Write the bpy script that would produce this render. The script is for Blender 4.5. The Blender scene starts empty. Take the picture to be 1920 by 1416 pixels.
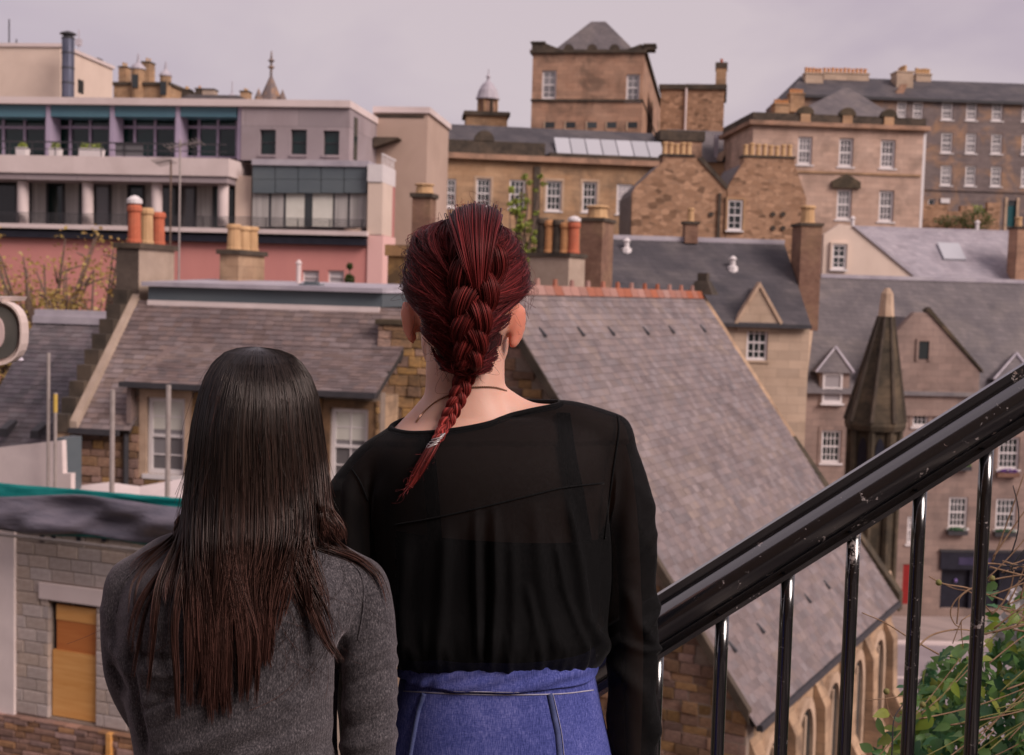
import bpy, bmesh, math, random
import numpy as np
from mathutils import Vector, Matrix
from mathutils.bvhtree import BVHTree

random.seed(7)
R = random.random
def U(a, b): return a + (b - a) * R()
rad = math.radians
scene = bpy.context.scene
col = scene.collection

# ------------------------------------------------------------------ camera
FPX, CX, CY = 2400.0, 960.0, 708.0          # focal length and centre in photograph pixels
CAM = Vector((0, 0, 1.56))
PITCH, ROLL = rad(3.9), 0.028
_F = Vector((0, math.cos(PITCH), -math.sin(PITCH)))
_U0 = Vector((0, math.sin(PITCH), math.cos(PITCH)))
_R0 = Vector((1, 0, 0))
CR = _R0 * math.cos(ROLL) + _U0 * math.sin(ROLL)
CU = _U0 * math.cos(ROLL) - _R0 * math.sin(ROLL)
cam = bpy.data.cameras.new('camera')
cam_o = bpy.data.objects.new('camera', cam)
col.objects.link(cam_o)
cam_o.matrix_world = Matrix(((CR.x, CU.x, -_F.x, CAM.x), (CR.y, CU.y, -_F.y, CAM.y), (CR.z, CU.z, -_F.z, CAM.z), (0, 0, 0, 1)))
cam.sensor_width = 36
cam.lens = FPX / 1920 * 36
cam.clip_end = 6000
cam.clip_start = 0.05
cam.dof.use_dof = True
cam.dof.focus_distance = 1.9
cam.dof.aperture_fstop = 9.5
scene.camera = cam_o

# ------------------------------------------------------------------ sky and sun
SUN_EL, SUN_AZ = rad(36), rad(128)          # azimuth clockwise from +Y (view direction)
world = bpy.data.worlds.new('World')
scene.world = world
world.use_nodes = True
wn = world.node_tree
wn.nodes.clear()
w_out = wn.nodes.new('ShaderNodeOutputWorld')
w_sky = wn.nodes.new('ShaderNodeTexSky')
w_sky.sky_type = 'NISHITA'
w_sky.sun_disc = False
w_sky.sun_elevation = SUN_EL
w_sky.sun_rotation = SUN_AZ
w_b1 = wn.nodes.new('ShaderNodeBackground')
w_b1.inputs['Strength'].default_value = 0.06
w_b2 = wn.nodes.new('ShaderNodeBackground')     # the overcast cloud layer
w_b2.inputs['Strength'].default_value = 0.445
w_mix = wn.nodes.new('ShaderNodeMixShader')
w_mix.inputs[0].default_value = 0.9
w_tc = wn.nodes.new('ShaderNodeTexCoord')
w_map = wn.nodes.new('ShaderNodeMapping')
w_map.inputs['Scale'].default_value = (1, 1, 2.6)
w_no = wn.nodes.new('ShaderNodeTexNoise')
w_no.inputs['Scale'].default_value = 3.0
w_no.inputs['Detail'].default_value = 4
w_no.inputs['Distortion'].default_value = 0.5
w_cr = wn.nodes.new('ShaderNodeValToRGB')
w_cr.color_ramp.elements[0].position = 0.36
w_cr.color_ramp.elements[0].color = (0.85, 0.70, 0.805, 1)
w_cr.color_ramp.elements[1].position = 0.6
w_cr.color_ramp.elements[1].color = (1.04, 0.872, 0.922, 1)
L = wn.links.new
L(w_tc.outputs['Generated'], w_map.inputs['Vector'])
L(w_map.outputs[0], w_no.inputs['Vector'])
L(w_no.outputs[0], w_cr.inputs[0])
L(w_cr.outputs[0], w_b2.inputs['Color'])
L(w_sky.outputs[0], w_b1.inputs['Color'])
L(w_b1.outputs[0], w_mix.inputs[1])
L(w_b2.outputs[0], w_mix.inputs[2])
L(w_mix.outputs[0], w_out.inputs['Surface'])
sun = bpy.data.lights.new('sun', 'SUN')
sun.energy = 2.5
sun.angle = rad(32)
sun.color = (1.0, 0.85, 0.79)
sun_o = bpy.data.objects.new('sun', sun)
col.objects.link(sun_o)
sd = Vector((math.sin(SUN_AZ) * math.cos(SUN_EL), math.cos(SUN_AZ) * math.cos(SUN_EL), math.sin(SUN_EL)))
sun_o.rotation_euler = (-sd).to_track_quat('-Z', 'Y').to_euler()
sun_o.location = (0, -20, 40)
scene.view_settings.view_transform = 'Standard'
scene.view_settings.look = 'None'
scene.view_settings.gamma = 1
scene.view_settings.exposure = 0.52
scene.cycles.max_bounces = 6
scene.cycles.transparent_max_bounces = 12

# ------------------------------------------------------------------ helpers
def ray(px, py):
    return _F + CR * ((px - CX) / FPX) + CU * ((CY - py) / FPX)
def P(px, py, Y):
    d = ray(px, py)
    return CAM + d * ((Y - CAM.y) / d.y)
def proj(p):
    d = Vector(p) - CAM
    w = d.dot(_F)
    return CX + FPX * d.dot(CR) / w, CY - FPX * d.dot(CU) / w

class MB:
    """collects faces for one mesh object"""
    def __init__(s): s.v, s.f, s.at = [], [], []
    def add(s, vs, fs, a=None):
        n = len(s.v)
        s.v += [tuple(v) for v in vs]
        s.f += [tuple(i + n for i in f) for f in fs]
        if a is not None: s.at += [a] * len(vs)
        return s
    def box(s, x0, x1, y0, y1, z0, z1):
        return s.add([(x0, y0, z0), (x1, y0, z0), (x1, y1, z0), (x0, y1, z0), (x0, y0, z1), (x1, y0, z1), (x1, y1, z1), (x0, y1, z1)],
                     [(0, 3, 2, 1), (4, 5, 6, 7), (0, 1, 5, 4), (1, 2, 6, 5), (2, 3, 7, 6), (3, 0, 4, 7)])
    def prism(s, poly, y0, y1):
        """poly of (x, z), counter-clockwise seen from -y, pushed from y0 to y1"""
        n = len(poly)
        vs = [(x, y0, z) for x, z in poly] + [(x, y1, z) for x, z in poly]
        fs = [tuple(range(n)), tuple(range(2 * n - 1, n - 1, -1))]
        for i in range(n):
            j = (i + 1) % n
            fs.append((j, i, i + n, j + n))
        return s.add(vs, fs)
    def hexa(s, q0, q1):
        """two quads (lists of 4 points), joined"""
        return s.add(list(q0) + list(q1), [(3, 2, 1, 0), (4, 5, 6, 7), (0, 1, 5, 4), (1, 2, 6, 5), (2, 3, 7, 6), (3, 0, 4, 7)])
    def lathe(s, prof, c=(0, 0, 0), n=14, sx=1, sy=1, cap=True):
        vs, fs = [], []
        for r, z in prof:
            for k in range(n):
                a = 2 * math.pi * k / n
                vs.append((c[0] + r * math.cos(a) * sx, c[1] + r * math.sin(a) * sy, c[2] + z))
        for i in range(len(prof) - 1):
            for k in range(n):
                fs.append((i * n + k, i * n + (k + 1) % n, (i + 1) * n + (k + 1) % n, (i + 1) * n + k))
        if cap:
            fs.append(tuple(range(n - 1, -1, -1)))
            m = (len(prof) - 1) * n
            fs.append(tuple(range(m, m + n)))
        return s.add(vs, fs)
    def tube(s, pts, r, n=6, cap=True, a=None):
        pts = [Vector(p) for p in pts]
        m = len(pts)
        rr = r if isinstance(r, (list, tuple)) else [r] * m
        vs, fs = [], []
        t0 = (pts[1] - pts[0]).normalized()
        ref = Vector((0, 0, 1)) if abs(t0.z) < .9 else Vector((1, 0, 0))
        nrm = t0.cross(ref).normalized()
        for i in range(m):
            t = (pts[min(i + 1, m - 1)] - pts[max(i - 1, 0)])
            t = t.normalized() if t.length > 1e-9 else t0
            nrm = (nrm - t * nrm.dot(t))
            nrm = nrm.normalized() if nrm.length > 1e-6 else t.orthogonal().normalized()
            b = t.cross(nrm)
            for k in range(n):
                an = 2 * math.pi * k / n
                vs.append(pts[i] + (nrm * math.cos(an) + b * math.sin(an)) * rr[i])
        for i in range(m - 1):
            for k in range(n):
                fs.append((i * n + k, i * n + (k + 1) % n, (i + 1) * n + (k + 1) % n, (i + 1) * n + k))
        if cap:
            fs.append(tuple(range(n - 1, -1, -1)))
            fs.append(tuple(range((m - 1) * n, m * n)))
        return s.add(vs, fs, a)
    def loft(s, rings, cap=True):
        n = len(rings[0]); vs = []; fs = []
        for r in rings: vs += r
        for i in range(len(rings) - 1):
            for k in range(n):
                fs.append((i * n + k, i * n + (k + 1) % n, (i + 1) * n + (k + 1) % n, (i + 1) * n + k))
        if cap:
            fs.append(tuple(range(n - 1, -1, -1)))
            m = (len(rings) - 1) * n
            fs.append(tuple(range(m, m + n)))
        return s.add(vs, fs)
    def mesh(s, name, mt, smooth=False):
        me = bpy.data.meshes.new(name)
        me.from_pydata(s.v, [], s.f)
        if mt is not None: me.materials.append(M[mt] if isinstance(mt, str) else mt)
        if smooth:
            me.polygons.foreach_set('use_smooth', [True] * len(me.polygons))
        if s.at and len(s.at) == len(s.v):
            a = me.attributes.new('rnd', 'FLOAT', 'POINT')
            a.data.foreach_set('value', s.at)
        me.update()
        return me
    def build(s, name, mt, parent=None, smooth=False, kind=None):
        return link(name, s.mesh(name, mt, smooth), parent, kind)

def link(name, me, parent=None, kind=None):
    o = bpy.data.objects.new(name, me)
    col.objects.link(o)
    if parent is not None: o.parent = parent
    if kind: o['kind'] = kind
    return o
def tag(o, label, cat, group=None):
    o['label'] = label; o['category'] = cat
    if group: o['group'] = group
    return o
def thing(name, label, cat, loc=(0, 0, 0), yaw=0, group=None):
    o = bpy.data.objects.new(name, None)
    col.objects.link(o)
    o.location = loc
    o.rotation_euler = (0, 0, yaw)
    o.empty_display_size = .2
    return tag(o, label, cat, group)

class Fac:
    """an upright plane through pixel column px at depth Y, turned by yaw: the local frame of a building (x along, y into, z up)"""
    def __init__(s, px, Y, yaw_deg, ground):
        s.yaw = rad(yaw_deg)
        o = P(px, 560, Y)
        s.o = Vector((o.x, o.y, ground))
        s.u = Vector((math.cos(s.yaw), math.sin(s.yaw), 0))
        s.w = Vector((-math.sin(s.yaw), math.cos(s.yaw), 0))
    def uz(s, px, py, v=0.0):
        d = ray(px, py)
        p0 = s.o + s.w * v
        t = (p0 - CAM).dot(s.w) / d.dot(s.w)
        q = CAM + d * t - s.o
        return q.dot(s.u), q.z
    def rect(s, r, v=0.0):
        x0, y0, x1, y1 = r
        cx, cy = (x0 + x1) / 2, (y0 + y1) / 2
        return s.uz(x0, cy, v)[0], s.uz(x1, cy, v)[0], s.uz(cx, y1, v)[1], s.uz(cx, y0, v)[1]
    def on_side(s, px, py, u):
        """point on the plane x=u seen at that pixel -> (v, z)"""
        d = ray(px, py)
        p0 = s.o + s.u * u
        t = (p0 - CAM).dot(s.u) / d.dot(s.u)
        q = CAM + d * t - s.o
        return q.dot(s.w), q.z
    def world(s, u, v, z):
        return s.o + s.u * u + s.w * v + Vector((0, 0, z))
    def root(s, name, label, cat, group=None):
        return thing(name, label, cat, s.o, s.yaw, group)

def wall(f, root, r, holes, mt, v=0.0, t=0.3, name='wall', down=None, back=None):
    """a wall with real openings: r and holes are pixel rectangles; down: bottom at that local z; back: solid depth behind"""
    u0, u1, z0, z1 = f.rect(r, v)
    if down is not None: z0 = down
    hs = [f.rect(h, v) for h in holes]
    us = sorted(set([u0, u1] + [x for h in hs for x in h[:2] if u0 < x < u1]))
    zs = sorted(set([z0, z1] + [x for h in hs for x in h[2:] if z0 < x < z1]))
    m = MB()
    for i in range(len(us) - 1):
        for j in range(len(zs) - 1):
            cu, cz = (us[i] + us[i + 1]) / 2, (zs[j] + zs[j + 1]) / 2
            if any(h[0] < cu < h[1] and h[2] < cz < h[3] for h in hs): continue
            m.add([(us[i], v, zs[j]), (us[i + 1], v, zs[j]), (us[i + 1], v, zs[j + 1]), (us[i], v, zs[j + 1])], [(0, 1, 2, 3)])
    for a, b, c, d in hs:
        q = [(a, c), (b, c), (b, d), (a, d)]
        for k in range(4):
            (x, z), (X, Z) = q[k], q[(k + 1) % 4]
            m.add([(x, v, z), (X, v, Z), (X, v + t, Z), (x, v + t, z)], [(0, 3, 2, 1)])
    B = back or t
    # sides, top, back
    m.add([(u0, v, z0), (u1, v, z0), (u1, v, z1), (u0, v, z1), (u0, v + B, z0), (u1, v + B, z0), (u1, v + B, z1), (u0, v + B, z1)],
          [(5, 4, 7, 6), (0, 3, 7, 4), (1, 5, 6, 2), (3, 2, 6, 7)])
    return m.build(name, mt, root), (u0, u1, z0, z1)

def pbox(f, root, name, mt, r, v0, v1, pre=None):
    u0, u1, z0, z1 = f.rect(r, v0)
    return MB().box(u0, u1, v0, v1, z0, z1).build(name, mt, root)

def window(f, root, r, v=0.0, cols=3, rows=4, fw=.07, mt='white_paint', glass='glass', bw=.022, recess=.12, surround=None, sill=True, panes=False, blind=None):
    """sash window in an opening: frame with sill and glazing bars, panes behind"""
    u0, u1, z0, z1 = f.rect(r, v)
    g = v + recess
    m = MB()
    m.box(u0, u0 + fw, g - .05, g + .06, z0, z1).box(u1 - fw, u1, g - .05, g + .06, z0, z1)
    m.box(u0 + fw, u1 - fw, g - .05, g + .06, z1 - fw, z1).box(u0 + fw, u1 - fw, g - .05, g + .06, z0, z0 + fw * 1.2)
    zm = (z0 + z1) / 2
    m.box(u0 + fw, u1 - fw, g - .04, g + .05, zm - fw * .38, zm + fw * .38)
    for i in range(1, cols):
        x = u0 + fw + (u1 - u0 - 2 * fw) * i / cols
        m.box(x - bw / 2, x + bw / 2, g - .02, g + .03, z0 + fw * 1.2, z1 - fw)
    for j in range(1, rows):
        if abs(j - rows / 2) < .01: continue
        z = z0 + (z1 - z0) * j / rows
        m.box(u0 + fw, u1 - fw, g - .017, g + .027, z - bw / 2, z + bw / 2)
    w = m.build('window', mt, root)
    if sill:
        MB().box(u0 - fw * .9, u1 + fw * .9, v - .07, v + recess - .051, z0 - .1, z0 - .003).build('sill', sill if isinstance(sill, str) else mt, w)
    if panes:
        for i in range(cols):
            for j in range(rows):
                xa = u0 + fw + (u1 - u0 - 2 * fw) * i / cols; xb = u0 + fw + (u1 - u0 - 2 * fw) * (i + 1) / cols
                za = z0 + (z1 - z0) * j / rows; zb = z0 + (z1 - z0) * (j + 1) / rows
                MB().box(xa + .004, xb - .004, g + .005, g + .012, za + .006, zb - .006).build('pane', glass, w)
    else:
        MB().box(u0 + fw * .5, u1 - fw * .5, g + .01, g + .02, z0 + fw * .5, zm).build('pane', glass, w)
        MB().box(u0 + fw * .5, u1 - fw * .5, g + .005, g + .016, zm + .002, z1 - fw * .5).build('pane', glass, w)
    if blind:
        MB().box(u0 + fw * .6, u1 - fw * .6, g - .006, g + .002, z1 - (z1 - z0) * blind, z1 - fw * .6).build('blind', 'blind', w)
    if surround:
        s = MB(); k = .17
        s.box(u0 - k, u0 - .002, v - .035, v + .02, z0 - .1, z1 + k).box(u1 + .002, u1 + k, v - .035, v + .02, z0 - .1, z1 + k)
        s.box(u0 - .002, u1 + .002, v - .035, v + .02, z1 + .002, z1 + k)
        s.build('surround', surround, w)
    return w

_shared = {}
def chamfer_box(key, c=.12, jitter=0.0):
    """unit box (-.5...5) with a bevelled front (-y) face, shared between alike pieces"""
    if key in _shared: return _shared[key]
    rs = random.Random(hash(key) % 1000)
    j = lambda: rs.uniform(-jitter, jitter)
    vs = []
    for x, z in ((-.5, -.5), (.5, -.5), (.5, .5), (-.5, .5)): vs.append((x, .5, z))
    for x, z in ((-.5, -.5), (.5, -.5), (.5, .5), (-.5, .5)): vs.append((x + j() * .4, -.5 + c * 1.2, z + j() * .5))
    for x, z in ((-.5, -.5), (.5, -.5), (.5, .5), (-.5, .5)): vs.append((x * (1 - c) + j(), -.5 + j() * .5, z * (1 - 2 * c) + j()))
    fs = [(3, 2, 1, 0)[::-1]]
    for o in (0, 4):
        for i in range(4):
            k = (i + 1) % 4
            fs.append((o + i, o + k, o + k + 4, o + i + 4)[::-1])
    fs.append((8, 9, 10, 11))
    me = bpy.data.meshes.new(key)
    me.from_pydata(vs, [], fs)
    bm = bmesh.new(); bm.from_mesh(me); bmesh.ops.recalc_face_normals(bm, faces=bm.faces); bm.to_mesh(me); bm.free()
    _shared[key] = me
    return me

def masonry(parent, mt, u0, u1, z0, z1, v, ch, lw, inside=None, vis=None, holes=(), depth=.1, name='stone', gap=.012, jit=.035, proud=.02, limit=300, out=True):
    """single stones laid in courses on a wall plane y=v, each an object sharing one of a few meshes"""
    keys = []
    for k in range(5):
        key = '%s_%s_%d' % (name, mt, k)
        me = chamfer_box(key, .07, jit)
        if not me.materials: me.materials.append(M[mt])
        keys.append(me)
    z = z0; n = 0
    rest = MB()
    while z < z1 - .02:
        h = min(U(*ch), z1 - z)
        x = u0 - U(0, lw[0])
        while x < u1:
            l = U(*lw) * (1.0 if h > ch[0] * 1.2 else 1.15)
            a, b = max(x, u0), min(x + l, u1)
            x += l
            segs = [(a, b, z, z + h)]
            for q in holes:            # cut the piece back at openings
                new = []
                for sa, sb, za, zb in segs:
                    if sb <= q[0] or sa >= q[1] or zb <= q[2] + .004 or za >= q[3] - .004: new.append((sa, sb, za, zb)); continue
                    if sa < q[0]: new.append((sa, q[0], za, zb))
                    if sb > q[1]: new.append((q[1], sb, za, zb))
                    ma, mb = max(sa, q[0]), min(sb, q[1])
                    if za < q[2]: new.append((ma, mb, za, q[2]))
                    if zb > q[3]: new.append((ma, mb, q[3], zb))
                segs = new
            for a, b, za, zb in segs:
                if b - a < .05 or zb - za < .04: continue
                c = ((a + b) / 2, (za + zb) / 2)
                if inside and not inside(c[0], c[1], (b - a) / 2, (zb - za) / 2): continue
                p = U(0, proud)
                if n < limit and (vis is None or vis(c[0], c[1])):
                    o = link(name, random.choice(keys), parent)
                    o.location = (c[0], v + depth / 2 - p, c[1])
                    o.scale = (b - a - gap, depth, zb - za - gap)
                    n += 1
                else:
                    rest.box(a + gap / 2, b - gap / 2, v - p, v + depth, za + gap / 2, zb - gap / 2)
        z += h
    if rest.v: rest.build(name + 'work', mt, parent, kind='stuff')

def chimney(f, root, r, v0, v1, mt, pots, pot_mt='pot_yellow', cap_mt='stone_dark', pot_h=.55, pot_r=.13, name='chimney', capped=(), cap_h=.14, pmts=None):
    """stack with cope and a row of pots; r is the pixel rectangle of the stack's front without pots"""
    u0, u1, z0, z1 = f.rect(r, v0)
    st = MB().box(u0, u1, v0, v1, z0, z1 - cap_h).box(u0 + .05, u1 - .05, v0 + .05, v1 - .05, z1 - cap_h, z1 - .01).build(name, mt, root)
    MB().box(u0 - .07, u1 + .07, v0 - .07, v1 + .07, z1 - cap_h + .004, z1).build('cope', cap_mt, st)
    long_u = (u1 - u0) >= (v1 - v0)
    for i in range(pots):
        q = (i + .5) / pots
        c = (u0 + (u1 - u0) * q, (v0 + v1) / 2, z1 + .002) if long_u else ((u0 + u1) / 2, v0 + (v1 - v0) * q, z1 + .002)
        h = pot_h * U(.9, 1.08); pr = pot_r
        pm = pmts[i] if pmts else pot_mt
        m = MB().lathe([(pr * 1.12, 0), (pr * 1.12, h * .07), (pr, h * .1), (pr * .9, h * .8), (pr * 1.12, h * .84), (pr * 1.12, h * .93), (pr * .95, h), (pr * .7, h), (pr * .7, h * .6)], c, 12, cap=False)
        po = m.build('pot', pm, st, smooth=False)
        if i in capped:
            MB().lathe([(pr * .4, h), (pr * 1.15, h * 1.0 + .03), (pr * 1.15, h + .12), (pr * .5, h + .2), (.01, h + .22)], c, 12).build('pot_cap', 'white_paint', st)
    return st

# ------------------------------------------------------------------ materials
M = {}
def nodes_for(name):
    m = bpy.data.materials.new(name)
    m.use_nodes = True
    nt = m.node_tree
    b = nt.nodes['Principled BSDF']
    M[name] = m
    return m, nt, b, nt.nodes, nt.links.new
def ramp(n, stops):
    r = n.new('ShaderNodeValToRGB')
    e = r.color_ramp.elements
    while len(e) < len(stops): e.new(.5)
    for k, (p, c) in enumerate(stops):
        e[k].position = p
        e[k].color = (c[0], c[1], c[2], 1)
    return r
def mathn(n, l, op, a, b=None):
    q = n.new('ShaderNodeMath'); q.operation = op
    for i, x in enumerate((a, b)):
        if x is None: continue
        if isinstance(x, (int, float)): q.inputs[i].default_value = x
        else: l(x, q.inputs[i])
    return q.outputs[0]
def mixc(n, l, fac, a, b, mode='MIX'):
    q = n.new('ShaderNodeMix'); q.data_type = 'RGBA'; q.blend_type = mode
    for i, x in ((0, fac), (6, a), (7, b)):
        if isinstance(x, (int, float)): q.inputs[i].default_value = x
        elif isinstance(x, tuple): q.inputs[i].default_value = (*x, 1)
        else: l(x, q.inputs[i])
    return q.outputs[2]
def noise(n, l, vec, scale, detail=4, rough=.55, dist=0):
    t = n.new('ShaderNodeTexNoise')
    t.inputs['Scale'].default_value = scale
    t.inputs['Detail'].default_value = detail
    t.inputs['Roughness'].default_value = rough
    t.inputs['Distortion'].default_value = dist
    if vec is not None: l(vec, t.inputs['Vector'])
    return t.outputs[0]
def mat(name, c1, c2, rough=.85, scale=3.0, stretch=(1, 1, 1), bump=.25, bscale=None, per=0.0, stain=None, stain_amt=.5, stain_scale=.7, course=None, spec=.3, joint=None, voro=None, bdist=.02, perhue=0.0, metallic=0):
    m, nt, b, n, l = nodes_for(name)
    tc = n.new('ShaderNodeTexCoord')
    mp = n.new('ShaderNodeMapping'); mp.inputs['Scale'].default_value = stretch
    l(tc.outputs['Object'], mp.inputs['Vector'])
    v = mp.outputs[0]
    fac = noise(n, l, v, scale, 6, .62, .3)
    r = ramp(n, [(.3, c1), (.7, c2)])
    l(fac, r.inputs[0])
    c = r.outputs[0]
    height = noise(n, l, v, bscale or scale * 5, 5, .65)
    if stain is not None:
        s = noise(n, l, v, stain_scale, 5, .6, .6)
        sr = ramp(n, [(.47, (0, 0, 0)), (.64, (1, 1, 1))])
        l(s, sr.inputs[0])
        c = mixc(n, l, mathn(n, l, 'MULTIPLY', sr.outputs[0], stain_amt), c, stain)
    if course or voro:
        sx = n.new('ShaderNodeSeparateXYZ'); l(tc.outputs['Object'], sx.inputs[0])
        cb = n.new('ShaderNodeCombineXYZ')
        l(mathn(n, l, 'ADD', sx.outputs[0], sx.outputs[1]), cb.inputs[0])
        l(sx.outputs[2], cb.inputs[1])
        if voro:
            mv = n.new('ShaderNodeMapping'); mv.inputs['Scale'].default_value = (1, voro[1], 1)
            l(cb.outputs[0], mv.inputs['Vector'])
            vo = n.new('ShaderNodeTexVoronoi'); vo.inputs['Scale'].default_value = voro[0]
            l(mv.outputs[0], vo.inputs['Vector'])
            sc = n.new('ShaderNodeSeparateColor'); l(vo.outputs['Color'], sc.inputs[0])
            rr = ramp(n, [(0, tuple(x * .35 for x in c1)), (.15, c1), (.8, c2), (1, tuple(min(1, x * 1.25) for x in c2))])
            l(sc.outputs[0], rr.inputs[0])
            c = mixc(n, l, .75, c, rr.outputs[0])
            vd = n.new('ShaderNodeTexVoronoi'); vd.feature = 'DISTANCE_TO_EDGE'; vd.inputs['Scale'].default_value = voro[0]
            l(mv.outputs[0], vd.inputs['Vector'])
            ed = mathn(n, l, 'LESS_THAN', vd.outputs['Distance'], .05)
            c = mixc(n, l, mathn(n, l, 'MULTIPLY', ed, .6), c, joint or tuple(x * .5 for x in c1))
        else:
            bt = n.new('ShaderNodeTexBrick')
            bt.inputs['Scale'].default_value = 1
            bt.inputs['Brick Width'].default_value = course[0]
            bt.inputs['Row Height'].default_value = course[1]
            bt.inputs['Mortar Size'].default_value = course[2] if len(course) > 2 else .012
            bt.inputs['Mortar Smooth'].default_value = .3
            bt.inputs['Color1'].default_value = (.8, .8, .8, 1); bt.inputs['Color2'].default_value = (1.1, 1.08, 1.06, 1)
            bt.inputs['Mortar'].default_value = (.6, .6, .6, 1)
            l(cb.outputs[0], bt.inputs['Vector'])
            c = mixc(n, l, .75, c, mixc(n, l, 1.0, c, bt.outputs['Color'], 'MULTIPLY'))
            height = mathn(n, l, 'SUBTRACT', mathn(n, l, 'MULTIPLY', height, .5), bt.outputs['Fac'])
    if per:
        oi = n.new('ShaderNodeObjectInfo')
        at = n.new('ShaderNodeAttribute'); at.attribute_name = 'rnd'
        f = mathn(n, l, 'FRACT', mathn(n, l, 'ADD', oi.outputs['Random'], at.outputs['Fac']))
        hs = n.new('ShaderNodeHueSaturation')
        l(c, hs.inputs['Color'])
        l(mathn(n, l, 'ADD', mathn(n, l, 'MULTIPLY', f, 2 * per), 1 - per), hs.inputs['Value'])
        f2 = mathn(n, l, 'FRACT', mathn(n, l, 'MULTIPLY', f, 7.31))
        if perhue:
            l(mathn(n, l, 'ADD', mathn(n, l, 'MULTIPLY', f2, 2 * perhue), .5 - perhue), hs.inputs['Hue'])
        l(mathn(n, l, 'ADD', mathn(n, l, 'MULTIPLY', f2, .5), .7), hs.inputs['Saturation'])
        c = hs.outputs[0]
    l(c, b.inputs['Base Color'])
    b.inputs['Roughness'].default_value = rough
    b.inputs['Specular IOR Level'].default_value = spec
    b.inputs['Metallic'].default_value = metallic
    if bump:
        bp = n.new('ShaderNodeBump'); bp.inputs['Strength'].default_value = bump; bp.inputs['Distance'].default_value = bdist
        l(height, bp.inputs['Height']); l(bp.outputs[0], b.inputs['Normal'])
    return m

TAN = (.34, .20, .11); TAN2 = (.47, .305, .185)
mat('stone_tan', TAN, TAN2, scale=.8, course=(1.1, .38), stain=(.11, .08, .06), stain_amt=.55, stain_scale=.45)
mat('stone_rubble', (.26, .145, .085), (.40, .24, .15), scale=1.5, voro=(2.3, 1.7), stain=(.13, .085, .06), stain_amt=.35, stain_scale=.5, joint=(.24, .15, .1))
mat('stone_pink', (.34, .19, .125), (.45, .28, .195), scale=.6, course=(.9, .36), stain=(.10, .072, .055), stain_amt=.6, stain_scale=.5)
mat('stone_pale', (.43, .29, .225), (.53, .375, .30), scale=.6, course=(.9, .36), stain=(.22, .155, .12), stain_amt=.55, stain_scale=.5)
mat('stone_grey', (.14, .11, .11), (.21, .165, .155), scale=.7, course=(.8, .33), stain=(.40, .23, .13), stain_amt=.75, stain_scale=.42)
mat('stone_tenement', (.235, .165, .14), (.33, .24, .205), scale=.6, course=(.7, .32), stain=(.14, .105, .095), stain_amt=.5, stain_scale=.5)
mat('stone_cream', (.41, .30, .22), (.51, .385, .29), scale=.5, course=(1.0, .4), stain=(.3, .22, .15), stain_amt=.3)
mat('stone_dark', (.035, .028, .022), (.085, .065, .05), scale=2, stain=(.14, .10, .07), stain_amt=.4)
mat('stone_moss', (.032, .026, .018), (.085, .064, .042), scale=2.2, stain=(.17, .12, .075), stain_amt=.5, stain_scale=.9, course=(.7, .42), bump=.4)
mat('stone_church', (.30, .19, .12), (.48, .33, .215), scale=1.2, course=(.6, .28), stain=(.11, .08, .06), stain_amt=.6, stain_scale=.8)
mat('stone_dressed', (.42, .29, .2), (.53, .385, .28), scale=2, stain=(.2, .135, .095), stain_amt=.6)
mat('rubble_piece', (.17, .095, .06), (.36, .21, .13), scale=2.5, per=.42, perhue=.02, stain=(.06, .045, .035), stain_amt=.5, stain_scale=3)
mat('rubble_gold', (.22, .125, .075), (.38, .225, .125), scale=2.5, per=.42, perhue=.015, stain=(.085, .06, .045), stain_amt=.75, stain_scale=2)
mat('mortar', (.20, .15, .12), (.28, .22, .18), scale=6)
mat('block_piece', (.36, .29, .255), (.47, .385, .345), scale=2.2, per=.12, perhue=.01, stain=(.28, .21, .18), stain_amt=.5, stain_scale=1.7, bscale=40)
mat('brick_piece', (.24, .125, .09), (.35, .20, .14), scale=2, per=.3, perhue=.015, stain=(.1, .07, .05), stain_amt=.4)
mat('brick_brown', (.16, .085, .06), (.26, .15, .105), scale=2, course=(.24, .085, .01), stain=(.4, .27, .15), stain_amt=.25)
mat('harling', (.36, .27, .21), (.44, .34, .27), scale=3, bump=.5, bscale=30, stain=(.25, .19, .15), stain_amt=.4)
mat('harling_shaded', (.075, .055, .045), (.13, .10, .08), scale=3, bump=.5, stain=(.04, .03, .026), stain_amt=.5)  # shaded copy of harling, for the chimney face away from the light
mat('cream_render', (.62, .49, .41), (.68, .54, .45), scale=.4, bump=.05, stain=(.5, .38, .31), stain_amt=.25)
mat('beige_render', (.42, .30, .245), (.48, .35, .28), scale=.3, bump=.05, stain=(.34, .24, .19), stain_amt=.4, stain_scale=.25)
mat('pale_concrete', (.60, .50, .48), (.68, .57, .55), scale=.5, bump=.08, stain=(.45, .36, .34), stain_amt=.4, stain_scale=.35)
mat('grey_panel', (.30, .25, .265), (.36, .30, .31), scale=.4, bump=.04, course=(2.4, 3.2, .02), stain=(.24, .19, .2), stain_amt=.5, stain_scale=.4)
mat('lilac_metal', (.33, .27, .37), (.40, .33, .43), rough=.5, scale=1, bump=0)
mat('pink_render', (.52, .215, .19), (.58, .25, .22), scale=.5, bump=.05, stretch=(1, 1, .35), stain=(.52, .22, .2), stain_amt=.5, stain_scale=.6)
mat('pink_pale', (.70, .42, .39), (.74, .46, .42), scale=.5, bump=.05)
mat('rose_render', (.40, .16, .15), (.47, .2, .18), scale=.5, bump=.05)
mat('teal_panel', (.08, .175, .225), (.10, .205, .25), rough=.35, scale=.5, bump=0)
mat('bluegrey_panel', (.085, .105, .12), (.12, .14, .15), rough=.3, scale=.4, bump=0, stretch=(1, 1, 3))
mat('curtain', (.26, .245, .23), (.46, .43, .41), rough=.5, scale=2.2, stretch=(3, 3, .08), bump=.3)
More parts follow.
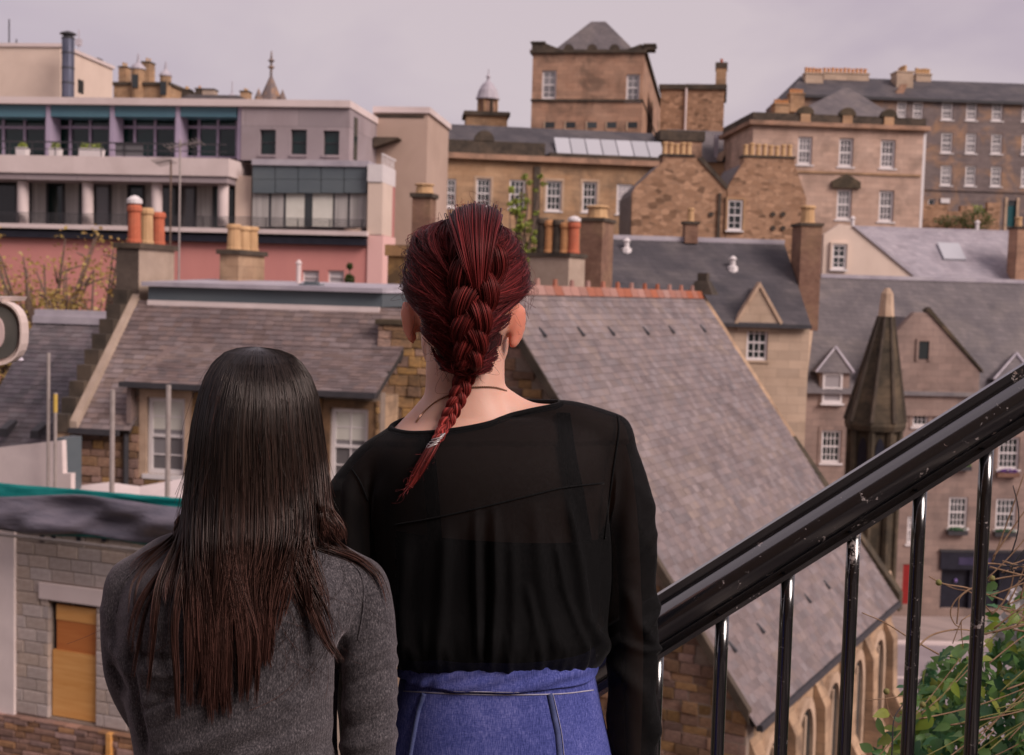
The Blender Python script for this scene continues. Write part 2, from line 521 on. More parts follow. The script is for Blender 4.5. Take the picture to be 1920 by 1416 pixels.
mat('dark_metal', (.035, .035, .04), (.055, .05, .055), rough=.5, scale=4, bump=.05)
mat('steel_flue', (.075, .085, .12), (.18, .18, .24), rough=.35, scale=2, stretch=(3, 3, .3), bump=.05, metallic=.6)
mat('lead', (.30, .27, .31), (.43, .39, .43), rough=.55, scale=1.2, bump=.1, stain=(.5, .46, .48), stain_amt=.5)
mat('white_paint', (.62, .57, .57), (.7, .65, .64), rough=.5, scale=4, bump=.03)
mat('blind', (.55, .53, .47), (.62, .60, .54), rough=.7, scale=3, bump=.03)
mat('slate_grey', (.10, .088, .095), (.155, .135, .14), scale=.8, course=(.34, .2, .012), stain=(.2, .17, .16), stain_amt=.5, stain_scale=.5, rough=.6, bump=.5)
mat('slate_dark', (.05, .047, .054), (.09, .08, .088), scale=.8, course=(.34, .2, .012), stain=(.15, .13, .125), stain_amt=.4, stain_scale=.4, rough=.6, bump=.5)
mat('slate_pale', (.30, .275, .31), (.37, .335, .365), scale=.6, course=(.4, .22, .01), stain=(.2, .175, .2), stain_amt=.5, stain_scale=.8, rough=.55, bump=.3)
mat('slate_brown', (.125, .09, .088), (.19, .14, .132), scale=1.0, per=.22, perhue=.015, stain=(.26, .2, .18), stain_amt=.4, stain_scale=.5, rough=.7, bump=.35)
mat('slate_blue', (.075, .066, .078), (.125, .105, .115), scale=1.0, per=.25, perhue=.015, stain=(.2, .16, .155), stain_amt=.4, stain_scale=.4, rough=.65, bump=.35)
mat('slate_church', (.148, .115, .116), (.212, .167, .165), scale=1.3, per=.19, perhue=.02, stain=(.26, .2, .175), stain_amt=.4, stain_scale=.6, rough=.7, bump=.4)
mat('roof_boards', (.03, .026, .026), (.05, .042, .04), scale=2)
mat('ridge_tile', (.29, .115, .08), (.38, .165, .115), scale=3, per=.15, stain=(.25, .12, .09), stain_amt=.4)
mat('pot_yellow', (.46, .28, .14), (.58, .38, .205), scale=5, stretch=(1, 1, .3), bump=.1, stain=(.32, .18, .1), stain_amt=.4, stain_scale=3)
mat('pot_red', (.42, .105, .055), (.5, .15, .08), scale=5, bump=.1, stain=(.3, .1, .06), stain_amt=.4, stain_scale=3)
mat('pot_orange', (.48, .22, .09), (.6, .31, .14), scale=5, bump=.1, stain=(.3, .13, .07), stain_amt=.4, stain_scale=3)
mat('teal_sheet', (.0, .16, .155), (.01, .235, .215), rough=.45, scale=2, bump=.2, bdist=.03)
mat('grey_sheet', (.085, .08, .105), (.16, .14, .17), rough=.35, scale=3, stretch=(.5, 1, 2.5), bump=.6, bscale=3, bdist=.08, spec=.5)
mat('white_sheet', (.62, .52, .5), (.74, .63, .6), rough=.6, scale=1.5, bump=.1)
mat('galvanised', (.32, .27, .25), (.42, .36, .34), rough=.5, scale=8, metallic=.3, bump=.05)
mat('yellow_tape', (.5, .33, .06), (.56, .38, .1), rough=.6, scale=8, bump=0)
mat('plywood', (.56, .25, .065), (.68, .36, .125), rough=.7, scale=2.4, stretch=(.5, 1, 5), bump=.08)
mat('plywood_red', (.42, .13, .035), (.5, .18, .05), rough=.7, scale=2.4, stretch=(.5, 1, 5), bump=.08)
mat('asphalt', (.24, .2, .215), (.30, .255, .27), scale=.5, rough=.8, bscale=30, bump=.2)
mat('paving', (.28, .225, .21), (.36, .29, .275), scale=.4, course=(.6, .6, .012), rough=.85)
mat('earth', (.045, .04, .02), (.09, .07, .04), scale=1.5)
mat('grass_ground', (.05, .06, .02), (.09, .09, .035), scale=.3)
mat('step_stone', (.2, .17, .15), (.3, .26, .23), scale=5, stain=(.12, .1, .09), stain_amt=.5)
mat('red_paint', (.22, .012, .012), (.28, .02, .018), rough=.5, scale=3, bump=.02)
mat('green_door', (.005, .06, .07), (.01, .08, .09), rough=.5, scale=3, bump=.02)
mat('shop_dark', (.012, .012, .02), (.022, .022, .034), rough=.4, scale=3, bump=.02)
mat('shop_purple', (.03, .025, .06), (.05, .04, .09), rough=.5, scale=2, bump=.02)
mat('purple_glow', (.2, .14, .36), (.3, .2, .5), rough=.5, scale=2, bump=.02)
mat('lamp_cream', (.62, .50, .46), (.7, .57, .52), rough=.4, scale=6, bump=.03)
mat('lamp_lens', (.56, .42, .41), (.64, .48, .46), rough=.3, scale=3, bump=0)
mat('lamp_inner', (.05, .055, .05), (.12, .11, .1), rough=.5, scale=3, bump=0)
mat('clear_white', (.66, .6, .68), (.74, .68, .76), rough=.25, scale=5, bump=0)

def glassmat(name, c, rough=.08, var=.5):
    m, nt, b, n, l = nodes_for(name)
    oi = n.new('ShaderNodeObjectInfo')
    r = ramp(n, [(0, tuple(x * (1 - var) for x in c)), (1, tuple(x * (1 + var) for x in c))])
    l(oi.outputs['Random'], r.inputs[0]); l(r.outputs[0], b.inputs['Base Color'])
    b.inputs['Roughness'].default_value = rough
    b.inputs['Specular IOR Level'].default_value = .5
    tc = n.new('ShaderNodeTexCoord')
    bp = n.new('ShaderNodeBump'); bp.inputs['Strength'].default_value = .12; bp.inputs['Distance'].default_value = .05
    l(noise(n, l, tc.outputs['Object'], 1.6, 2), bp.inputs['Height']); l(bp.outputs[0], b.inputs['Normal'])
glassmat('glass', (.03, .035, .036))
glassmat('glass_green', (.006, .022, .02), var=.3)
glassmat('glass_grey', (.17, .16, .165), var=.5)
glassmat('glass_pale', (.36, .33, .34), var=.25)
glassmat('glass_rooflight', (.42, .42, .45), var=.1, rough=.2)

def leafmat(name, c1, c2, sub=.25):
    m, nt, b, n, l = nodes_for(name)
    oi = n.new('ShaderNodeObjectInfo')
    at = n.new('ShaderNodeAttribute'); at.attribute_name = 'rnd'
    f = mathn(n, l, 'FRACT', mathn(n, l, 'ADD', oi.outputs['Random'], at.outputs['Fac']))
    r = ramp(n, [(0, c1), (1, c2)])
    l(f, r.inputs[0])
    l(r.outputs[0], b.inputs['Base Color'])
    b.inputs['Roughness'].default_value = .45
    b.inputs['Specular IOR Level'].default_value = .4
    tr = n.new('ShaderNodeBsdfTranslucent'); l(r.outputs[0], tr.inputs[0])
    mx = n.new('ShaderNodeMixShader'); mx.inputs[0].default_value = sub
    l(b.outputs[0], mx.inputs[1]); l(tr.outputs[0], mx.inputs[2])
    l(mx.outputs[0], nt.nodes['Material Output'].inputs[0])
leafmat('leaf', (.06, .17, .045), (.20, .36, .09))
leafmat('leaf_lime', (.20, .30, .04), (.38, .42, .08))
leafmat('leaf_autumn', (.32, .19, .06), (.50, .38, .12))
leafmat('leaf_tree', (.20, .27, .05), (.40, .44, .10))
leafmat('leaf_dark', (.025, .095, .04), (.08, .22, .09))
leafmat('leaf_box', (.03, .06, .012), (.08, .12, .02))
leafmat('petal', (.66, .6, .66), (.8, .74, .8))
leafmat('petal_purple', (.14, .06, .26), (.25, .11, .4))
mat('bark', (.12, .08, .06), (.2, .14, .11), scale=8, bump=.5)
mat('stem', (.30, .17, .10), (.44, .29, .18), scale=30, bump=.2, rough=.7)
mat('stem_green', (.22, .22, .06), (.34, .30, .12), scale=30, bump=.2, rough=.7)

# worn black gloss paint on iron
def paintmat():
    m, nt, b, n, l = nodes_for('black_gloss')
    tc = n.new('ShaderNodeTexCoord')
    v = tc.outputs['Object']
    big = noise(n, l, v, 7, 3, .6)
    fine = noise(n, l, v, 130, 5, .75)
    mid = noise(n, l, v, 42, 4, .6, .8)
    geo = n.new('ShaderNodeNewGeometry')
    pt = ramp(n, [(.50, (0, 0, 0)), (.60, (1, 1, 1))]); l(geo.outputs['Pointiness'], pt.inputs[0])
    s = mathn(n, l, 'ADD', mathn(n, l, 'MULTIPLY', fine, .55), mathn(n, l, 'MULTIPLY', mid, .45))
    s = mathn(n, l, 'ADD', s, mathn(n, l, 'MULTIPLY', mathn(n, l, 'SUBTRACT', big, .5), .5))
    s = mathn(n, l, 'ADD', s, mathn(n, l, 'MULTIPLY', pt.outputs[0], .05))
    chip = ramp(n, [(.652, (0, 0, 0)), (.66, (1, 1, 1))]); l(s, chip.inputs[0])
    pc = ramp(n, [(.3, (.26, .22, .21)), (.55, (.4, .35, .34)), (.7, (.22, .13, .1))]); l(noise(n, l, v, 25, 3), pc.inputs[0])
    c = mixc(n, l, chip.outputs[0], (.004, .004, .006), pc.outputs[0])
    l(c, b.inputs['Base Color'])
    rr = n.new('ShaderNodeMix')
    l(chip.outputs[0], rr.inputs[0]); rr.inputs[2].default_value = .3; rr.inputs[3].default_value = .8
    l(mathn(n, l, 'ADD', rr.outputs[0], mathn(n, l, 'MULTIPLY', noise(n, l, v, 60, 3), .06)), b.inputs['Roughness'])
    b.inputs['Specular IOR Level'].default_value = .3
    b.inputs['Coat Weight'].default_value = 1; b.inputs['Coat Roughness'].default_value = .15; b.inputs['Coat IOR'].default_value = 2.3
    bp = n.new('ShaderNodeBump'); bp.inputs['Strength'].default_value = .35; bp.inputs['Distance'].default_value = .002
    l(mathn(n, l, 'SUBTRACT', mathn(n, l, 'MULTIPLY', noise(n, l, v, 70, 3), .4), chip.outputs[0]), bp.inputs['Height'])
    l(bp.outputs[0], b.inputs['Normal'])
paintmat()

# people
def skinmat():
    m, nt, b, n, l = nodes_for('skin')
    tc = n.new('ShaderNodeTexCoord')
    r = ramp(n, [(.3, (.60, .33, .25)), (.7, (.68, .40, .31))])
    l(noise(n, l, tc.outputs['Object'], 14, 4), r.inputs[0]); l(r.outputs[0], b.inputs['Base Color'])
    b.inputs['Roughness'].default_value = .5
    b.inputs['Subsurface Weight'].default_value = .35
    b.inputs['Subsurface Radius'].default_value = (1, .35, .2)
    b.inputs['Subsurface Scale'].default_value = .012
    bp = n.new('ShaderNodeBump'); bp.inputs['Strength'].default_value = .12; bp.inputs['Distance'].default_value = .001
    l(noise(n, l, tc.outputs['Object'], 350, 3), bp.inputs['Height']); l(bp.outputs[0], b.inputs['Normal'])
    m2 = m.copy(); m2.name = 'skin_ear'; M['skin_ear'] = m2
    b2 = m2.node_tree.nodes['Principled BSDF']
    for k in list(b2.inputs['Base Color'].links): m2.node_tree.links.remove(k)
    b2.inputs['Base Color'].default_value = (.66, .25, .17, 1)
    b2.inputs['Subsurface Weight'].default_value = .7
skinmat()
def hairmat(name, root, mid, tip, rough=.32, spec=.55):
    m, nt, b, n, l = nodes_for(name)
    at = n.new('ShaderNodeAttribute'); at.attribute_name = 'rnd'     # strand position: whole part = strand, fraction = root to tip
    fr = mathn(n, l, 'FRACT', at.outputs['Fac'])
    r = ramp(n, [(0, root), (.33, mid), (.62, tuple(a * .55 + b * .45 for a, b in zip(mid, tip))), (1, tip)])
    l(fr, r.inputs[0])
    wn_ = n.new('ShaderNodeTexWhiteNoise'); wn_.noise_dimensions = '1D'
    l(mathn(n, l, 'FLOOR', at.outputs['Fac']), wn_.inputs['W'])
    hs = n.new('ShaderNodeHueSaturation'); l(r.outputs[0], hs.inputs['Color'])
    l(mathn(n, l, 'ADD', mathn(n, l, 'MULTIPLY', mathn(n, l, 'POWER', wn_.outputs['Value'], 2.2), 2.0), .4), hs.inputs['Value'])
    l(hs.outputs[0], b.inputs['Base Color'])
    b.inputs['Roughness'].default_value = rough
    b.inputs['Specular IOR Level'].default_value = spec
    b.inputs['Specular Tint'].default_value = (*[min(1, .35 + x * 6) for x in mid], 1)
hairmat('hair_brown', (.011, .008, .007), (.020, .012, .0095), (.066, .029, .023))
hairmat('hair_red', (.035, .005, .007), (.075, .010, .012), (.15, .02, .019), .42, .35)
hairmat('hair_red_light', (.10, .014, .014), (.15, .022, .02), (.24, .035, .03), .45, .35)
mat('hair_core_brown', (.006, .004, .004), (.01, .007, .006), scale=60, rough=.5, bump=.3, stretch=(1, 1, .1))
mat('hair_core_red', (.018, .003, .004), (.035, .006, .007), scale=60, rough=.5, bump=.3, stretch=(1, 1, .1))
def knitmat():
    m, nt, b, n, l = nodes_for('knit_grey')
    tc = n.new('ShaderNodeTexCoord'); v = tc.outputs['Object']
    mp = n.new('ShaderNodeMapping'); mp.inputs['Scale'].default_value = (1.0, 1.0, .45); l(v, mp.inputs['Vector'])
    f = noise(n, l, mp.outputs[0], 520, 3, .7)
    g = noise(n, l, v, 90, 4, .7)
    s = mathn(n, l, 'ADD', mathn(n, l, 'MULTIPLY', f, .84), mathn(n, l, 'MULTIPLY', g, .16))
    r = ramp(n, [(.34, (.024, .022, .026)), (.52, (.07, .064, .07)), (.7, (.19, .17, .18))])
    l(s, r.inputs[0]); l(r.outputs[0], b.inputs['Base Color'])
    b.inputs['Roughness'].default_value = .95
    b.inputs['Specular IOR Level'].default_value = .1
    b.inputs['Sheen Weight'].default_value = .45; b.inputs['Sheen Roughness'].default_value = .4
    b.inputs['Sheen Tint'].default_value = (.8, .7, .75, 1)
    wv = n.new('ShaderNodeTexWave'); wv.inputs['Scale'].default_value = 170; wv.inputs['Distortion'].default_value = 2; wv.bands_direction = 'X'
    l(v, wv.inputs['Vector'])
    bp = n.new('ShaderNodeBump'); bp.inputs['Strength'].default_value = .35; bp.inputs['Distance'].default_value = .0015
    l(mathn(n, l, 'ADD', wv.outputs['Fac'], mathn(n, l, 'MULTIPLY', f, 2)), bp.inputs['Height']); l(bp.outputs[0], b.inputs['Normal'])
knitmat()
def chiffonmat(name, alpha):
    m, nt, b, n, l = nodes_for(name)
    tc = n.new('ShaderNodeTexCoord'); v = tc.outputs['Object']
    r = ramp(n, [(.35, (.003, .003, .0035)), (.7, (.007, .0065, .007))]); l(noise(n, l, v, 240, 3, .7), r.inputs[0])
    l(r.outputs[0], b.inputs['Base Color'])
    b.inputs['Roughness'].default_value = .8
    b.inputs['Specular IOR Level'].default_value = .1
    b.inputs['Sheen Weight'].default_value = .05; b.inputs['Sheen Roughness'].default_value = .35
    b.inputs['Alpha'].default_value = alpha
    bp = n.new('ShaderNodeBump'); bp.inputs['Strength'].default_value = .25; bp.inputs['Distance'].default_value = .004
    l(noise(n, l, v, 18, 4, .6, 1.2), bp.inputs['Height']); l(bp.outputs[0], b.inputs['Normal'])
chiffonmat('chiffon', .90)
chiffonmat('black_cloth', 1.0)
def denimmat():
    m, nt, b, n, l = nodes_for('denim')
    tc = n.new('ShaderNodeTexCoord'); v = tc.outputs['Object']
    mp = n.new('ShaderNodeMapping'); mp.inputs['Scale'].default_value = (1, 1, .06); l(v, mp.inputs['Vector'])
    m2 = n.new('ShaderNodeMapping'); m2.inputs['Scale'].default_value = (.15, .15, 1); l(v, m2.inputs['Vector'])
    warp = noise(n, l, mp.outputs[0], 800, 2, .6); weft = noise(n, l, m2.outputs[0], 800, 2, .6); fade = noise(n, l, v, 7, 3, .6, .6)
    s = mathn(n, l, 'ADD', mathn(n, l, 'MULTIPLY', warp, .45), mathn(n, l, 'ADD', mathn(n, l, 'MULTIPLY', weft, .2), mathn(n, l, 'MULTIPLY', fade, .35)))
    r = ramp(n, [(.36, (.026, .036, .15)), (.5, (.07, .085, .30)), (.64, (.175, .185, .47))])
    l(s, r.inputs[0]); l(r.outputs[0], b.inputs['Base Color'])
    b.inputs['Roughness'].default_value = .9; b.inputs['Specular IOR Level'].default_value = .15
    bp = n.new('ShaderNodeBump'); bp.inputs['Strength'].default_value = .3; bp.inputs['Distance'].default_value = .001
    l(mathn(n, l, 'ADD', warp, weft), bp.inputs['Height']); l(bp.outputs[0], b.inputs['Normal'])
denimmat()
mat('denim_dark', (.03, .042, .115), (.10, .12, .27), scale=30, rough=.9, bump=.3, bdist=.002, bscale=200)
mat('stitch', (.26, .25, .34), (.42, .4, .5), scale=90, rough=.9, bump=0)
mat('stitch_brown', (.12, .085, .08), (.25, .2, .2), scale=60, rough=.9, bump=0)
mat('trouser', (.02, .022, .03), (.035, .036, .045), scale=40, rough=.9, bump=.2, bdist=.002)
mat('shoe', (.015, .013, .013), (.03, .027, .025), scale=20, rough=.5, bump=.1, bdist=.002)
mat('gold_chain', (.32, .17, .12), (.45, .27, .19), scale=50, rough=.35, bump=0, metallic=.8)
mat('silver_band', (.38, .34, .34), (.6, .55, .55), scale=90, rough=.4, bump=.3, bdist=.001, metallic=.4)
mat('lip', (.35, .1, .09), (.4, .13, .11), scale=20, rough=.5, bump=0)
mat('eye_white', (.7, .66, .64), (.75, .7, .68), scale=20, rough=.2, bump=0)
mat('iris', (.05, .03, .02), (.07, .045, .03), scale=20, rough=.2, bump=0)

# ------------------------------------------------------------------ ground
GZ = -14.0
def sm(a, b, x):
    t = min(1, max(0, (x - a) / (b - a)))
    return t * t * (3 - 2 * t)
def H(x, y):
    st = .63 * max(-6.5, min(5, x)) - .32               # under the stairs
    if y < 2.42: return st - .1
    top = st - .1
    z = top + (GZ - top) * min(1, max(0, (y - 2.42) / 15.0)) ** .9
    if y > 67: z = GZ + 16 * sm(67, 100, y)
    return z
def build_ground():
    ys = [-400, -100, -20, -4, 0, 1.5, 2.3, 2.41, 2.5, 2.7, 3, 3.4, 4, 5, 6, 8, 10, 13, 16, 17.75, 18, 22, 30, 40, 50, 60, 67, 72, 77, 82, 87, 92, 97, 100, 120, 200, 500, 1500, 4000]
    xs = [-4000, -1500, -400, -100, -40, -20, -12, -8, -6.5, -5, -3, -2, -1, 0, .6, 1.2, 1.8, 2.5, 3.5, 5, 8, 12, 20, 40, 100, 400, 1500, 4000]
    vs = [(x, y, H(x, y)) for y in ys for x in xs]
    n = len(xs)
    fs = [(j * n + i, j * n + i + 1, (j + 1) * n + i + 1, (j + 1) * n + i) for j in range(len(ys) - 1) for i in range(n - 1)]
    MB().add(vs, fs).build('ground', 'earth', kind='structure')
build_ground()
# the street square between the church and the tenement
MB().box(4, 60, 22, 57.5, GZ - .2, GZ + .004).build('road', 'asphalt', kind='structure')
pv = MB().box(4, 60, 57.5, 66.9, GZ - .2, GZ + .13).build('pavement', 'paving', kind='structure')
MB().box(4, 60, 57.25, 57.496, GZ - .2, GZ + .14).build('kerb', 'pale_concrete', pv)
MB().box(4, 60, 52.0, 52.25, GZ - .1, GZ + .008).build('gutter_line', 'pale_concrete', pv)
MB().box(11.2, 11.5, 34, 52, GZ - .1, GZ + .12).build('kerb', 'stone_dressed', pv)

# ------------------------------------------------------------------ stairs the two women stand on
def build_stairs():
    rs, run = .17, .27
    for i in range(-14, 18):
        x0 = -.12 + i * run
        z1 = i * rs
        o = MB().box(x0, x0 + run + .03, -3.2, 2.3, z1 - .62, z1).build('stair_step', 'step_stone', kind='structure')
build_stairs()
def shading_wall():  # unseen wall, added to darken the foreground and the rail's reflections
    o = thing('shading_wall', 'unseen rubble wall added behind the viewer to darken foreground and rail reflections', 'wall', (0, -3.3, -6))
    for x0, x1, top in ((-9, 3.4, 15.0), (3.4, 12, 9.5)):
        MB().box(x0, x1, -.6, 0, -1, top).build('core', 'mortar', o)
        m = MB(); z = 1.0
        while z < top - .1:
            h = U(.18, .34); x = x0
            while x < x1:
                l = U(.25, .7); m.box(x + .01, min(x1, x + l) - .01, -.05, U(.02, .06), z + .01, min(top - .05, z + h) - .01); x += l
            z += h
        m.build('stonework', 'rubble_piece', o, kind='stuff')
        MB().box(x0 - .1, x1 + .1, -.75, .12, top + .003, top + .2).build('coping', 'stone_dark', o)
shading_wall()

# ------------------------------------------------------------------ slates
def slates(parent, E0, E1, R1, R0, mt, gauge=.2, width=.3, limit=0, name='slate', lift=.0, wob=.012):
    """E0-E1 eave, R0-R1 ridge (local points of the parent); lays single slates course by course"""
    E0, E1, R0, R1 = map(Vector, (E0, E1, R0, R1))
    up = (R0 - E0); Ln = up.length; up.normalize()
    ac = (E1 - E0).normalized()
    nm = ac.cross(up).normalized()
    me = None
    if limit:
        key = 'slate_' + mt
        if key not in _shared:
            m = MB()
            m.hexa([(-.5, 0, .006), (.5, 0, .006), (.5, 1, -.012), (-.5, 1, -.012)], [(-.5, 0, .02), (.5, 0, .02), (.5, 1, .0), (-.5, 1, .0)])
            _shared[key] = m.mesh(key, mt)
        me = _shared[key]
    rows = int(Ln / gauge)
    lst = []
    for j in range(rows + 1):
        t = j * gauge
        a = E0.lerp(R0, t / Ln); b = E1.lerp(R1, t / Ln)
        W = (b - a).length
        if W < .1: continue
        x = -U(0, width) if j % 2 else -width * .5
        while x < W:
            w = width * U(.8, 1.2)
            x0, x1 = max(0, x), min(W, x + w)
            x += w
            if x1 - x0 < .05: continue
            le = gauge * 1.45
            if t + le > Ln: le = Ln - t + .02
            lst.append((a + ac * ((x0 + x1) / 2) - up * U(0, wob) + nm * (lift + U(0, .006)), x1 - x0 - .006, le, U(-.012, .012)))
    singles = set()
    if limit:
        bpy.context.view_layer.update()
        mw = parent.matrix_world
        if parent.parent: mw = parent.parent.matrix_world @ parent.matrix_basis
        q = []
        for k, s in enumerate(lst):
            p = mw @ s[0]
            px, py = proj(p)
            if 0 < px < 1920 and 0 < py < 1416 and (px > 1245 or (px > 1010 and py < 740) or py > 1600):
                q.append(((p - CAM).length, k))
        q.sort()
        singles = set(k for _, k in q[:limit])
    rest = MB()
    for k, (c, w, le, rz) in enumerate(lst):
        X = (ac + up * rz).normalized(); Y = nm.cross(X)
        if k in singles:
            o = link(name, me, parent)
            mt3 = Matrix((X * w, Y * le, nm)).transposed().to_4x4()
            mt3.translation = c
            o.matrix_basis = mt3
        else:
            def q4(z0, z1): return [c - X * w / 2 + nm * z0, c + X * w / 2 + nm * z0, c + X * w / 2 + Y * le + nm * z1, c - X * w / 2 + Y * le + nm * z1]
            rest.at += [R()] * 8
            at = rest.at; rest.at = []
            rest.hexa(q4(.006, -.012), q4(.02, .0))
            rest.at = at
    if rest.v: rest.build('slating', mt, parent, kind='stuff')

def roofplane(root, E0, E1, R1, R0, mt, name='roof', th=.12):
    E0, E1, R0, R1 = map(Vector, (E0, E1, R0, R1))
    nm = (E1 - E0).cross(R0 - E0).normalized()
    return MB().hexa([p - nm * th for p in (E0, E1, R1, R0)], [E0, E1, R1, R0]).build(name, mt, root)

# ------------------------------------------------------------------ far skyline, left
def skyline():
    # church spire
    Y = 330; f = Fac(508, Y, 10, H(0, Y))
    r = f.root('church_spire', 'slim grey stone spire with tall finial rising behind the flat white roof', 'spire')
    a, b, z0, z1 = f.rect((485, 140, 530, 200))
    w = (b - a) / 2; c = (a + b) / 2
    zt = f.uz(509, 92)[1]
    MB().box(c - w, c + w, 0, 2 * w, 0, z0 + .2 * (z1 - z0)).build('tower', 'stone_grey', r)
    MB().lathe([(w * 1.05, z0 + .2 * (z1 - z0)), (w * .55, z0 + .62 * (z1 - z0)), (w * .12, z1)], (c, w, 0), 8).build('spire', 'stone_grey', r)
    k = zt - z1
    MB().lathe([(.35, z1), (.3, z1 + .3 * k), (.85, z1 + .34 * k), (.85, z1 + .38 * k), (.3, z1 + .42 * k), (.3, z1 + .55 * k), (.9, z1 + .62 * k), (.3, z1 + .7 * k), (.12, zt)], (c, w, 0), 8).build('finial', 'stone_grey', r)
    for q in (-1, 1):
        MB().lathe([(1.0, 0), (1.0, z0 + .25 * (z1 - z0)), (.05, z0 + .55 * (z1 - z0))], (c + q * w, 0, 0), 6).build('pinnacle', 'stone_grey', r)
    # turreted stone building
    Y = 150; f = Fac(260, Y, -8, H(0, Y))
    r = f.root('turreted_building', 'brown stone building with two domed turrets and a chimney on the skyline', 'building')
    a, b, z0, z1 = f.rect((213, 160, 316, 190))
    MB().box(a, b, 0, 12, 0, z1).build('wall', 'stone_tan', r)
    MB().box(a - .2, b + .2, -.2, 12.2, z1 + .004, z1 + .35).build('parapet', 'stone_dark', r)
    for x0, x1, yt, yd in ((238, 263, 127, 97), (292, 313, 140, 112)):
        a, b, z0, z1 = f.rect((x0, yt, x1, 175), -1)
        R1 = (b - a) / 2; c = ((a + b) / 2, .2, 0); zt = f.uz(x0, yd, -1)[1]; h = zt - z1
        t = MB().lathe([(R1 * .95, z0 - 1), (R1 * .95, z1)], c, 12).build('turret', 'stone_tan', r)
        MB().lathe([(R1 * 1.12, z1 + .004), (R1 * 1.08, z1 + .1 * h), (R1 * .8, z1 + .26 * h), (R1 * .3, z1 + .42 * h), (.15, z1 + .6 * h), (.06, zt)], c, 12).build('dome', 'lead', t)
        MB().box(c[0] - .35, c[0] + .35, c[1] - R1 - .06, c[1] - R1 + .3, z1 - 2.2, z1 - .7).build('window', 'glass', t)
    chimney(f, r, (265, 115, 280, 172), 3, 4.6, 'stone_tan', 2, 'pot_yellow', pot_h=.5)
    chimney(f, r, (222, 124, 236, 172), 2, 3.4, 'stone_tan', 2, 'pot_yellow', pot_h=.5)
    # low far houses with chimneys
    Y = 135; f = Fac(400, Y, -4, H(0, Y))
    r = f.root('distant_house', 'low distant slate roof with small chimneys just above the flat white roof', 'house')
    a, b, z0, z1 = f.rect((328, 184, 474, 192))
    MB().box(a, b, 0, 8, 0, z0).build('wall', 'stone_tan', r)
    MB().prism([(a - .2, z0 + .004), (b + .2, z0 + .004), (b - 1.5, z1 + .3), (a + 1.5, z1 + .3)], -.2, 8.2).build('roof', 'slate_grey', r)
    chimney(f, r, (340, 167, 356, 190), 2, 3, 'stone_dark', 2, 'pot_yellow', pot_h=.3)
    chimney(f, r, (366, 165, 377, 190), 2, 3, 'stone_dark', 1, 'pot_orange', pot_h=.3)
    chimney(f, r, (379, 166, 401, 190), 2, 3.4, 'harling', 0)
    chimney(f, r, (450, 170, 465, 190), 2, 3.4, 'stone_tan', 2, 'pot_yellow', pot_h=.3)
    a, b, z0, z1 = f.rect((416, 176, 444, 188), 2)
    MB().lathe([((b - a) / 2, z0), ((b - a) / 2, z0 + .2), ((b - a) / 4, z1), (.08, z1 + .2), (.05, f.uz(438, 150, 2)[1])], ((a + b) / 2, 3, 0), 10).build('roof_vent', 'lead', r)
    # domed cupola building
    Y = 128; f = Fac(912, Y, 5, H(0, Y))
    r = f.root('cupola_building', 'sandstone block carrying a lead domed cupola with finial', 'building')
    a, b, z0, z1 = f.rect((874, 217, 951, 262))
    MB().box(a, b, 0, b - a, 0, z1).build('wall', 'stone_tan', r)
    MB().box(a - .25, b + .25, -.25, b - a + .25, z1 + .003, z1 + .4).build('cornice', 'stone_dark', r)
    a, b, z0, z1 = f.rect((895, 184, 936, 216), 1)
    c = ((a + b) / 2, (b - a) / 2 + 1, 0); R1 = (b - a) / 2
    MB().lathe([(R1 * .82, z0 - .6), (R1 * .82, z1)], c, 16).build('drum', 'stone_pink', r)
    for k in range(8):
        an = rad(45 * k + 22)
        MB().lathe([(R1 * .12, z0 - .3), (R1 * .1, z1)], (c[0] + R1 * .9 * math.cos(an), c[1] + R1 * .9 * math.sin(an), 0), 8).build('column', 'stone_dark' if k % 3 == 0 else 'stone_tan', r)
    zt = f.uz(915, 126, 1)[1]; zd = f.uz(915, 149, 1)[1]; h = zd - z1
    MB().lathe([(R1 * 1.1, z1 + .002), (R1 * 1.1, z1 + .06 * h), (R1 * 1.0, z1 + .2 * h), (R1 * .85, z1 + .5 * h), (R1 * .55, z1 + .8 * h), (R1 * .2, zd)], c, 16).build('dome', 'lead', r)
    MB().lathe([(R1 * .18, zd), (R1 * .12, zd + .2), (R1 * .2, zd + .45), (.06, zd + .7), (.05, zt)], c, 8).build('finial', 'lead', r)
skyline()

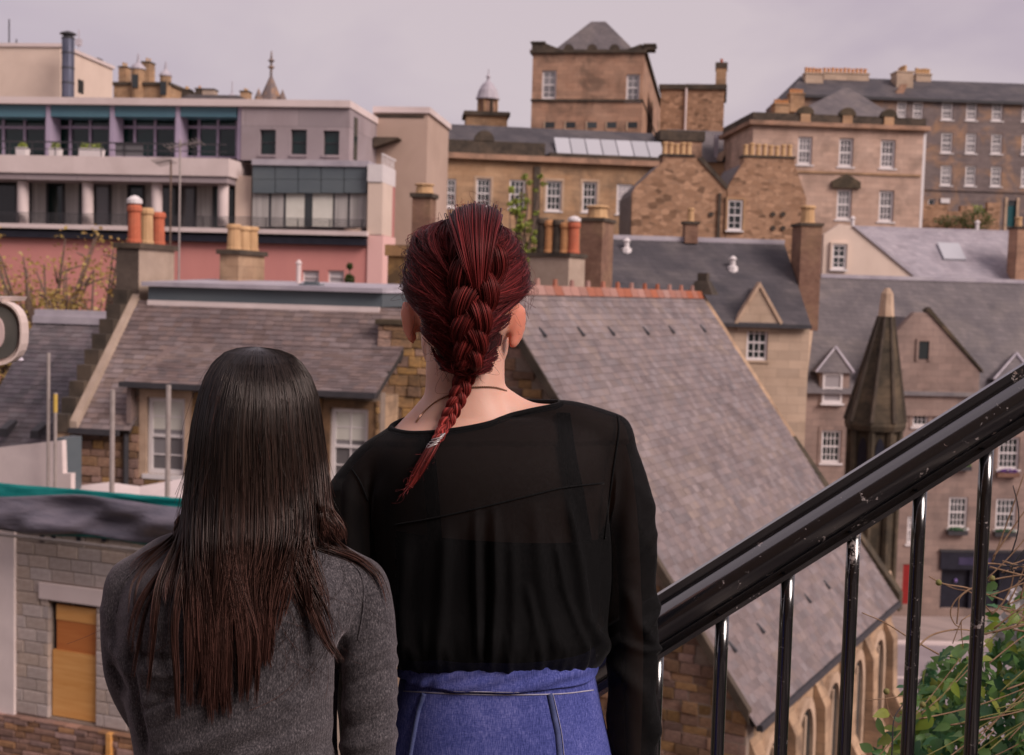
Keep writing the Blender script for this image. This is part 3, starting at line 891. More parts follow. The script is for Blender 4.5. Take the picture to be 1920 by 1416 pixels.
# ------------------------------------------------------------------ cream block with flue behind the modern flats
def cream_block():
    f = Fac(113, 72, -6.5, H(0, 72) )
    r = f.root('cream_block', 'plain cream rendered block behind the flat white roof', 'building')
    a, b, z0, z1 = f.rect((-80, 88, 113, 184))
    d = f.on_side(211, 150, b)[0]
    zb = f.on_side(211, 130, b)[1]
    w = MB().hexa([(a, 0, -2), (b, 0, -2), (b, d, -2), (a, d, -2)], [(a, 0, z1), (b, 0, z1), (b, d, zb), (a, d, zb)]).build('wall', 'cream_render', r)
    MB().hexa([(a - .1, -.1, z1 + .004), (b + .1, -.1, z1 + .004), (b + .1, d + .1, zb + .004), (a - .1, d + .1, zb + .004)],
              [(a - .1, -.1, z1 + .2), (b + .1, -.1, z1 + .2), (b + .1, d + .1, zb + .2), (a - .1, d + .1, zb + .2)]).build('coping', 'pale_concrete', r)
    v, z = f.on_side(151, 175, b); v2, z2 = f.on_side(151, 150, b)
    MB().box(b - .1, b + .03, v - .35, v + .35, z, z2).build('window', 'glass', r)
    # vents on its roof
    for px, k in ((177, 0), (187, 1), (198, 2)):
        v, z = f.on_side(px, 128, b)
        MB().lathe([(.2, z - .2), (.2, z + .35), (.32, z + .38), (.32, z + .5), (.05, z + .62)], (b - .5, v, 0), 8).build('roof_vent', 'dark_metal', r)
    v, z = f.on_side(166, 118, b); zt = f.on_side(166, 56, b)[1]
    m = MB().tube([(b - .6, v, z - .3), (b - .6, v, zt)], .035, 5)
    m.box(b - .75, b - .45, v - .15, v + .15, z + 1.0, z + 1.35).build('antenna', 'lead', r)
    v, z = f.uz(14, 84)
    MB().tube([(v, 1, z - .4), (v, 1, z + .5)], .04, 5).tube([(v - .6, 1, z + .02), (v + .3, 1, z + .02)], .05, 5).tube([(f.uz(0, 60)[0], 1, z - .3), (f.uz(0, 60)[0], 1, z + 1.6)], .04, 5).build('antenna', 'dark_metal', r)
    # flue
    f2 = Fac(128, 70.5, 0, H(0, 70))
    r2 = f2.root('metal_flue', 'tall ribbed blue grey steel flue with dark cowl beside the cream block', 'flue')
    a, b, z0, z1 = f2.rect((116, 72, 139, 184)); c = ((a + b) / 2, 0, 0); q = (b - a) / 2
    zz = [-1] + [z0 + (z1 - z0) * k / 4 for k in range(5)]
    for k in range(5):
        MB().lathe([(q, zz[k]), (q, zz[k + 1] - .04)], c, 16).build('flue_section', 'steel_flue', r2, smooth=False)
        MB().lathe([(q * 1.06, zz[k + 1] - .038), (q * 1.06, zz[k + 1] + .04)], c, 16).build('flue_band', 'dark_metal', r2)
    MB().lathe([(q * .8, z1 + .045), (q * .8, z1 + .15), (q * 1.35, z1 + .2), (q * 1.2, z1 + .28), (.05, z1 + .4)], c, 16).build('cowl', 'dark_metal', r2)
cream_block()

# ------------------------------------------------------------------ modern flats
def modern():
    f = Fac(655, 56, -6.5, GZ)
    r = f.root('modern_flats', 'modern block of flats with white slabs, glass balconies and pink rendered base', 'building')
    # body
    a, b, z0, z1 = f.rect((-90, 197, 654, 560), 2.2)
    MB().box(a, b - .2, 2.2, 12, -.5, z1 - .3).build('core', 'beige_render', r)
    # roof slab
    a, b, z0, z1 = f.rect((-90, 184, 657, 197), -.15)
    MB().box(a, b, -.15, 9.5, z0, z1).build('roof_slab', 'pale_concrete', r)
    # grey wall with three windows
    hs = [(487, 243, 517, 290), (545, 243, 575, 290), (606, 245, 636, 291)]
    w, (a, b, z0, z1) = wall(f, r, (452, 198, 655, 302), hs, 'grey_panel', 0, .35, back=8)
    for h in hs:
        window(f, r, h, 0, 1, 1, fw=.05, mt='dark_metal', glass='glass_green', recess=.22, sill='grey_panel')
    v, z = f.on_side(668, 230, b); 
    MB().box(b - .1, b + .03, .8, 1.4, z0 + .2, z1 - .35).build('window', 'glass_green', r)
    # penthouse glazing
    bays = [(-34, 86), (94, 206), (214, 329), (337, 444)]
    for i, (x0, x1) in enumerate(bays):
        g = 1.2
        pbox(f, r, 'fascia_panel', 'teal_panel', (x0, 197, x1, 219), .15, g + .1)
        A, B, Z0, Z1 = f.rect((x0, 219, x1, 296), g)
        for k in range(3):
            xa, xb = A + (B - A) * k / 3, A + (B - A) * (k + 1) / 3
            Zm = f.uz(x0, 238, g)[1]
            MB().box(xa + .05, xb - .05, g + .1, g + .14, Zm + .06, Z1 - .06).build('pane', 'glass_green', r)
            MB().box(xa + .05, xb - .05, g + .11, g + .15, Z0 + .06, Zm - .06).build('pane', 'glass_green', r)
            m = MB().box(xa - .055, xa + .055, g, g + .16, Z0, Z1)
            m.box(xa + .055, xb - .055, g + .01, g + .15, Zm - .06, Zm + .06).box(xa + .055, xb - .055, g + .01, g + .15, Z1 - .07, Z1).box(xa + .055, xb - .055, g + .01, g + .15, Z0, Z0 + .07)
            if k == 2: m.box(xb - .055, xb + .055, g, g + .16, Z0, Z1)
            m.build('mullion', 'lilac_metal', r)
    for x in (90, 210, 333, 450):
        pbox(f, r, 'pier', 'lilac_metal', (x - 4, 197, x + 4, 300), .1, 1.1)
    # balcony slab
    u0, u1, z0, z1 = f.rect((-90, 293, 429, 326), -1.5)
    vb = f.on_side(470, 310, u1)[0]
    MB().box(u0, u1, -1.5, vb, z0, z1).build('balcony_slab', 'pale_concrete', r)
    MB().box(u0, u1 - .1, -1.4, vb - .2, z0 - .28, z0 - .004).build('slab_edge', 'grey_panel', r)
    m = MB()
    zr = f.uz(200, 268, -1.2)[1]
    m.box(u0, u1 - .2, -1.25, -1.2, zr - .03, zr + .03).box(u0, u1 - .2, -1.24, -1.21, (zr + z1) / 2 - .02, (zr + z1) / 2 + .02)
    k = u0 + .4
    while k < u1:
        m.box(k - .02, k + .02, -1.24, -1.21, z1, zr - .03); k += 1.05
    m.build('railing', 'dark_metal', r)
    pbox(f, r, 'glass_screen', 'glass_grey', (216, 268, 268, 293), -1.18, -1.15)
    # lower floor: columns, glazing
    for x in (38, 160, 290, 415):
        A, B, Z0, Z1 = f.rect((x - 10, 326, x + 10, 425), -1.1)
        MB().lathe([((B - A) / 2, Z0), ((B - A) / 2, Z1 - .3)], ((A + B) / 2, -1.1 + (B - A) / 2, 0), 14).build('column', 'pale_concrete', r, smooth=False)
    xs = [-60, -20, 30, 55, 88, 118, 150, 175, 205, 240, 268, 300, 335, 365, 400, 440]
    for i in range(len(xs) - 1):
        pbox(f, r, 'pane', ['curtain', 'glass', 'glass_grey', 'curtain', 'glass_green'][i % 5], (xs[i] + 2, 326, xs[i + 1] - 2, 430), .5, .6)
        pbox(f, r, 'mullion', 'dark_metal', (xs[i] - 2, 326, xs[i] + 2, 430), .4, .62)
    pbox(f, r, 'wall', 'cream_render', (441, 330, 471, 431), -.25, 2)
    a, b, z0, z1 = f.rect((-90, 425, 688, 438), -1.3)
    MB().box(a, b, -1.3, 2.0, z0 + .1, z1).build('balcony_slab', 'pale_concrete', r)
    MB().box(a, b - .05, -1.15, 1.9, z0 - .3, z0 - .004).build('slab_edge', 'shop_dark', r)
    m = MB(); zr = f.uz(200, 402, -1.2)[1]
    for q in range(6):
        zz = z1 + (zr - z1) * (q + 1) / 6
        m.box(a, b - .1, -1.2, -1.17, zz - .015, zz + .015)
    k = a + .2
    while k < b:
        m.box(k - .02, k + .02, -1.166, -1.14, z1, zr); k += 1.4
    m.build('railing', 'dark_metal', r)
    # corner bay
    A, B, Z0, Z1 = f.rect((472, 300, 692, 311), -.8)
    MB().box(A, B, -.8, 4, Z0, Z1).build('bay_roof', 'lead', r)
    for i in range(5):
        x0 = 473 + i * 43
        pbox(f, r, 'spandrel_panel', 'bluegrey_panel', (x0 + .6, 311, x0 + 42.2, 336), -.7, 1)
        pbox(f, r, 'spandrel_panel', 'bluegrey_panel', (x0 + .6, 336.7, x0 + 42.2, 362), -.7, 1)
    xs = [473, 504, 508, 532, 536, 571, 586, 624, 628, 652, 656, 688]
    ms = ['curtain', 'shop_dark', 'curtain', 'shop_dark', 'blind', 'glass', 'blind', 'dark_metal', 'curtain', 'dark_metal', 'curtain']
    for i in range(11):
        pbox(f, r, 'pane' if ms[i] not in ('shop_dark', 'dark_metal') else 'mullion', ms[i], (xs[i], 363, xs[i + 1] - .4, 425), -.5, 1)
    # white corner and pink walls
    A, B, Z0, Z1 = f.rect((689, 308, 717, 341), -1.0)
    d = f.on_side(742, 320, B)[0]
    MB().box(A, B, -1.0, d, Z0, Z1).build('corner_parapet', 'white_paint', r)
    m = MB(); zz = f.uz(700, 290, -1)[1]
    for q in range(7): m.box(B - .04, B, -1 + q * (d + 1) / 7, -.96 + q * (d + 1) / 7, Z1, zz)
    m.box(B - .05, B + .01, -1, d, zz, zz + .06).build('railing', 'white_paint', r)
    A, B, Z2, Z3 = f.rect((689, 342, 717, 440), -.95)
    MB().box(A, B, -.95, d * .6, Z2, Z3).build('wall', 'cream_render', r)
    MB().box(A + .5, B - .01, d * .6 + .01, d - .1, Z2, Z3).build('wall', 'rose_render', r)
    hs = [(567, 507, 598, 532), (615, 507, 645, 532)]
    wall(f, r, (-90, 445, 688, 560), hs, 'pink_render', -.85, .4, down=-.5, back=2.4)
    for h in hs: window(f, r, h, -.85, 1, 2, fw=.06, glass='glass_pale', recess=.15)
    hs = None
    A, B, Z2, Z3 = f.rect((688.4, 441, 717, 560), -.93)
    MB().box(A, B, -.93, d - .1, -.5, Z3).build('wall', 'pink_pale', r)
    # stair block at the right
    f2 = Fac(800, 61, -6.5, GZ)
    r2 = f2.root('stair_block', 'tall beige rendered windowless block beside the modern flats', 'building')
    A, B, Z0, Z1 = f2.rect((698, 212, 800, 400))
    d = f2.on_side(841, 260, B)[0]
    MB().box(A, B, 0, d, -.5, Z1 - .004).build('wall', 'beige_render', r2)
    MB().box(A, B + .12, -.12, d + .1, Z1, Z1 + .28).build('coping', 'pale_concrete', r2)
    pbox(f2, r2, 'vent_slot', 'stone_dark', (704, 215, 795, 221), -.03, .1)
    a, b, z0, z1 = f2.rect((700, 257, 746, 276), -.9)
    MB().hexa([(a, -.9, z0), (b, -.9, z0 + .4), (b, -.01, z0 + .4), (a, -.01, z0)], [(a, -.9, z1), (b, -.9, z1), (b, -.01, z1), (a, -.01, z1)]).build('canopy', 'stone_dark', r2)
    # planters on the upper balcony
    fb = f
    for i, (x0, x1, lab) in enumerate(((29, 48, 'small white planter with a round green shrub on the upper balcony'), (91, 110, 'white planter with green shrub beside a lilac pier on the upper balcony'), (146, 190, 'long white trough planter with spreading green shrubs on the upper balcony'))):
        A, B, Z0, Z1 = f.rect((x0, 279, x1, 293.2), -.7)
        Z0 = z0b = f.rect((-90, 293, 429, 326), -1.5)[3]
        t = thing('planter', lab, 'planter', f.world((A + B) / 2, -.5, Z0 + .002), f.yaw, 'planters on the upper balcony')
        w = (B - A) / 2
        MB().hexa([(-w * .9, -.2, 0), (w * .9, -.2, 0), (w * .9, .2, 0), (-w * .9, .2, 0)], [(-w, -.22, .42), (w, -.22, .42), (w, .22, .42), (-w, .22, .42)]).build('trough', 'white_paint', t)
        leaves(t, [(q, 0, .5, w * (.8 if i < 2 else .35), .25, .22) for q in ((0,) if i < 2 else (-w * .65, -w * .1, w * .6))], 260, .09, 'leaf_tree', 'shrub')

def leaves(parent, blobs, n, size, mt, name='foliage', flat=.5):
    """many small leaf faces spread through ellipsoids (x, y, z, rx, ry, rz)"""
    m = MB()
    vol = [b[3] * b[4] * b[5] for b in blobs]
    for b, vv in zip(blobs, vol):
        k = max(8, int(n * vv / sum(vol)))
        for _ in range(k):
            d = Vector((random.gauss(0, 1), random.gauss(0, 1), random.gauss(0, 1))).normalized() * (U(.25, 1) ** .5)
            c = Vector((b[0] + d.x * b[3], b[1] + d.y * b[4], b[2] + d.z * b[5]))
            t = Vector((random.gauss(0, 1), random.gauss(0, 1), random.gauss(0, 1) * flat)).normalized()
            s = t.orthogonal().normalized()
            s = (s * math.cos(U(0, 6.28)) + t.cross(s) * math.sin(U(0, 6.28))).normalized()
            L_ = size * U(.6, 1.3); W = L_ * .35
            m.add([c - t * L_ / 2, c + s * W, c + t * L_ / 2, c - s * W], [(0, 1, 2, 3)], R())
    return m.build(name, mt, parent, kind='stuff' if False else None)
modern()

# ------------------------------------------------------------------ the ridge of old buildings behind
def tower_block():
    f = Fac(1205, 112, -9, H(0, 112) - 1)
    r = f.root('stone_tower_block', 'tall brown stone block with pyramid slate roof above a blackened parapet', 'building')
    hs = [(1016, 132, 1043, 186), (1174, 139, 1199, 190)]
    w, (a, b, z0, z1) = wall(f, r, (997, 100, 1205, 260), hs, 'stone_pink', 0, .4, down=-1)
    d = f.on_side(1249, 200, b)[0]
    MB().box(a, b, .41, d, -1, z1 - .003).build('wall', 'stone_pink', r)
    for h in hs: window(f, r, h, 0, 2, 4, fw=.16, bw=.05, glass='glass_grey', recess=.2)
    for x in (1022, 1061, 1101, 1138, 1177):
        pbox(f, r, 'window', 'glass', (x, 229, x + 18, 240), -.02, .1)
        q = f.rect((x - 3, 228, x, 245), -.03); MB().box(q[0], q[1], -.06, .03, q[2], q[3]).build('surround', 'stone_dressed', r)
    a1, b1, c1, d1 = f.rect((995, 186, 1206, 190), -.15)
    MB().box(a1, b1, -.15, d + .1, c1, d1).build('string_course', 'stone_dark', r)
    za, zb = f.uz(1100, 107, -.25)[1], f.uz(1100, 93, -.25)[1]
    MB().box(a - .25, b + .25, -.25, d + .2, z1 + .003, zb).build('parapet', 'stone_dark', r)
    for x0, x1, yt in ((997, 1020, 78), (1208, 1228, 82)):
        A, B, Z0, Z1 = f.rect((x0, yt, x1, 95), -.2)
        MB().box(A, B, -.2, 1.4, zb + .002, Z1 - .15).box(A - .1, B + .1, -.3, 1.5, Z1 - .148, Z1).build('pedestal', 'stone_dark', r)
        MB().hexa([(B - .3 if x0 < 1100 else A + .3, -.1, zb + .003), (B + 1.6 if x0 < 1100 else A - 1.6, -.1, zb + .003), (B + 1.6 if x0 < 1100 else A - 1.6, .5, zb + .003), (B - .3 if x0 < 1100 else A + .3, .5, zb + .003)],
                  [(B - .2 if x0 < 1100 else A + .2, -.1, Z1 - .3), (B + .3 if x0 < 1100 else A - .3, -.1, zb + .5), (B + .3 if x0 < 1100 else A - .3, .5, zb + .5), (B - .2 if x0 < 1100 else A + .2, .5, Z1 - .3)]).build('scroll', 'stone_dark', r)
    for x in (1066, 1110, 1152):
        A, Z = f.uz(x, 95, -.1)
        MB().prism([(A + .45 * math.cos(t * math.pi / 8), zb + .002 + .5 * math.sin(t * math.pi / 8)) for t in range(9)], -.1, .5).build('shell_ornament', 'stone_dark', r)
    # pyramid roof
    A, B, Z0, Z1 = f.rect((1030, 42, 1200, 98), 1.2)
    Z1 = f.uz(1120, 42, 3.6)[1]
    t0, t1 = f.uz(1109, 42, 3.6)[0], f.uz(1136, 42, 3.6)[0]
    MB().hexa([(A, .6, zb - .3), (B, .6, zb - .3), (B, 6.6, zb - .3), (A, 6.6, zb - .3)], [(t0, 3.3, Z1), (t1, 3.3, Z1), (t1, 3.9, Z1), (t0, 3.9, Z1)]).build('roof', 'slate_grey', r)
    # downpipes on the right side
    for v in (d * .3, d * .6, d * .85):
        MB().tube([(b + .1, v, z1 - 2), (b + .1, v, 0)], .09, 6).build('downpipe', 'stone_dressed', r)
    # lower wing
    f2 = Fac(1300, 118, -9, H(0, 118) - 1)
    r2 = f2.root('stone_wing', 'lower brown stone wing with tall single chimney and blue rooflight', 'building')
    a, b, z0, z1 = f2.rect((1238, 168, 1357, 260))
    MB().box(a, b, 0, 8, -1, z1).build('wall', 'stone_rubble', r2)
    MB().box(a - .2, b + .2, -.2, 8.2, z1 + .003, z1 + .45).build('cornice', 'stone_dark', r2)
    chimney(f2, r2, (1342, 117, 1362, 170), .3, 2.2, 'stone_tan', 3, 'pot_red', pot_h=.35, cap_h=.5)
    A, B, Z0, Z1 = f2.rect((1273, 152, 1325, 166), 3)
    MB().hexa([(A, 3, Z0 - .4), (B, 3, Z0 - .4), (B, 6, Z0 - .4), (A, 6, Z0 - .4)], [(A + .7, 4, Z1), (B - .7, 4, Z1), (B - .7, 5, Z1), (A + .7, 5, Z1)]).build('rooflight', 'glass_rooflight', r2)
    A, Z = f2.uz(1287, 165, -.1)
    MB().tube([(A, -.12, Z), (A, -.12, 0)], .12, 6).build('downpipe', 'pale_concrete', r2)
tower_block()

def classical():
    f = Fac(1000, 95, 8, H(0, 95) - 3)
    r = f.root('classical_building', 'long low tan classical building with slate roof and glazed rooflight', 'building')
    hs = [(832, 335, 855, 389), (893, 335, 920, 390), (955, 337, 985, 392), (1024, 339, 1053, 396), (1092, 341, 1119, 398), (1156, 345, 1186, 402)]
    w, (a, b, z0, z1) = wall(f, r, (800, 305, 1250, 450), hs, 'stone_tan', 0, .35, down=-1, back=9)
    for i, h in enumerate(hs):
        window(f, r, h, 0, 3, 4, fw=.13, bw=.045, recess=.15, glass='glass' if i < 5 else 'glass_pale', surround='stone_dressed' if i in (1, 3, 4) else None)
    A, B, Z0, Z1 = f.rect((800, 297, 1250, 305), -.4)
    MB().box(A, b + .4, -.5, 9.2, z1 + .003, z1 + .4).build('cornice', 'stone_pink', r)
    zc = z1 + .404; zp = f.uz(1000, 281, -.2)[1]
    MB().box(A, f.uz(1021, 290)[0], -.2, .6, zc, zp + .5).build('parapet', 'stone_dark', r)
    MB().box(f.uz(1030, 290)[0], b, -.2, .6, zc, zp - .15).build('parapet', 'stone_dark', r)
    A, Z = f.uz(908, 275, -.25)
    MB().prism([(A + .75 * math.cos(t * math.pi / 8), zp + .504 + .75 * math.sin(t * math.pi / 8)) for t in range(9)], -.25, .3).build('shell_ornament', 'stone_dark', r)
    # slate roof
    zr = f.uz(1000, 240, 5)[1]
    roofplane(r, (a, .7, zp - .2), (b, .7, zp - .2), (b, 5, zr), (a, 5, zr), 'slate_dark')
    roofplane(r, (b, 9.3, zp - .2), (a, 9.3, zp - .2), (a, 5.01, zr), (b, 5.01, zr), 'slate_dark')
    A = f.uz(1040, 285, 1.6)[0]
    zl0, zl1 = f.uz(1140, 300, .9)[1], f.uz(1140, 270, 2.4)[1]
    n = 7
    for k in range(n):
        xa, xb = A + (b - A) * k / n, A + (b - A) * (k + 1) / n
        MB().hexa([(xa + .04, .65, zl0), (xb - .04, .65, zl0), (xb - .04, 2.3, zl1 + .1), (xa + .04, 2.3, zl1 + .1)], [(xa + .04, .6, zl0 + .15), (xb - .04, .6, zl0 + .15), (xb - .04, 2.3, zl1 + .3), (xa + .04, 2.3, zl1 + .3)]).build('rooflight', 'glass_rooflight', r)
    pbox(f, r, 'downpipe', 'stone_dark', (1000, 312, 1012, 450), -.15, -.01)
    # slate roof with arched dormer further right
    f2 = Fac(1340, 100, 4, H(0, 100) - 2)
    r2 = f2.root('arched_dormer_house', 'dark slate roof with a round arched stone dormer', 'house')
    a, b, z0, z1 = f2.rect((1262, 305, 1420, 420))
    MB().box(a, b, 0, 7, -1, z1).build('wall', 'stone_tan', r2)
    zr = f2.uz(1340, 246, 3.5)[1]
    MB().add([(a, -.2, z1 + .01), (b, -.2, z1 + .01), (b, 3.5, zr), (a, 3.5, zr), (a, 7.2, z1 + .01), (b, 7.2, z1 + .01)], [(0, 1, 2, 3), (5, 4, 3, 2), (0, 3, 4), (1, 5, 2), (0, 4, 5, 1)]).build('roof', 'slate_grey', r2)
    A, Z = f2.uz(1368, 303, -.3); q = .95
    ring = [(A + q * math.cos(t * math.pi / 10), Z + q * math.sin(t * math.pi / 10)) for t in range(11)]
    inn = [(A + q * .62 * math.cos(t * math.pi / 10), Z + q * .62 * math.sin(t * math.pi / 10)) for t in range(10, -1, -1)]
    MB().prism(ring + inn, -.4, 1.5).build('dormer_arch', 'stone_dressed', r2)
    MB().prism(inn[::-1], -.2, 1.4).build('dormer_window', 'glass', r2)
    pbox(f2, r2, 'roof_strip', 'lead', (1340, 252, 1347, 303), .3, .7)
    A, B, Z0, Z1 = f2.rect((1238, 245, 1322, 252), -.5)
    MB().box(A, B, -.6, 2, Z0 - .5, Z1).build('parapet', 'stone_dark', r2)
    MB().box(A + .3, B - .2, -.5, 2, 0, Z0 - .51).build('wall', 'stone_pink', r2)
classical()

def rubble_gables():
    f = Fac(1360, 80, 3, H(0, 80) - 1)
    for i, (pts, lab) in enumerate((([(1186, 470), (1362, 470), (1362, 355), (1308, 297), (1250, 297), (1192, 350), (1186, 362)], 'rubble stone gable with small chimney beside the tan building wing'),
                      ([(1362.5, 470), (1512, 470), (1512, 372), (1488, 302), (1396, 302), (1364, 352)], 'rubble stone gable with white sash window and long chimney'))):
        r = f.root('rubble_gable_house', lab, 'house')
        poly = [f.uz(x, y) for x, y in pts]
        poly = [(x, 0 if k < 2 else z) for k, (x, z) in enumerate(poly)]
        MB().prism(poly, 0, .5).build('gable_wall', 'stone_rubble', r)
        xs = [p[0] for p in poly]; zt = max(p[1] for p in poly); ze = min(p[1] for p in poly[2:]) 
        MB().prism([(x, z - (.12 if k > 1 else 0)) for k, (x, z) in enumerate(poly)], .51, 6).build('roof', 'slate_grey', r)
        if i == 0:
            chimney(f, r, (1243, 289, 1300, 318), .02, 1.3, 'brick_brown', 5, 'pot_yellow', pot_h=.75, pot_r=.17)
            MB().prism([(f.uz(x, y)[0], f.uz(x, y)[1]) for x, y in ((1308, 297), (1316, 294), (1366, 350), (1362, 356))], -.1, .55).build('skew', 'stone_dark', r)
        else:
            chimney(f, r, (1395, 292, 1490, 312), .02, 1.1, 'stone_rubble', 8, 'pot_yellow', pot_h=.75, pot_r=.16)
            h = (1364, 375, 1392, 432)
            u0, u1, z0, z1 = f.rect(h)
            window(f, r, h, -.14, 2, 4, fw=.11, bw=.04, recess=.1)
            MB().box(u0 - .14, u0 - .002, -.16, -.003, z0 - .1, z1 + .15).box(u1 + .002, u1 + .14, -.16, -.003, z0 - .1, z1 + .15).box(u0 - .002, u1 + .002, -.16, -.003, z1 + .002, z1 + .15).build('surround', 'stone_tan', r)
            pbox(f, r, 'downpipe', 'stone_dark', (1346, 362, 1351, 450), -.15, -.01)
            for x, y in ((1449, 402), (1468, 402), (1468, 428), (1333, 402), (1449, 428)):
                A, Z = f.uz(x, y); MB().lathe([(.16, 0), (.16, .08)], (0, 0, 0), 8).build('wall_vent', 'stone_dark', r).matrix_basis = Matrix.Translation((A, -.02, Z)) @ Matrix.Rotation(rad(90), 4, 'X')
rubble_gables()

def square_building():
    f = Fac(1600, 92, 4, H(0, 92) - 2)
    r = f.root('square_sandstone_building', 'square pale sandstone building with blackened parapet and hipped slate roof', 'building')
    hs = [(1496, 256, 1523, 309), (1573, 259, 1600, 313), (1651, 262, 1679, 316), (1569, 355, 1597, 412), (1648, 357, 1676, 416)]
    w, (a, b, z0, z1) = wall(f, r, (1408, 240, 1727, 470), hs, 'stone_pale', 0, .35, down=-1, back=9)
    for h in hs: window(f, r, h, 0, 3, 4, fw=.16, bw=.045, recess=.2, glass='glass_grey')
    MB().box(a - .35, b + .35, -.4, 9.3, z1 + .003, z1 + .3).build('cornice', 'stone_pink', r)
    zp = f.uz(1570, 216, -.1)[1]
    MB().box(a - .1, b + .1, -.1, 9, z1 + .304, zp).build('parapet', 'stone_dark', r)
    for x in (1511, 1590, 1668):
        A, Z = f.uz(x, 216, -.2)
        MB().prism([(A + .6 * math.cos(t * math.pi / 8), zp + .002 + .55 * math.sin(t * math.pi / 8)) for t in range(9)], -.22, .3).build('shell_ornament', 'stone_moss', r)
        MB().box(A - .35, A + .35, -.2, -.102, z1 + .304, zp).build('pedestal', 'stone_tan', r)
    A, B, _, _ = f.rect((1468, 175, 1706, 216), 1)
    zt = f.uz(1585, 166, 4.5)[1]; c0 = f.uz(1580, 166, 4.5)[0]; c1 = f.uz(1592, 166, 4.5)[0]
    MB().hexa([(A, .8, zp - .4), (B, .8, zp - .4), (B, 8.4, zp - .4), (A, 8.4, zp - .4)], [(c0, 4.3, zt), (c1, 4.3, zt), (c1, 4.7, zt), (c0, 4.7, zt)]).build('roof', 'slate_grey', r)
    a1, b1, c, d = f.rect((1408, 322, 1727, 326), -.1)
    MB().box(a1, b1, -.1, .1, c, d).build('string_course', 'stone_tan', r)
    pts = [(1559, 352), (1612, 354), (1612, 342), (1586, 326), (1559, 340)]
    MB().prism([f.uz(x, y) for x, y in pts], -.22, -.003).build('pediment', 'stone_moss', r)
    a1, b1, c, d = f.rect((1722, 250, 1727, 470), -.1)
    MB().box(b + .002, b + .2, .0, .3, 0, d).build('downpipe', 'white_paint', r)
square_building()

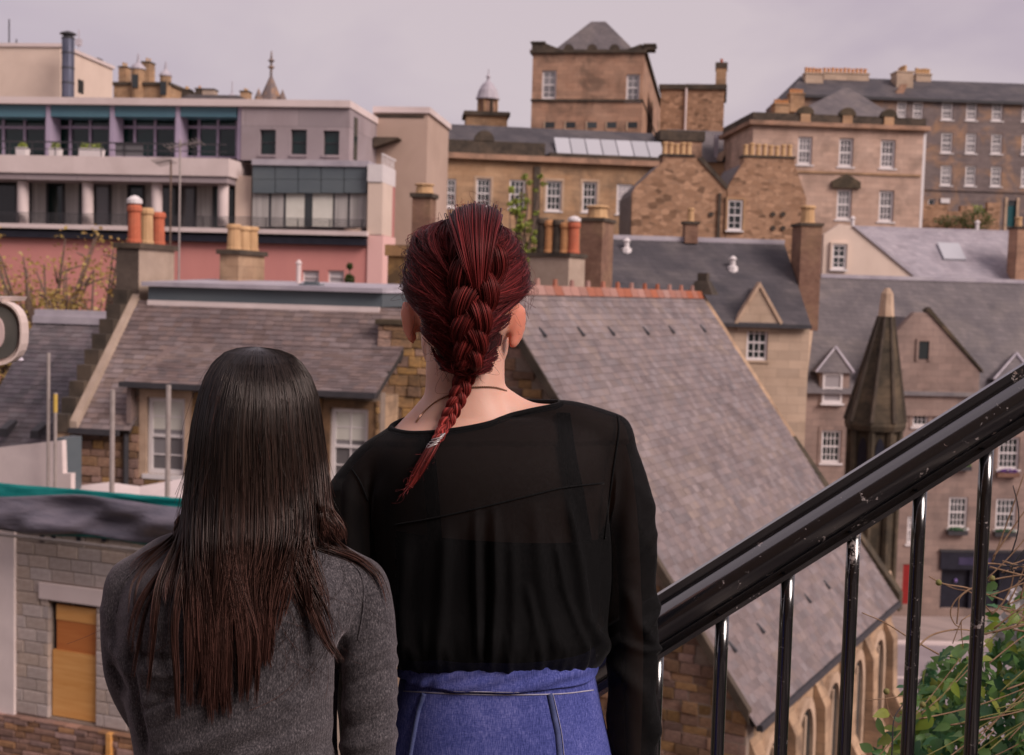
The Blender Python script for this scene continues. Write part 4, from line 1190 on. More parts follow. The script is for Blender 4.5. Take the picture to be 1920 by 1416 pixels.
def grey_tenement():
    f = Fac(1800, 118, 2, H(0, 118) - 2)
    r = f.root('grey_tenement', 'long grey stone tenement with patched walls, three rows of sash windows, slate roof', 'building')
    rows = [(190, 225), (249, 287), (310, 348)]
    cols_ = [(1766, 1787), (1812, 1832), (1860, 1880), (1917, 1938)]
    hs = []
    for j, (y0, y1) in enumerate(rows):
        for i, (x0, x1) in enumerate(cols_):
            hs.append((x0 - j, y0 + i, x1 - j, y1 + i))
    hs += [(1682, 191, 1700, 222), (1712, 192, 1731, 224)]
    door = (1888, 376, 1905, 425)
    low = (1740, 373, 1753, 405)
    w, (a, b, z0, z1) = wall(f, r, (1478, 186, 1990, 440), hs + [door, low], 'stone_grey', 0, .35, down=-1, back=10)
    for h in hs: window(f, r, h, 0, 3, 4, fw=.15, bw=.05, recess=.15, glass='glass_grey')
    window(f, r, low, 0, 1, 2, fw=.1, recess=.15)
    A, B, Z0, Z1 = f.rect(door)
    MB().box(A, B, .15, .25, Z0 - .4, Z1 - .5).build('door', 'green_door', r)
    MB().box(A, B, .14, .26, Z1 - .497, Z1).build('fanlight', 'glass', r)
    MB().box(A - .25, A, -.08, .1, Z0 - .4, Z1 + .25).box(B, B + .25, -.08, .1, Z0 - .4, Z1 + .25).build('surround', 'stone_dressed', r)
    pbox(f, r, 'string_course', 'stone_grey', (1730, 356, 1990, 360), -.12, .1)
    pbox(f, r, 'sign', 'white_paint', (1764, 372, 1781, 381), -.12, -.02)
    zr = f.uz(1800, 153, 5)[1]
    MB().add([(a, -.3, z1 + .01), (b, -.3, z1 + .01), (b, 5, zr), (a + 2, 5, zr), (a, 10.3, z1 + .01), (b, 10.3, z1 + .01)], [(0, 1, 2, 3), (5, 4, 3, 2), (0, 3, 4), (1, 5, 2), (0, 4, 5, 1)]).build('roof', 'slate_dark', r)
    MB().box(a, b, -.35, -.2, z1 - .25, z1 + .008).build('gutter', 'dark_metal', r)
    chimney(f, r, (1545, 136, 1629, 176), 4.2, 5.6, 'stone_cream', 11, 'pot_orange', pot_h=.5, pot_r=.16, cap_mt='stone_cream')
    chimney(f, r, (1510, 136, 1543, 185), 3.0, 4.1, 'stone_cream', 5, 'pot_orange', pot_h=.5, pot_r=.16, cap_mt='stone_cream')
    chimney(f, r, (1681, 133, 1712, 190), 2.6, 4.4, 'stone_cream', 4, 'pot_yellow', pot_h=.55, pot_r=.18, cap_mt='stone_cream')
    chimney(f, r, (1718, 138, 1746, 170), 4.6, 5.6, 'stone_cream', 5, 'pot_yellow', pot_h=.55, pot_r=.16, cap_mt='stone_cream')
    chimney(f, r, (1482, 174, 1508, 210), -1.2, -.01, 'stone_tan', 5, 'pot_orange', pot_h=.4, pot_r=.12, cap_mt='stone_tan')
    chimney(f, r, (1453, 194, 1480, 222), -2.4, -1.3, 'stone_tan', 5, 'pot_orange', pot_h=.4, pot_r=.12, cap_mt='stone_tan')
    MB().prism([f.uz(x, y, 1) for x, y in ((1668, 190), (1686, 190), (1702, 158), (1690, 158))], .9, 1.4).build('skew', 'stone_pink', r)
    # garden walls with shrubs before it
    f2 = Fac(1790, 104, 2, H(0, 104) - .5)
    g = f2.root('garden_wall', 'low red brown rubble garden wall with square posts before the grey tenement', 'wall')
    for x0, y0, x1 in ((1728, 384, 1776), (1776.5, 396, 1800), (1800.5, 386, 1824), (1826, 400, 1850), (1850.5, 380, 1874)):
        A, B, Z0, Z1 = f2.rect((x0, y0, x1, 440))
        MB().box(A, B, 0, .5, -.5, Z1).build('wall_panel', 'stone_rubble', g)
    t = thing('shrub', 'round bright green shrub on the garden wall', 'shrub', f2.world(f2.uz(1838, 400)[0], 1.0, .0))
    k = f2.uz(1838, 398)[1]
    MB().tube([(0, 0, 0), (0, 0, k)], .08, 5).build('stem', 'bark', t)
    leaves(t, [(0, 0, k, 1.1, .8, .7), (-.5, .2, k - .8, 1.2, .8, .6)], 900, .16, 'leaf_tree', 'crown')
    t = thing('shrub', 'wide dark green shrub against the garden wall', 'shrub', f2.world(f2.uz(1800, 420)[0], -.9, .0))
    k = f2.uz(1800, 416)[1]
    MB().tube([(0, 0, 0), (0, 0, k)], .08, 5).build('stem', 'bark', t)
    leaves(t, [(-1.3, 0, k, 1.3, .6, .5), (.9, 0, k + .1, 1.6, .6, .9)], 1300, .16, 'leaf_box', 'crown')
grey_tenement()

# ------------------------------------------------------------------ middle roofs on the right
def cream_gable_house():
    f = Fac(1600, 75, 4, H(0, 75) - 1)
    r = f.root('cream_gable_house', 'cream rendered gable house with pale grey slate roof and skylight', 'house')
    pts = [(1541, 560), (1745, 560), (1716, 521), (1598, 424), (1575, 420), (1545, 440)]
    poly = [f.uz(x, y) for x, y in pts]
    poly = [(x, 0 if k < 2 else z) for k, (x, z) in enumerate(poly)]
    MB().prism(poly, 0, .4).build('gable_wall', 'cream_render', r)
    h = (1560, 458, 1587, 505)
    u0, u1, z0, z1 = f.rect(h, -.1)
    window(f, r, h, -.14, 2, 4, fw=.12, bw=.04, recess=.1)
    MB().box(u0 - .12, u0 - .002, -.18, -.003, z0, z1 + .12).box(u1 + .002, u1 + .12, -.18, -.003, z0, z1 + .12).box(u0 - .002, u1 + .002, -.18, -.003, z1 + .002, z1 + .12).build('surround', 'cream_render', r)
    MB().prism([f.uz(x, y) for x, y in ((1598, 424), (1604, 424), (1726, 521), (1716, 521))], -.12, .5).build('skew', 'lead', r)
    # main roof
    E0, E1 = f.uz(1712, 522, .45), f.uz(1912, 530, .45)
    R0, R1 = f.uz(1600, 427, 4.5), f.uz(1905, 434, 4.5)
    rf = roofplane(r, (E0[0] - .3, .45, E0[1] - .3), (E1[0], .45, E0[1] - .3), (R1[0], 4.5, R0[1]), (R0[0], 4.5, R0[1]), 'slate_pale', th=.2)
    MB().box(R0[0], R1[0], 4.4, 4.65, R0[1] - .1, R0[1] + .12).build('ridge', 'lead', rf)
    MB().box(E0[0] - .2, E1[0], .5, 8, -.5, E0[1] - .31).build('wall', 'cream_render', r)
    A, B, Z0, Z1 = f.rect((1763, 458, 1804, 484), 2.8)
    dz = (R0[1] - E0[1] + .3) / 4.05
    def onr(v): return E0[1] - .3 + (v - .45) * dz
    va, vb = 2.2, 3.4
    MB().hexa([(A, va, onr(va) + .02), (B, va, onr(va) + .02), (B, vb, onr(vb) + .02), (A, vb, onr(vb) + .02)], [(A, va - .06, onr(va) + .12), (B, va - .06, onr(va) + .12), (B, vb - .06, onr(vb) + .12), (A, vb - .06, onr(vb) + .12)]).build('skylight', 'glass_rooflight', rf)
    for x in (1598, 1832):
        A = f.uz(x, 430, 4.5)[0]
        MB().lathe([(.12, R0[1] + .1), (.12, R0[1] + .5), (.2, R0[1] + .55), (.05, R0[1] + .7)], (A, 4.5, 0), 8).build('roof_vent', 'white_paint', rf)
    chimney(f, r, (1906, 425, 1960, 535), .3, 1.5, 'stone_pink', 3, 'pot_yellow', pot_h=.6, pot_r=.2)
cream_gable_house()

def slate_house():
    f = Fac(1400, 57, 3, GZ)
    r = f.root('dormer_house', 'cream stone house with dark slate roof and a pointed gable dormer', 'house')
    hs = [(1400, 609, 1440, 676)]
    w, (a, b, z0, z1) = wall(f, r, (1095, 606, 1512, 900), hs, 'stone_cream', 0, .35, down=-.5, back=10)
    window(f, r, hs[0], 0, 3, 4, fw=.11, bw=.045, recess=.15, sill='stone_cream')
    zr = f.uz(1310, 450, 5)[1]
    MB().add([(a + .7, -.25, z1 + .01), (b, -.25, z1 + .01), (b, 5, zr), (a + 1.0, 5, zr), (a + .7, 10.2, z1 + .01), (b, 10.2, z1 + .01)], [(0, 1, 2, 3), (5, 4, 3, 2), (0, 3, 4), (1, 5, 2), (0, 4, 5, 1)]).build('roof', 'slate_dark', r)
    MB().box(a + 1, b, 4.85, 5.15, zr - .1, zr + .12).build('ridge', 'lead', r)
    MB().box(a, b, -.38, -.26, z1 - .12, z1 + .05).build('gutter', 'dark_metal', r)
    # dormer gable
    P0, P1, A_ = f.uz(1382, 604, -.1), f.uz(1462, 604, -.1), f.uz(1424, 538, -.1)
    MB().prism([(P0[0], z1 - .3), (P1[0], z1 - .3), (P1[0], P1[1]), A_, (P0[0], P1[1])], -.12, .3).build('dormer_gable', 'stone_cream', r)
    MB().prism([(P0[0] + .05, P1[1]), (P1[0] - .05, P1[1]), (A_[0], A_[1] - .08)], .31, 3.2).build('dormer_roof', 'slate_dark', r)
    for s, q in ((-1, P0), (1, P1)):
        MB().prism([(q[0] + s * .12, q[1] - .02), (q[0] + s * .02, q[1] - .12), (A_[0], A_[1]), (A_[0], A_[1] + .22)][::s], -.2, .35).build('skew', 'stone_dressed', r)
    chimney(f, r, (1285, 415, 1309, 456), 4.6, 5.4, 'brick_brown', 1, 'pot_yellow', pot_h=.7, pot_r=.16)
    for x, y in ((1129, 468), (1175, 468), (1374, 502)):
        t = .55
        vv = 5 * (606 - y) / (606 - 450) * .95
        A, Z = f.uz(x, y, vv)
        MB().lathe([(.28, Z - .3), (.24, Z + .05), (.12, Z + .1), (.12, Z + .35), (.2, Z + .4), (.05, Z + .55)], (A, vv, 0), 8).build('roof_vent', 'white_paint', r)
    chimney(f, r, (1499, 418, 1538, 620), 2.2, 3.8, 'brick_brown', 1, 'pot_yellow', pot_h=.8, pot_r=.34)
slate_house()

def tenement():
    f = Fac(1720, 62, 4, GZ + .13)
    r = f.root('stone_tenement', 'large pinkish stone tenement with slate roof, gable, dormers and dark shopfront', 'building')
    hs = [(1540, 807, 1577, 868), (1712, 747, 1741, 800), (1788, 709, 1823, 757), (1872, 820, 1911, 880), (1779, 932, 1814, 990), (1867, 935, 1905, 993), (1701, 968, 1716, 1020), (1541, 700, 1580, 756)]
    shop = (1764, 1036, 1990, 1143)
    red = (1692, 1058, 1712, 1133)
    w, (a, b, z0, z1) = wall(f, r, (1497, 742, 1990, 1145), hs[:-1] + [shop, red], 'stone_tenement', 0, .4, down=-.3, back=10)
    for i, h in enumerate(hs[:-1]):
        window(f, r, h, 0, 4 if i in (0, 3, 4, 5) else 3, 4, fw=.1, bw=.035, recess=.12, surround='stone_tenement' if i < 4 else None)
    zr = f.uz(1700, 522, 5)[1]
    L0 = f.uz(1538, 516, 5)[0]
    aL = f.uz(1506, 740, 0)[0]
    MB().add([(aL, -.3, z1 + .01), (b, -.3, z1 + .01), (b, 5, zr), (L0, 5, zr), (L0, 10.3, z1 + .01), (b, 10.3, z1 + .01)], [(0, 1, 2, 3), (5, 4, 3, 2), (0, 3, 4), (1, 5, 2), (0, 4, 5, 1)]).build('roof', 'slate_grey', r)
    MB().box(L0, b, 4.85, 5.15, zr - .1, zr + .1).build('ridge', 'lead', r)
    MB().hexa([(aL - .55, -.35, z1 - 1.5), (aL - .02, -.35, z1 - 1.5), (L0 - .02, 5, zr - 1.5), (L0 - .45, 5, zr - 1.5)], [(aL - .55, -.35, z1 + .25), (aL - .02, -.35, z1 + .25), (L0 - .02, 5, zr + .3), (L0 - .45, 5, zr + .3)]).build('skew', 'stone_dressed', r)
    # wallhead gable
    G = [f.uz(x, y, -.12) for x, y in ((1617, 690), (1837, 697), (1740, 586), (1715, 586))]
    MB().prism([(G[0][0], z1 - 1), (G[1][0], z1 - 1), G[1], G[2], G[3], G[0]], -.12, .35).build('gable_wall', 'stone_tenement', r)
    MB().prism([(G[0][0] + .2, z1 - .9), (G[1][0] - .2, z1 - .9), (G[1][0] - .2, G[1][1] - .1), (G[2][0], G[2][1] - .25), (G[3][0], G[3][1] - .25), (G[0][0] + .2, G[0][1] - .1)], .36, 4.4).build('gable_roof', 'slate_grey', r)
    MB().prism([(G[1][0] + .15, G[1][1] - .05), (G[1][0] + .1, G[1][1] + .12), (G[2][0] + .05, G[2][1] + .25), (G[2][0] - .1, G[2][1] + .1)], -.2, .4).build('skew', 'stone_moss', r)
    q = f.rect((1722, 640, 1741, 673), -.13)
    MB().box(q[0], q[1], -.15, -.05, q[2], q[3]).build('window', 'glass', r)
    MB().box(q[0] - .12, q[0] - .002, -.2, -.1, q[2] - .1, q[3] + .12).box(q[1] + .002, q[1] + .12, -.2, -.1, q[2] - .1, q[3] + .12).box(q[0] - .002, q[1] + .002, -.2, -.1, q[3] + .002, q[3] + .12).build('surround', 'stone_tenement', r)
    # dormers with piended roofs
    for x0, x1, yt, ya in ((1529, 1600, 698, 652), (1862, 1945, 712, 664)):
        A, B, Z0, Z1 = f.rect((x0 + 8, yt, x1 - 8, 760), -.05)
        MB().box(A, B, -.05, 3.2, Z0, Z1).build('dormer', 'stone_tenement', r)
        E0, E1, T = f.uz(x0, yt, -.2), f.uz(x1, yt, -.2), f.uz((x0 + x1) / 2 + 2, ya, 1.2)
        MB().add([(E0[0], -.25, E0[1]), (E1[0], -.25, E0[1]), (E1[0], 3.3, E0[1]), (E0[0], 3.3, E0[1]), (T[0], 1.2, T[1]), (T[0], 3.5, T[1])], [(0, 1, 4), (1, 2, 5, 4), (3, 0, 4, 5), (2, 3, 5), (3, 2, 1, 0)]).build('dormer_roof', 'slate_grey', r)
        MB().tube([(E1[0], -.27, E0[1] + .02), (T[0], 1.2, T[1] + .03)], .09, 5).tube([(E0[0], -.27, E0[1] + .02), (T[0], 1.2, T[1] + .03)], .05, 5).build('hip_flashing', 'lead', r)
    window(f, r, (1543, 700, 1580, 756), -.17, 1, 2, fw=.1, glass='glass_pale', recess=.1)
    # shopfront and doors
    A, B, Z0, Z1 = f.rect(shop)
    MB().box(A, B, .3, .38, -.1, Z1 - .9).build('shop_window', 'shop_dark', r)
    MB().box(A - .1, B, -.12, .2, Z1 - .85, Z1).build('fascia', 'shop_dark', r)
    MB().box(A + .8, A + 2.4, -.14, -.121, Z1 - .62, Z1 - .25).build('sign', 'shop_purple', r)
    for k in range(5):
        x = A + k * 1.5
        MB().box(x, x + .12, .1, .29, -.1, Z1 - .86).build('shop_pilaster', 'shop_dark', r)
    MB().box(A - .15, B, -.15, .25, Z1 + .004, Z1 + .12).build('shop_cornice', 'dark_metal', r)
    q = f.rect((1787, 1080, 1795, 1092), .25); MB().lathe([(.02, 0), (.07, .05), (.08, .1), (.07, .16), (.02, .2)], ((q[0] + q[1]) / 2, .2, q[2]), 10).build('shop_lamp', 'purple_glow', r)
    A, B, Z0, Z1 = f.rect(red)
    MB().box(A, B, .05, .15, -.1, Z1).build('door', 'red_paint', r)
    # window boxes
    for x0, x1, y, mt in ((1778, 1815, 993, 'leaf_dark'), (1866, 1906, 996, 'leaf_dark'), (1871, 1912, 884, 'petal_purple'), (1798, 1822, 872, 'leaf')):
        A, B, Z0, Z1 = f.rect((x0, y, x1, y + 9), -.3)
        t = MB().box(A, B, -.32, -.08, Z0 - .05, Z1 - .08).build('window_box', 'brick_brown' if mt == 'petal_purple' else 'dark_metal', r)
        leaves(t, [((A + B) / 2, -.2, Z1, (B - A) * .5, .14, .12)], 160, .11, mt, 'flowers' if 'petal' in mt else 'greenery')
    MB().tube([(f.uz(1502, 780)[0], -.1, f.uz(1502, 745)[1]), (f.uz(1502, 780)[0], -.1, 0)], .07, 6).build('downpipe', 'stone_dressed', r)
tenement()

# potted conifer on the street
cp = P(1742, 1318, 50); k = (GZ - CAM.z) / (cp.z - CAM.z); cp = CAM + (cp - CAM) * k
t = thing('potted_conifer', 'small dark green conifer in a black tub on the grey street', 'shrub', (cp.x, cp.y, GZ + .006))
MB().lathe([(.28, 0), (.36, .42), (.4, .43), (.4, .5), (.33, .5)], (0, 0, 0), 12).build('tub', 'shop_dark', t)
MB().tube([(0, 0, .3), (0, 0, 1.4)], .04, 5).build('trunk', 'bark', t)
leaves(t, [(0, 0, .75, .46, .46, .3), (0, 0, 1.05, .36, .36, .3), (0, 0, 1.35, .22, .22, .28)], 1500, .1, 'leaf_dark', 'crown')

# ------------------------------------------------------------------ church
def church():
    f = Fac(930, 30, -29, GZ)
    r = f.root('church', 'stone church with big weathered slate roof, red ridge tiles and gothic side windows', 'church')
    zt = f.uz(930, 541)[1]
    w, ze = f.uz(1402, 1325)
    L = f.on_side(1313, 556, 0)[0]
    # near gable wall
    MB().prism([(-w, -.5), (w, -.5), (w, ze), (0, zt), (-w, ze)], 0, .5).build('core', 'mortar', r)
    g = bpy.data.objects.new('gable_wall', None)
    gw = MB().prism([(-w + .01, -.45), (w - .01, -.45), (w - .01, ze), (0, zt - .1), (-w + .01, ze)], -.02, .02).build('gable_wall', 'mortar', r)
    sl = (zt - ze) / w
    def ins(x, z, hx, hz):
        return z + hz < zt - (abs(x) + hx) * sl - .05
    def vis(x, z):
        px, py = proj(f.world(x, 0, z))
        return (930 < px < 1080 and 560 < py < 790) or (1215 < px < 1440 and 1000 < py < 1440)
    masonry(gw, 'rubble_piece', -w, w, max(0, f.uz(1300, 1470)[1]) - 2, zt, -.02, (.16, .3), (.28, .62), ins, vis, depth=.12, proud=.06)
    # dark raking verge
    MB().hexa([(-.0, -.22, zt - .32), (w + .1, -.22, ze - .32), (w + .1, -.03, ze - .32), (0, -.03, zt - .32)], [(0, -.22, zt - .02), (w + .1, -.22, ze - .02), (w + .1, -.03, ze - .02), (0, -.03, zt - .02)]).build('verge', 'stone_dark', r)
    # body walls
    MB().box(-w + .02, w - .02, .51, L, -.5, ze - .05).build('nave_wall', 'stone_church', r)
    sup = Vector((-w, 0, zt - ze)).normalized()
    ex, ez = w + .25, ze - .25 * sl
    roof = roofplane(r, (ex, -.1, ez), (ex, L, ez), (0, L, zt), (0, -.1, zt), 'roof_boards')
    roofplane(r, (-ex, L, ez), (-ex, -.1, ez), (0, -.1, zt), (0, L, zt), 'slate_church')
    slates(roof, (ex, -.18, ez), (ex, L, ez), (0, L, zt), (0, -.18, zt), 'slate_church', .2, .31, limit=300)
    # small roof vents in rows
    def on_roof(px, py):
        n = Vector((zt - ze, 0, w)).normalized()
        d = ray(px, py); dl = Vector((d.dot(f.u), d.dot(f.w), d.z)); c = CAM - f.o; cl = Vector((c.dot(f.u), c.dot(f.w), c.z))
        t = (Vector((0, 0, zt)) - cl).dot(n) / dl.dot(n)
        return cl + dl * t, n
    for px, py in ((1016, 625), (1088, 624), (1145, 623), (1210, 622), (1258, 620), (1317, 618), (1425, 1180), (1372, 1215), (1513, 1124), (1549, 1098)):
        p, n = on_roof(px, py)
        o = MB().hexa([(-.05, -.13, 0), (.05, -.13, 0), (.05, .16, 0), (-.05, .16, 0)], [(-.04, -.13, .07), (.04, -.13, .07), (.03, .16, .02), (-.03, .16, .02)]).build('roof_vent', 'dark_metal', roof)
        up = Vector((-w, 0, zt - ze)).normalized()
        mm = Matrix((Vector((0, 1, 0)), up, n)).transposed().to_4x4(); mm.translation = p + n * .015
        o.matrix_basis = mm
    # ridge tiles
    nt = 28
    me = None
    for k in range(nt):
        y0 = -.1 + (L + .1) * k / nt
        if me is None:
            dl = (L + .1) / nt
            q = MB().hexa([(-.16, 0, -.2), (.16, 0, -.2), (.16, dl - .02, -.2), (-.16, dl - .02, -.2)], [(-.05, 0, .04), (.05, 0, .04), (.05, dl - .02, .04), (-.05, dl - .02, .04)])
            me = q.mesh('ridge_tile', 'ridge_tile')
            crest = MB().hexa([(-.04, .04, .03), (.04, .04, .03), (.04, .2, .03), (-.04, .2, .03)], [(-.03, .06, .2), (.03, .06, .2), (.03, .18, .2), (-.03, .18, .2)]).mesh('crest', 'ridge_tile')
        o = link('ridge_tile', me, roof); o.location = (0, y0, zt + .07)
        if k % 2 == 0:
            o = link('crest', crest, roof); o.location = (0, y0 + .1, zt + .08)
    # far skew with finial block
    MB().hexa([(-.3, L - .05, zt - .5), (ex + .05, L - .05, ez - .35), (ex + .05, L + .42, ez - .35), (-.3, L + .42, zt - .5)], [(-.3, L - .05, zt + .12), (ex + .05, L - .05, ez + .2), (ex + .05, L + .42, ez + .2), (-.3, L + .42, zt + .12)]).build('skew', 'stone_moss', r)
    MB().hexa([(-.45, L - .1, zt), (.45, L - .1, zt), (.45, L + .5, zt), (-.45, L + .5, zt)], [(-.2, L + .05, zt + .45), (.2, L + .05, zt + .45), (.2, L + .4, zt + .45), (-.2, L + .4, zt + .45)]).box(-.16, .16, L + .1, L + .35, zt + .451, zt + .7).build('finial', 'stone_dark', r)
    MB().prism([(-w, -.5), (w, -.5), (w, ze), (0, zt - .02), (-w, ze)], L + .02, L + .4).build('gable_wall', 'stone_church', r)
    MB().box(ex - .05, ex + .1, 0, L, ez - .16, ez - .02).build('gutter', 'dark_metal', r)
    # side wall: buttresses and pointed windows
    def rot(m):
        m.v = [(w - y, x, z) for x, y, z in m.v]; return m
    nb = 5
    for k in range(nb + 1):
        y = .5 + (L - .8) * k / nb
        h1, h2 = ze - 1.4, ze - 3.6
        rot(MB().hexa([(y - .32, -.75, -.5), (y + .32, -.75, -.5), (y + .32, 0, -.5), (y - .32, 0, -.5)], [(y - .32, -.75, h2), (y + .32, -.75, h2), (y + .32, 0, h2), (y - .32, 0, h2)])
            .hexa([(y - .3, -.7, h2), (y + .3, -.7, h2), (y + .3, 0, h2), (y - .3, 0, h2)], [(y - .3, -.36, h2 + .6), (y + .3, -.36, h2 + .6), (y + .3, 0, h2 + .6), (y - .3, 0, h2 + .6)])
            .hexa([(y - .28, -.36, h2 + .6), (y + .28, -.36, h2 + .6), (y + .28, 0, h2 + .6), (y - .28, 0, h2 + .6)], [(y - .28, -.3, h1), (y + .28, -.3, h1), (y + .28, 0, h1 + .6), (y - .28, 0, h1 + .6)])).build('buttress', 'stone_church', r)
        if k == nb: break
        cy = y + (L - .8) / nb / 2
        def arch(hw, zb, zs, rise, m=7):
            pts = [(cy - hw, zb), (cy + hw, zb)]
            for t in range(m + 1):
                a = t / m
                pts.append((cy + hw * math.cos(a * math.pi / 2) ** .8 if t < m else cy, zs + rise * math.sin(a * math.pi / 2)))
            for t in range(m - 1, -1, -1):
                a = t / m
                pts.append((cy - hw * math.cos(a * math.pi / 2) ** .8, zs + rise * math.sin(a * math.pi / 2)))
            return pts
        zb, zs = ze - 6.2, ze - 2.3
        out, inn = arch(.88, zb - .15, zs, 1.35), arch(.66, zb, zs, 1.08)
        n = len(out); m = MB()
        vs = [(x, -.12, z) for x, z in out] + [(x, -.12, z) for x, z in inn] + [(x, .02, z) for x, z in out] + [(x, .02, z) for x, z in inn]
        fs = []
        for i in range(n):
            j = (i + 1) % n
            fs += [(i, j, n + j, n + i), (j, i, 2 * n + i, 2 * n + j), (n + i, n + j, 3 * n + j, 3 * n + i)]
        sw = rot(m.add(vs, fs)).build('window_surround', 'stone_dressed', r)
        rot(MB().prism(inn, -.03, .01)).build('pane', 'glass', sw)
        rot(MB().box(cy - .06, cy + .06, -.1, -.031, zb, zs + .9)).build('mullion', 'stone_dressed', sw)
        rot(MB().box(cy - 1.0, cy + 1.0, -.22, -.01, zb - .4, zb - .152)).build('sill', 'stone_dressed', sw)
    # octagonal corner turret with stone spire
    f2 = Fac(1662, 44, 0, GZ)
    r2 = f2.root('stone_spire_turret', 'mossy dark stone turret with tall blunt pyramid spire beside the church roof', 'spire')
    A, B, Z0, Z1 = f2.rect((1606, 560, 1718, 795))
    q = (B - A) / 2; c = ((A + B) / 2, q, 0)
    zt2 = f2.uz(1663, 540, q)[1]; tx = f2.uz(1664, 545, q)[0]
    def ring(rr, z, x=None, n=8): 
        return [((x if x is not None else c[0]) + rr * math.cos(math.pi * (2 * k + 1) / n), c[1] + rr * math.sin(math.pi * (2 * k + 1) / n), z) for k in range(n)]
    N = 6
    zs_ = [Z0 + (zt2 - 1.0 - Z0) * k / N for k in range(N + 1)]
    for k in range(N):
        ra, rb = q * 1.0 * (1 - .74 * k / N), q * (1 - .74 * (k + 1) / N)
        x0_, x1_ = c[0] + (tx - c[0]) * k / N, c[0] + (tx - c[0]) * (k + 1) / N
        MB().loft([ring(ra, zs_[k] + .004, x0_), ring(rb, zs_[k + 1] - .004, x1_)]).build('spire_course', 'stone_moss', r2)
    for an in range(8):
        a_ = math.pi * (2 * an + 1) / 8
        MB().tube([(c[0] + q * math.cos(a_), c[1] + q * math.sin(a_), Z0), (tx + q * .26 * math.cos(a_), c[1] + q * .26 * math.sin(a_), zt2 - 1.0)], [.09, .05], 5).build('spire_rib', 'stone_dark', r2)
    MB().loft([ring(q * .27, zt2 - 1.0, tx), ring(q * .2, zt2 - .2, tx), ring(q * .08, zt2, tx)]).build('spire_tip', 'stone_dressed', r2)
    MB().loft([ring(q * .98, Z0 - .3), ring(q * 1.04, Z0 - .12), ring(q * 1.02, Z0)]).build('eave_course', 'stone_moss', r2)
    MB().loft([ring(q * .8, -.5), ring(q * .8, Z0 - .31)]).build('shaft', 'stone_moss', r2)
    for k in range(8):
        a_ = math.pi * (2 * k + 1) / 8
        MB().tube([(c[0] + q * .82 * math.cos(a_), c[1] + q * .82 * math.sin(a_), Z0 - 6), (c[0] + q * .82 * math.cos(a_), c[1] + q * .82 * math.sin(a_), Z0 - .32)], .13, 6).build('colonnette', 'stone_moss', r2)
    # arched belfry opening on the camera side
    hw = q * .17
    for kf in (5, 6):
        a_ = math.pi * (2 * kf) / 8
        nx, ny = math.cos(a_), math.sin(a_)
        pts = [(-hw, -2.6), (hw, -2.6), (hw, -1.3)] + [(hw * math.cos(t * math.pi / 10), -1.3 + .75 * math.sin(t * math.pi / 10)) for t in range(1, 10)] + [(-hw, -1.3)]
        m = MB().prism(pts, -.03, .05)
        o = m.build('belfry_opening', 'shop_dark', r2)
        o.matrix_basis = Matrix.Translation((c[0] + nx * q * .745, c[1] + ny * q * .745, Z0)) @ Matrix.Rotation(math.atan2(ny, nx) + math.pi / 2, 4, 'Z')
    for z, k in ((f2.uz(1650, 1090)[1], 1.0), (f2.uz(1650, 1145)[1], 1.12)):
        MB().loft([ring(q * .84 * k, z - .2), ring(q * .9 * k, z), ring(q * .82, z + .25)]).build('offset_course', 'stone_dressed', r2)
church()

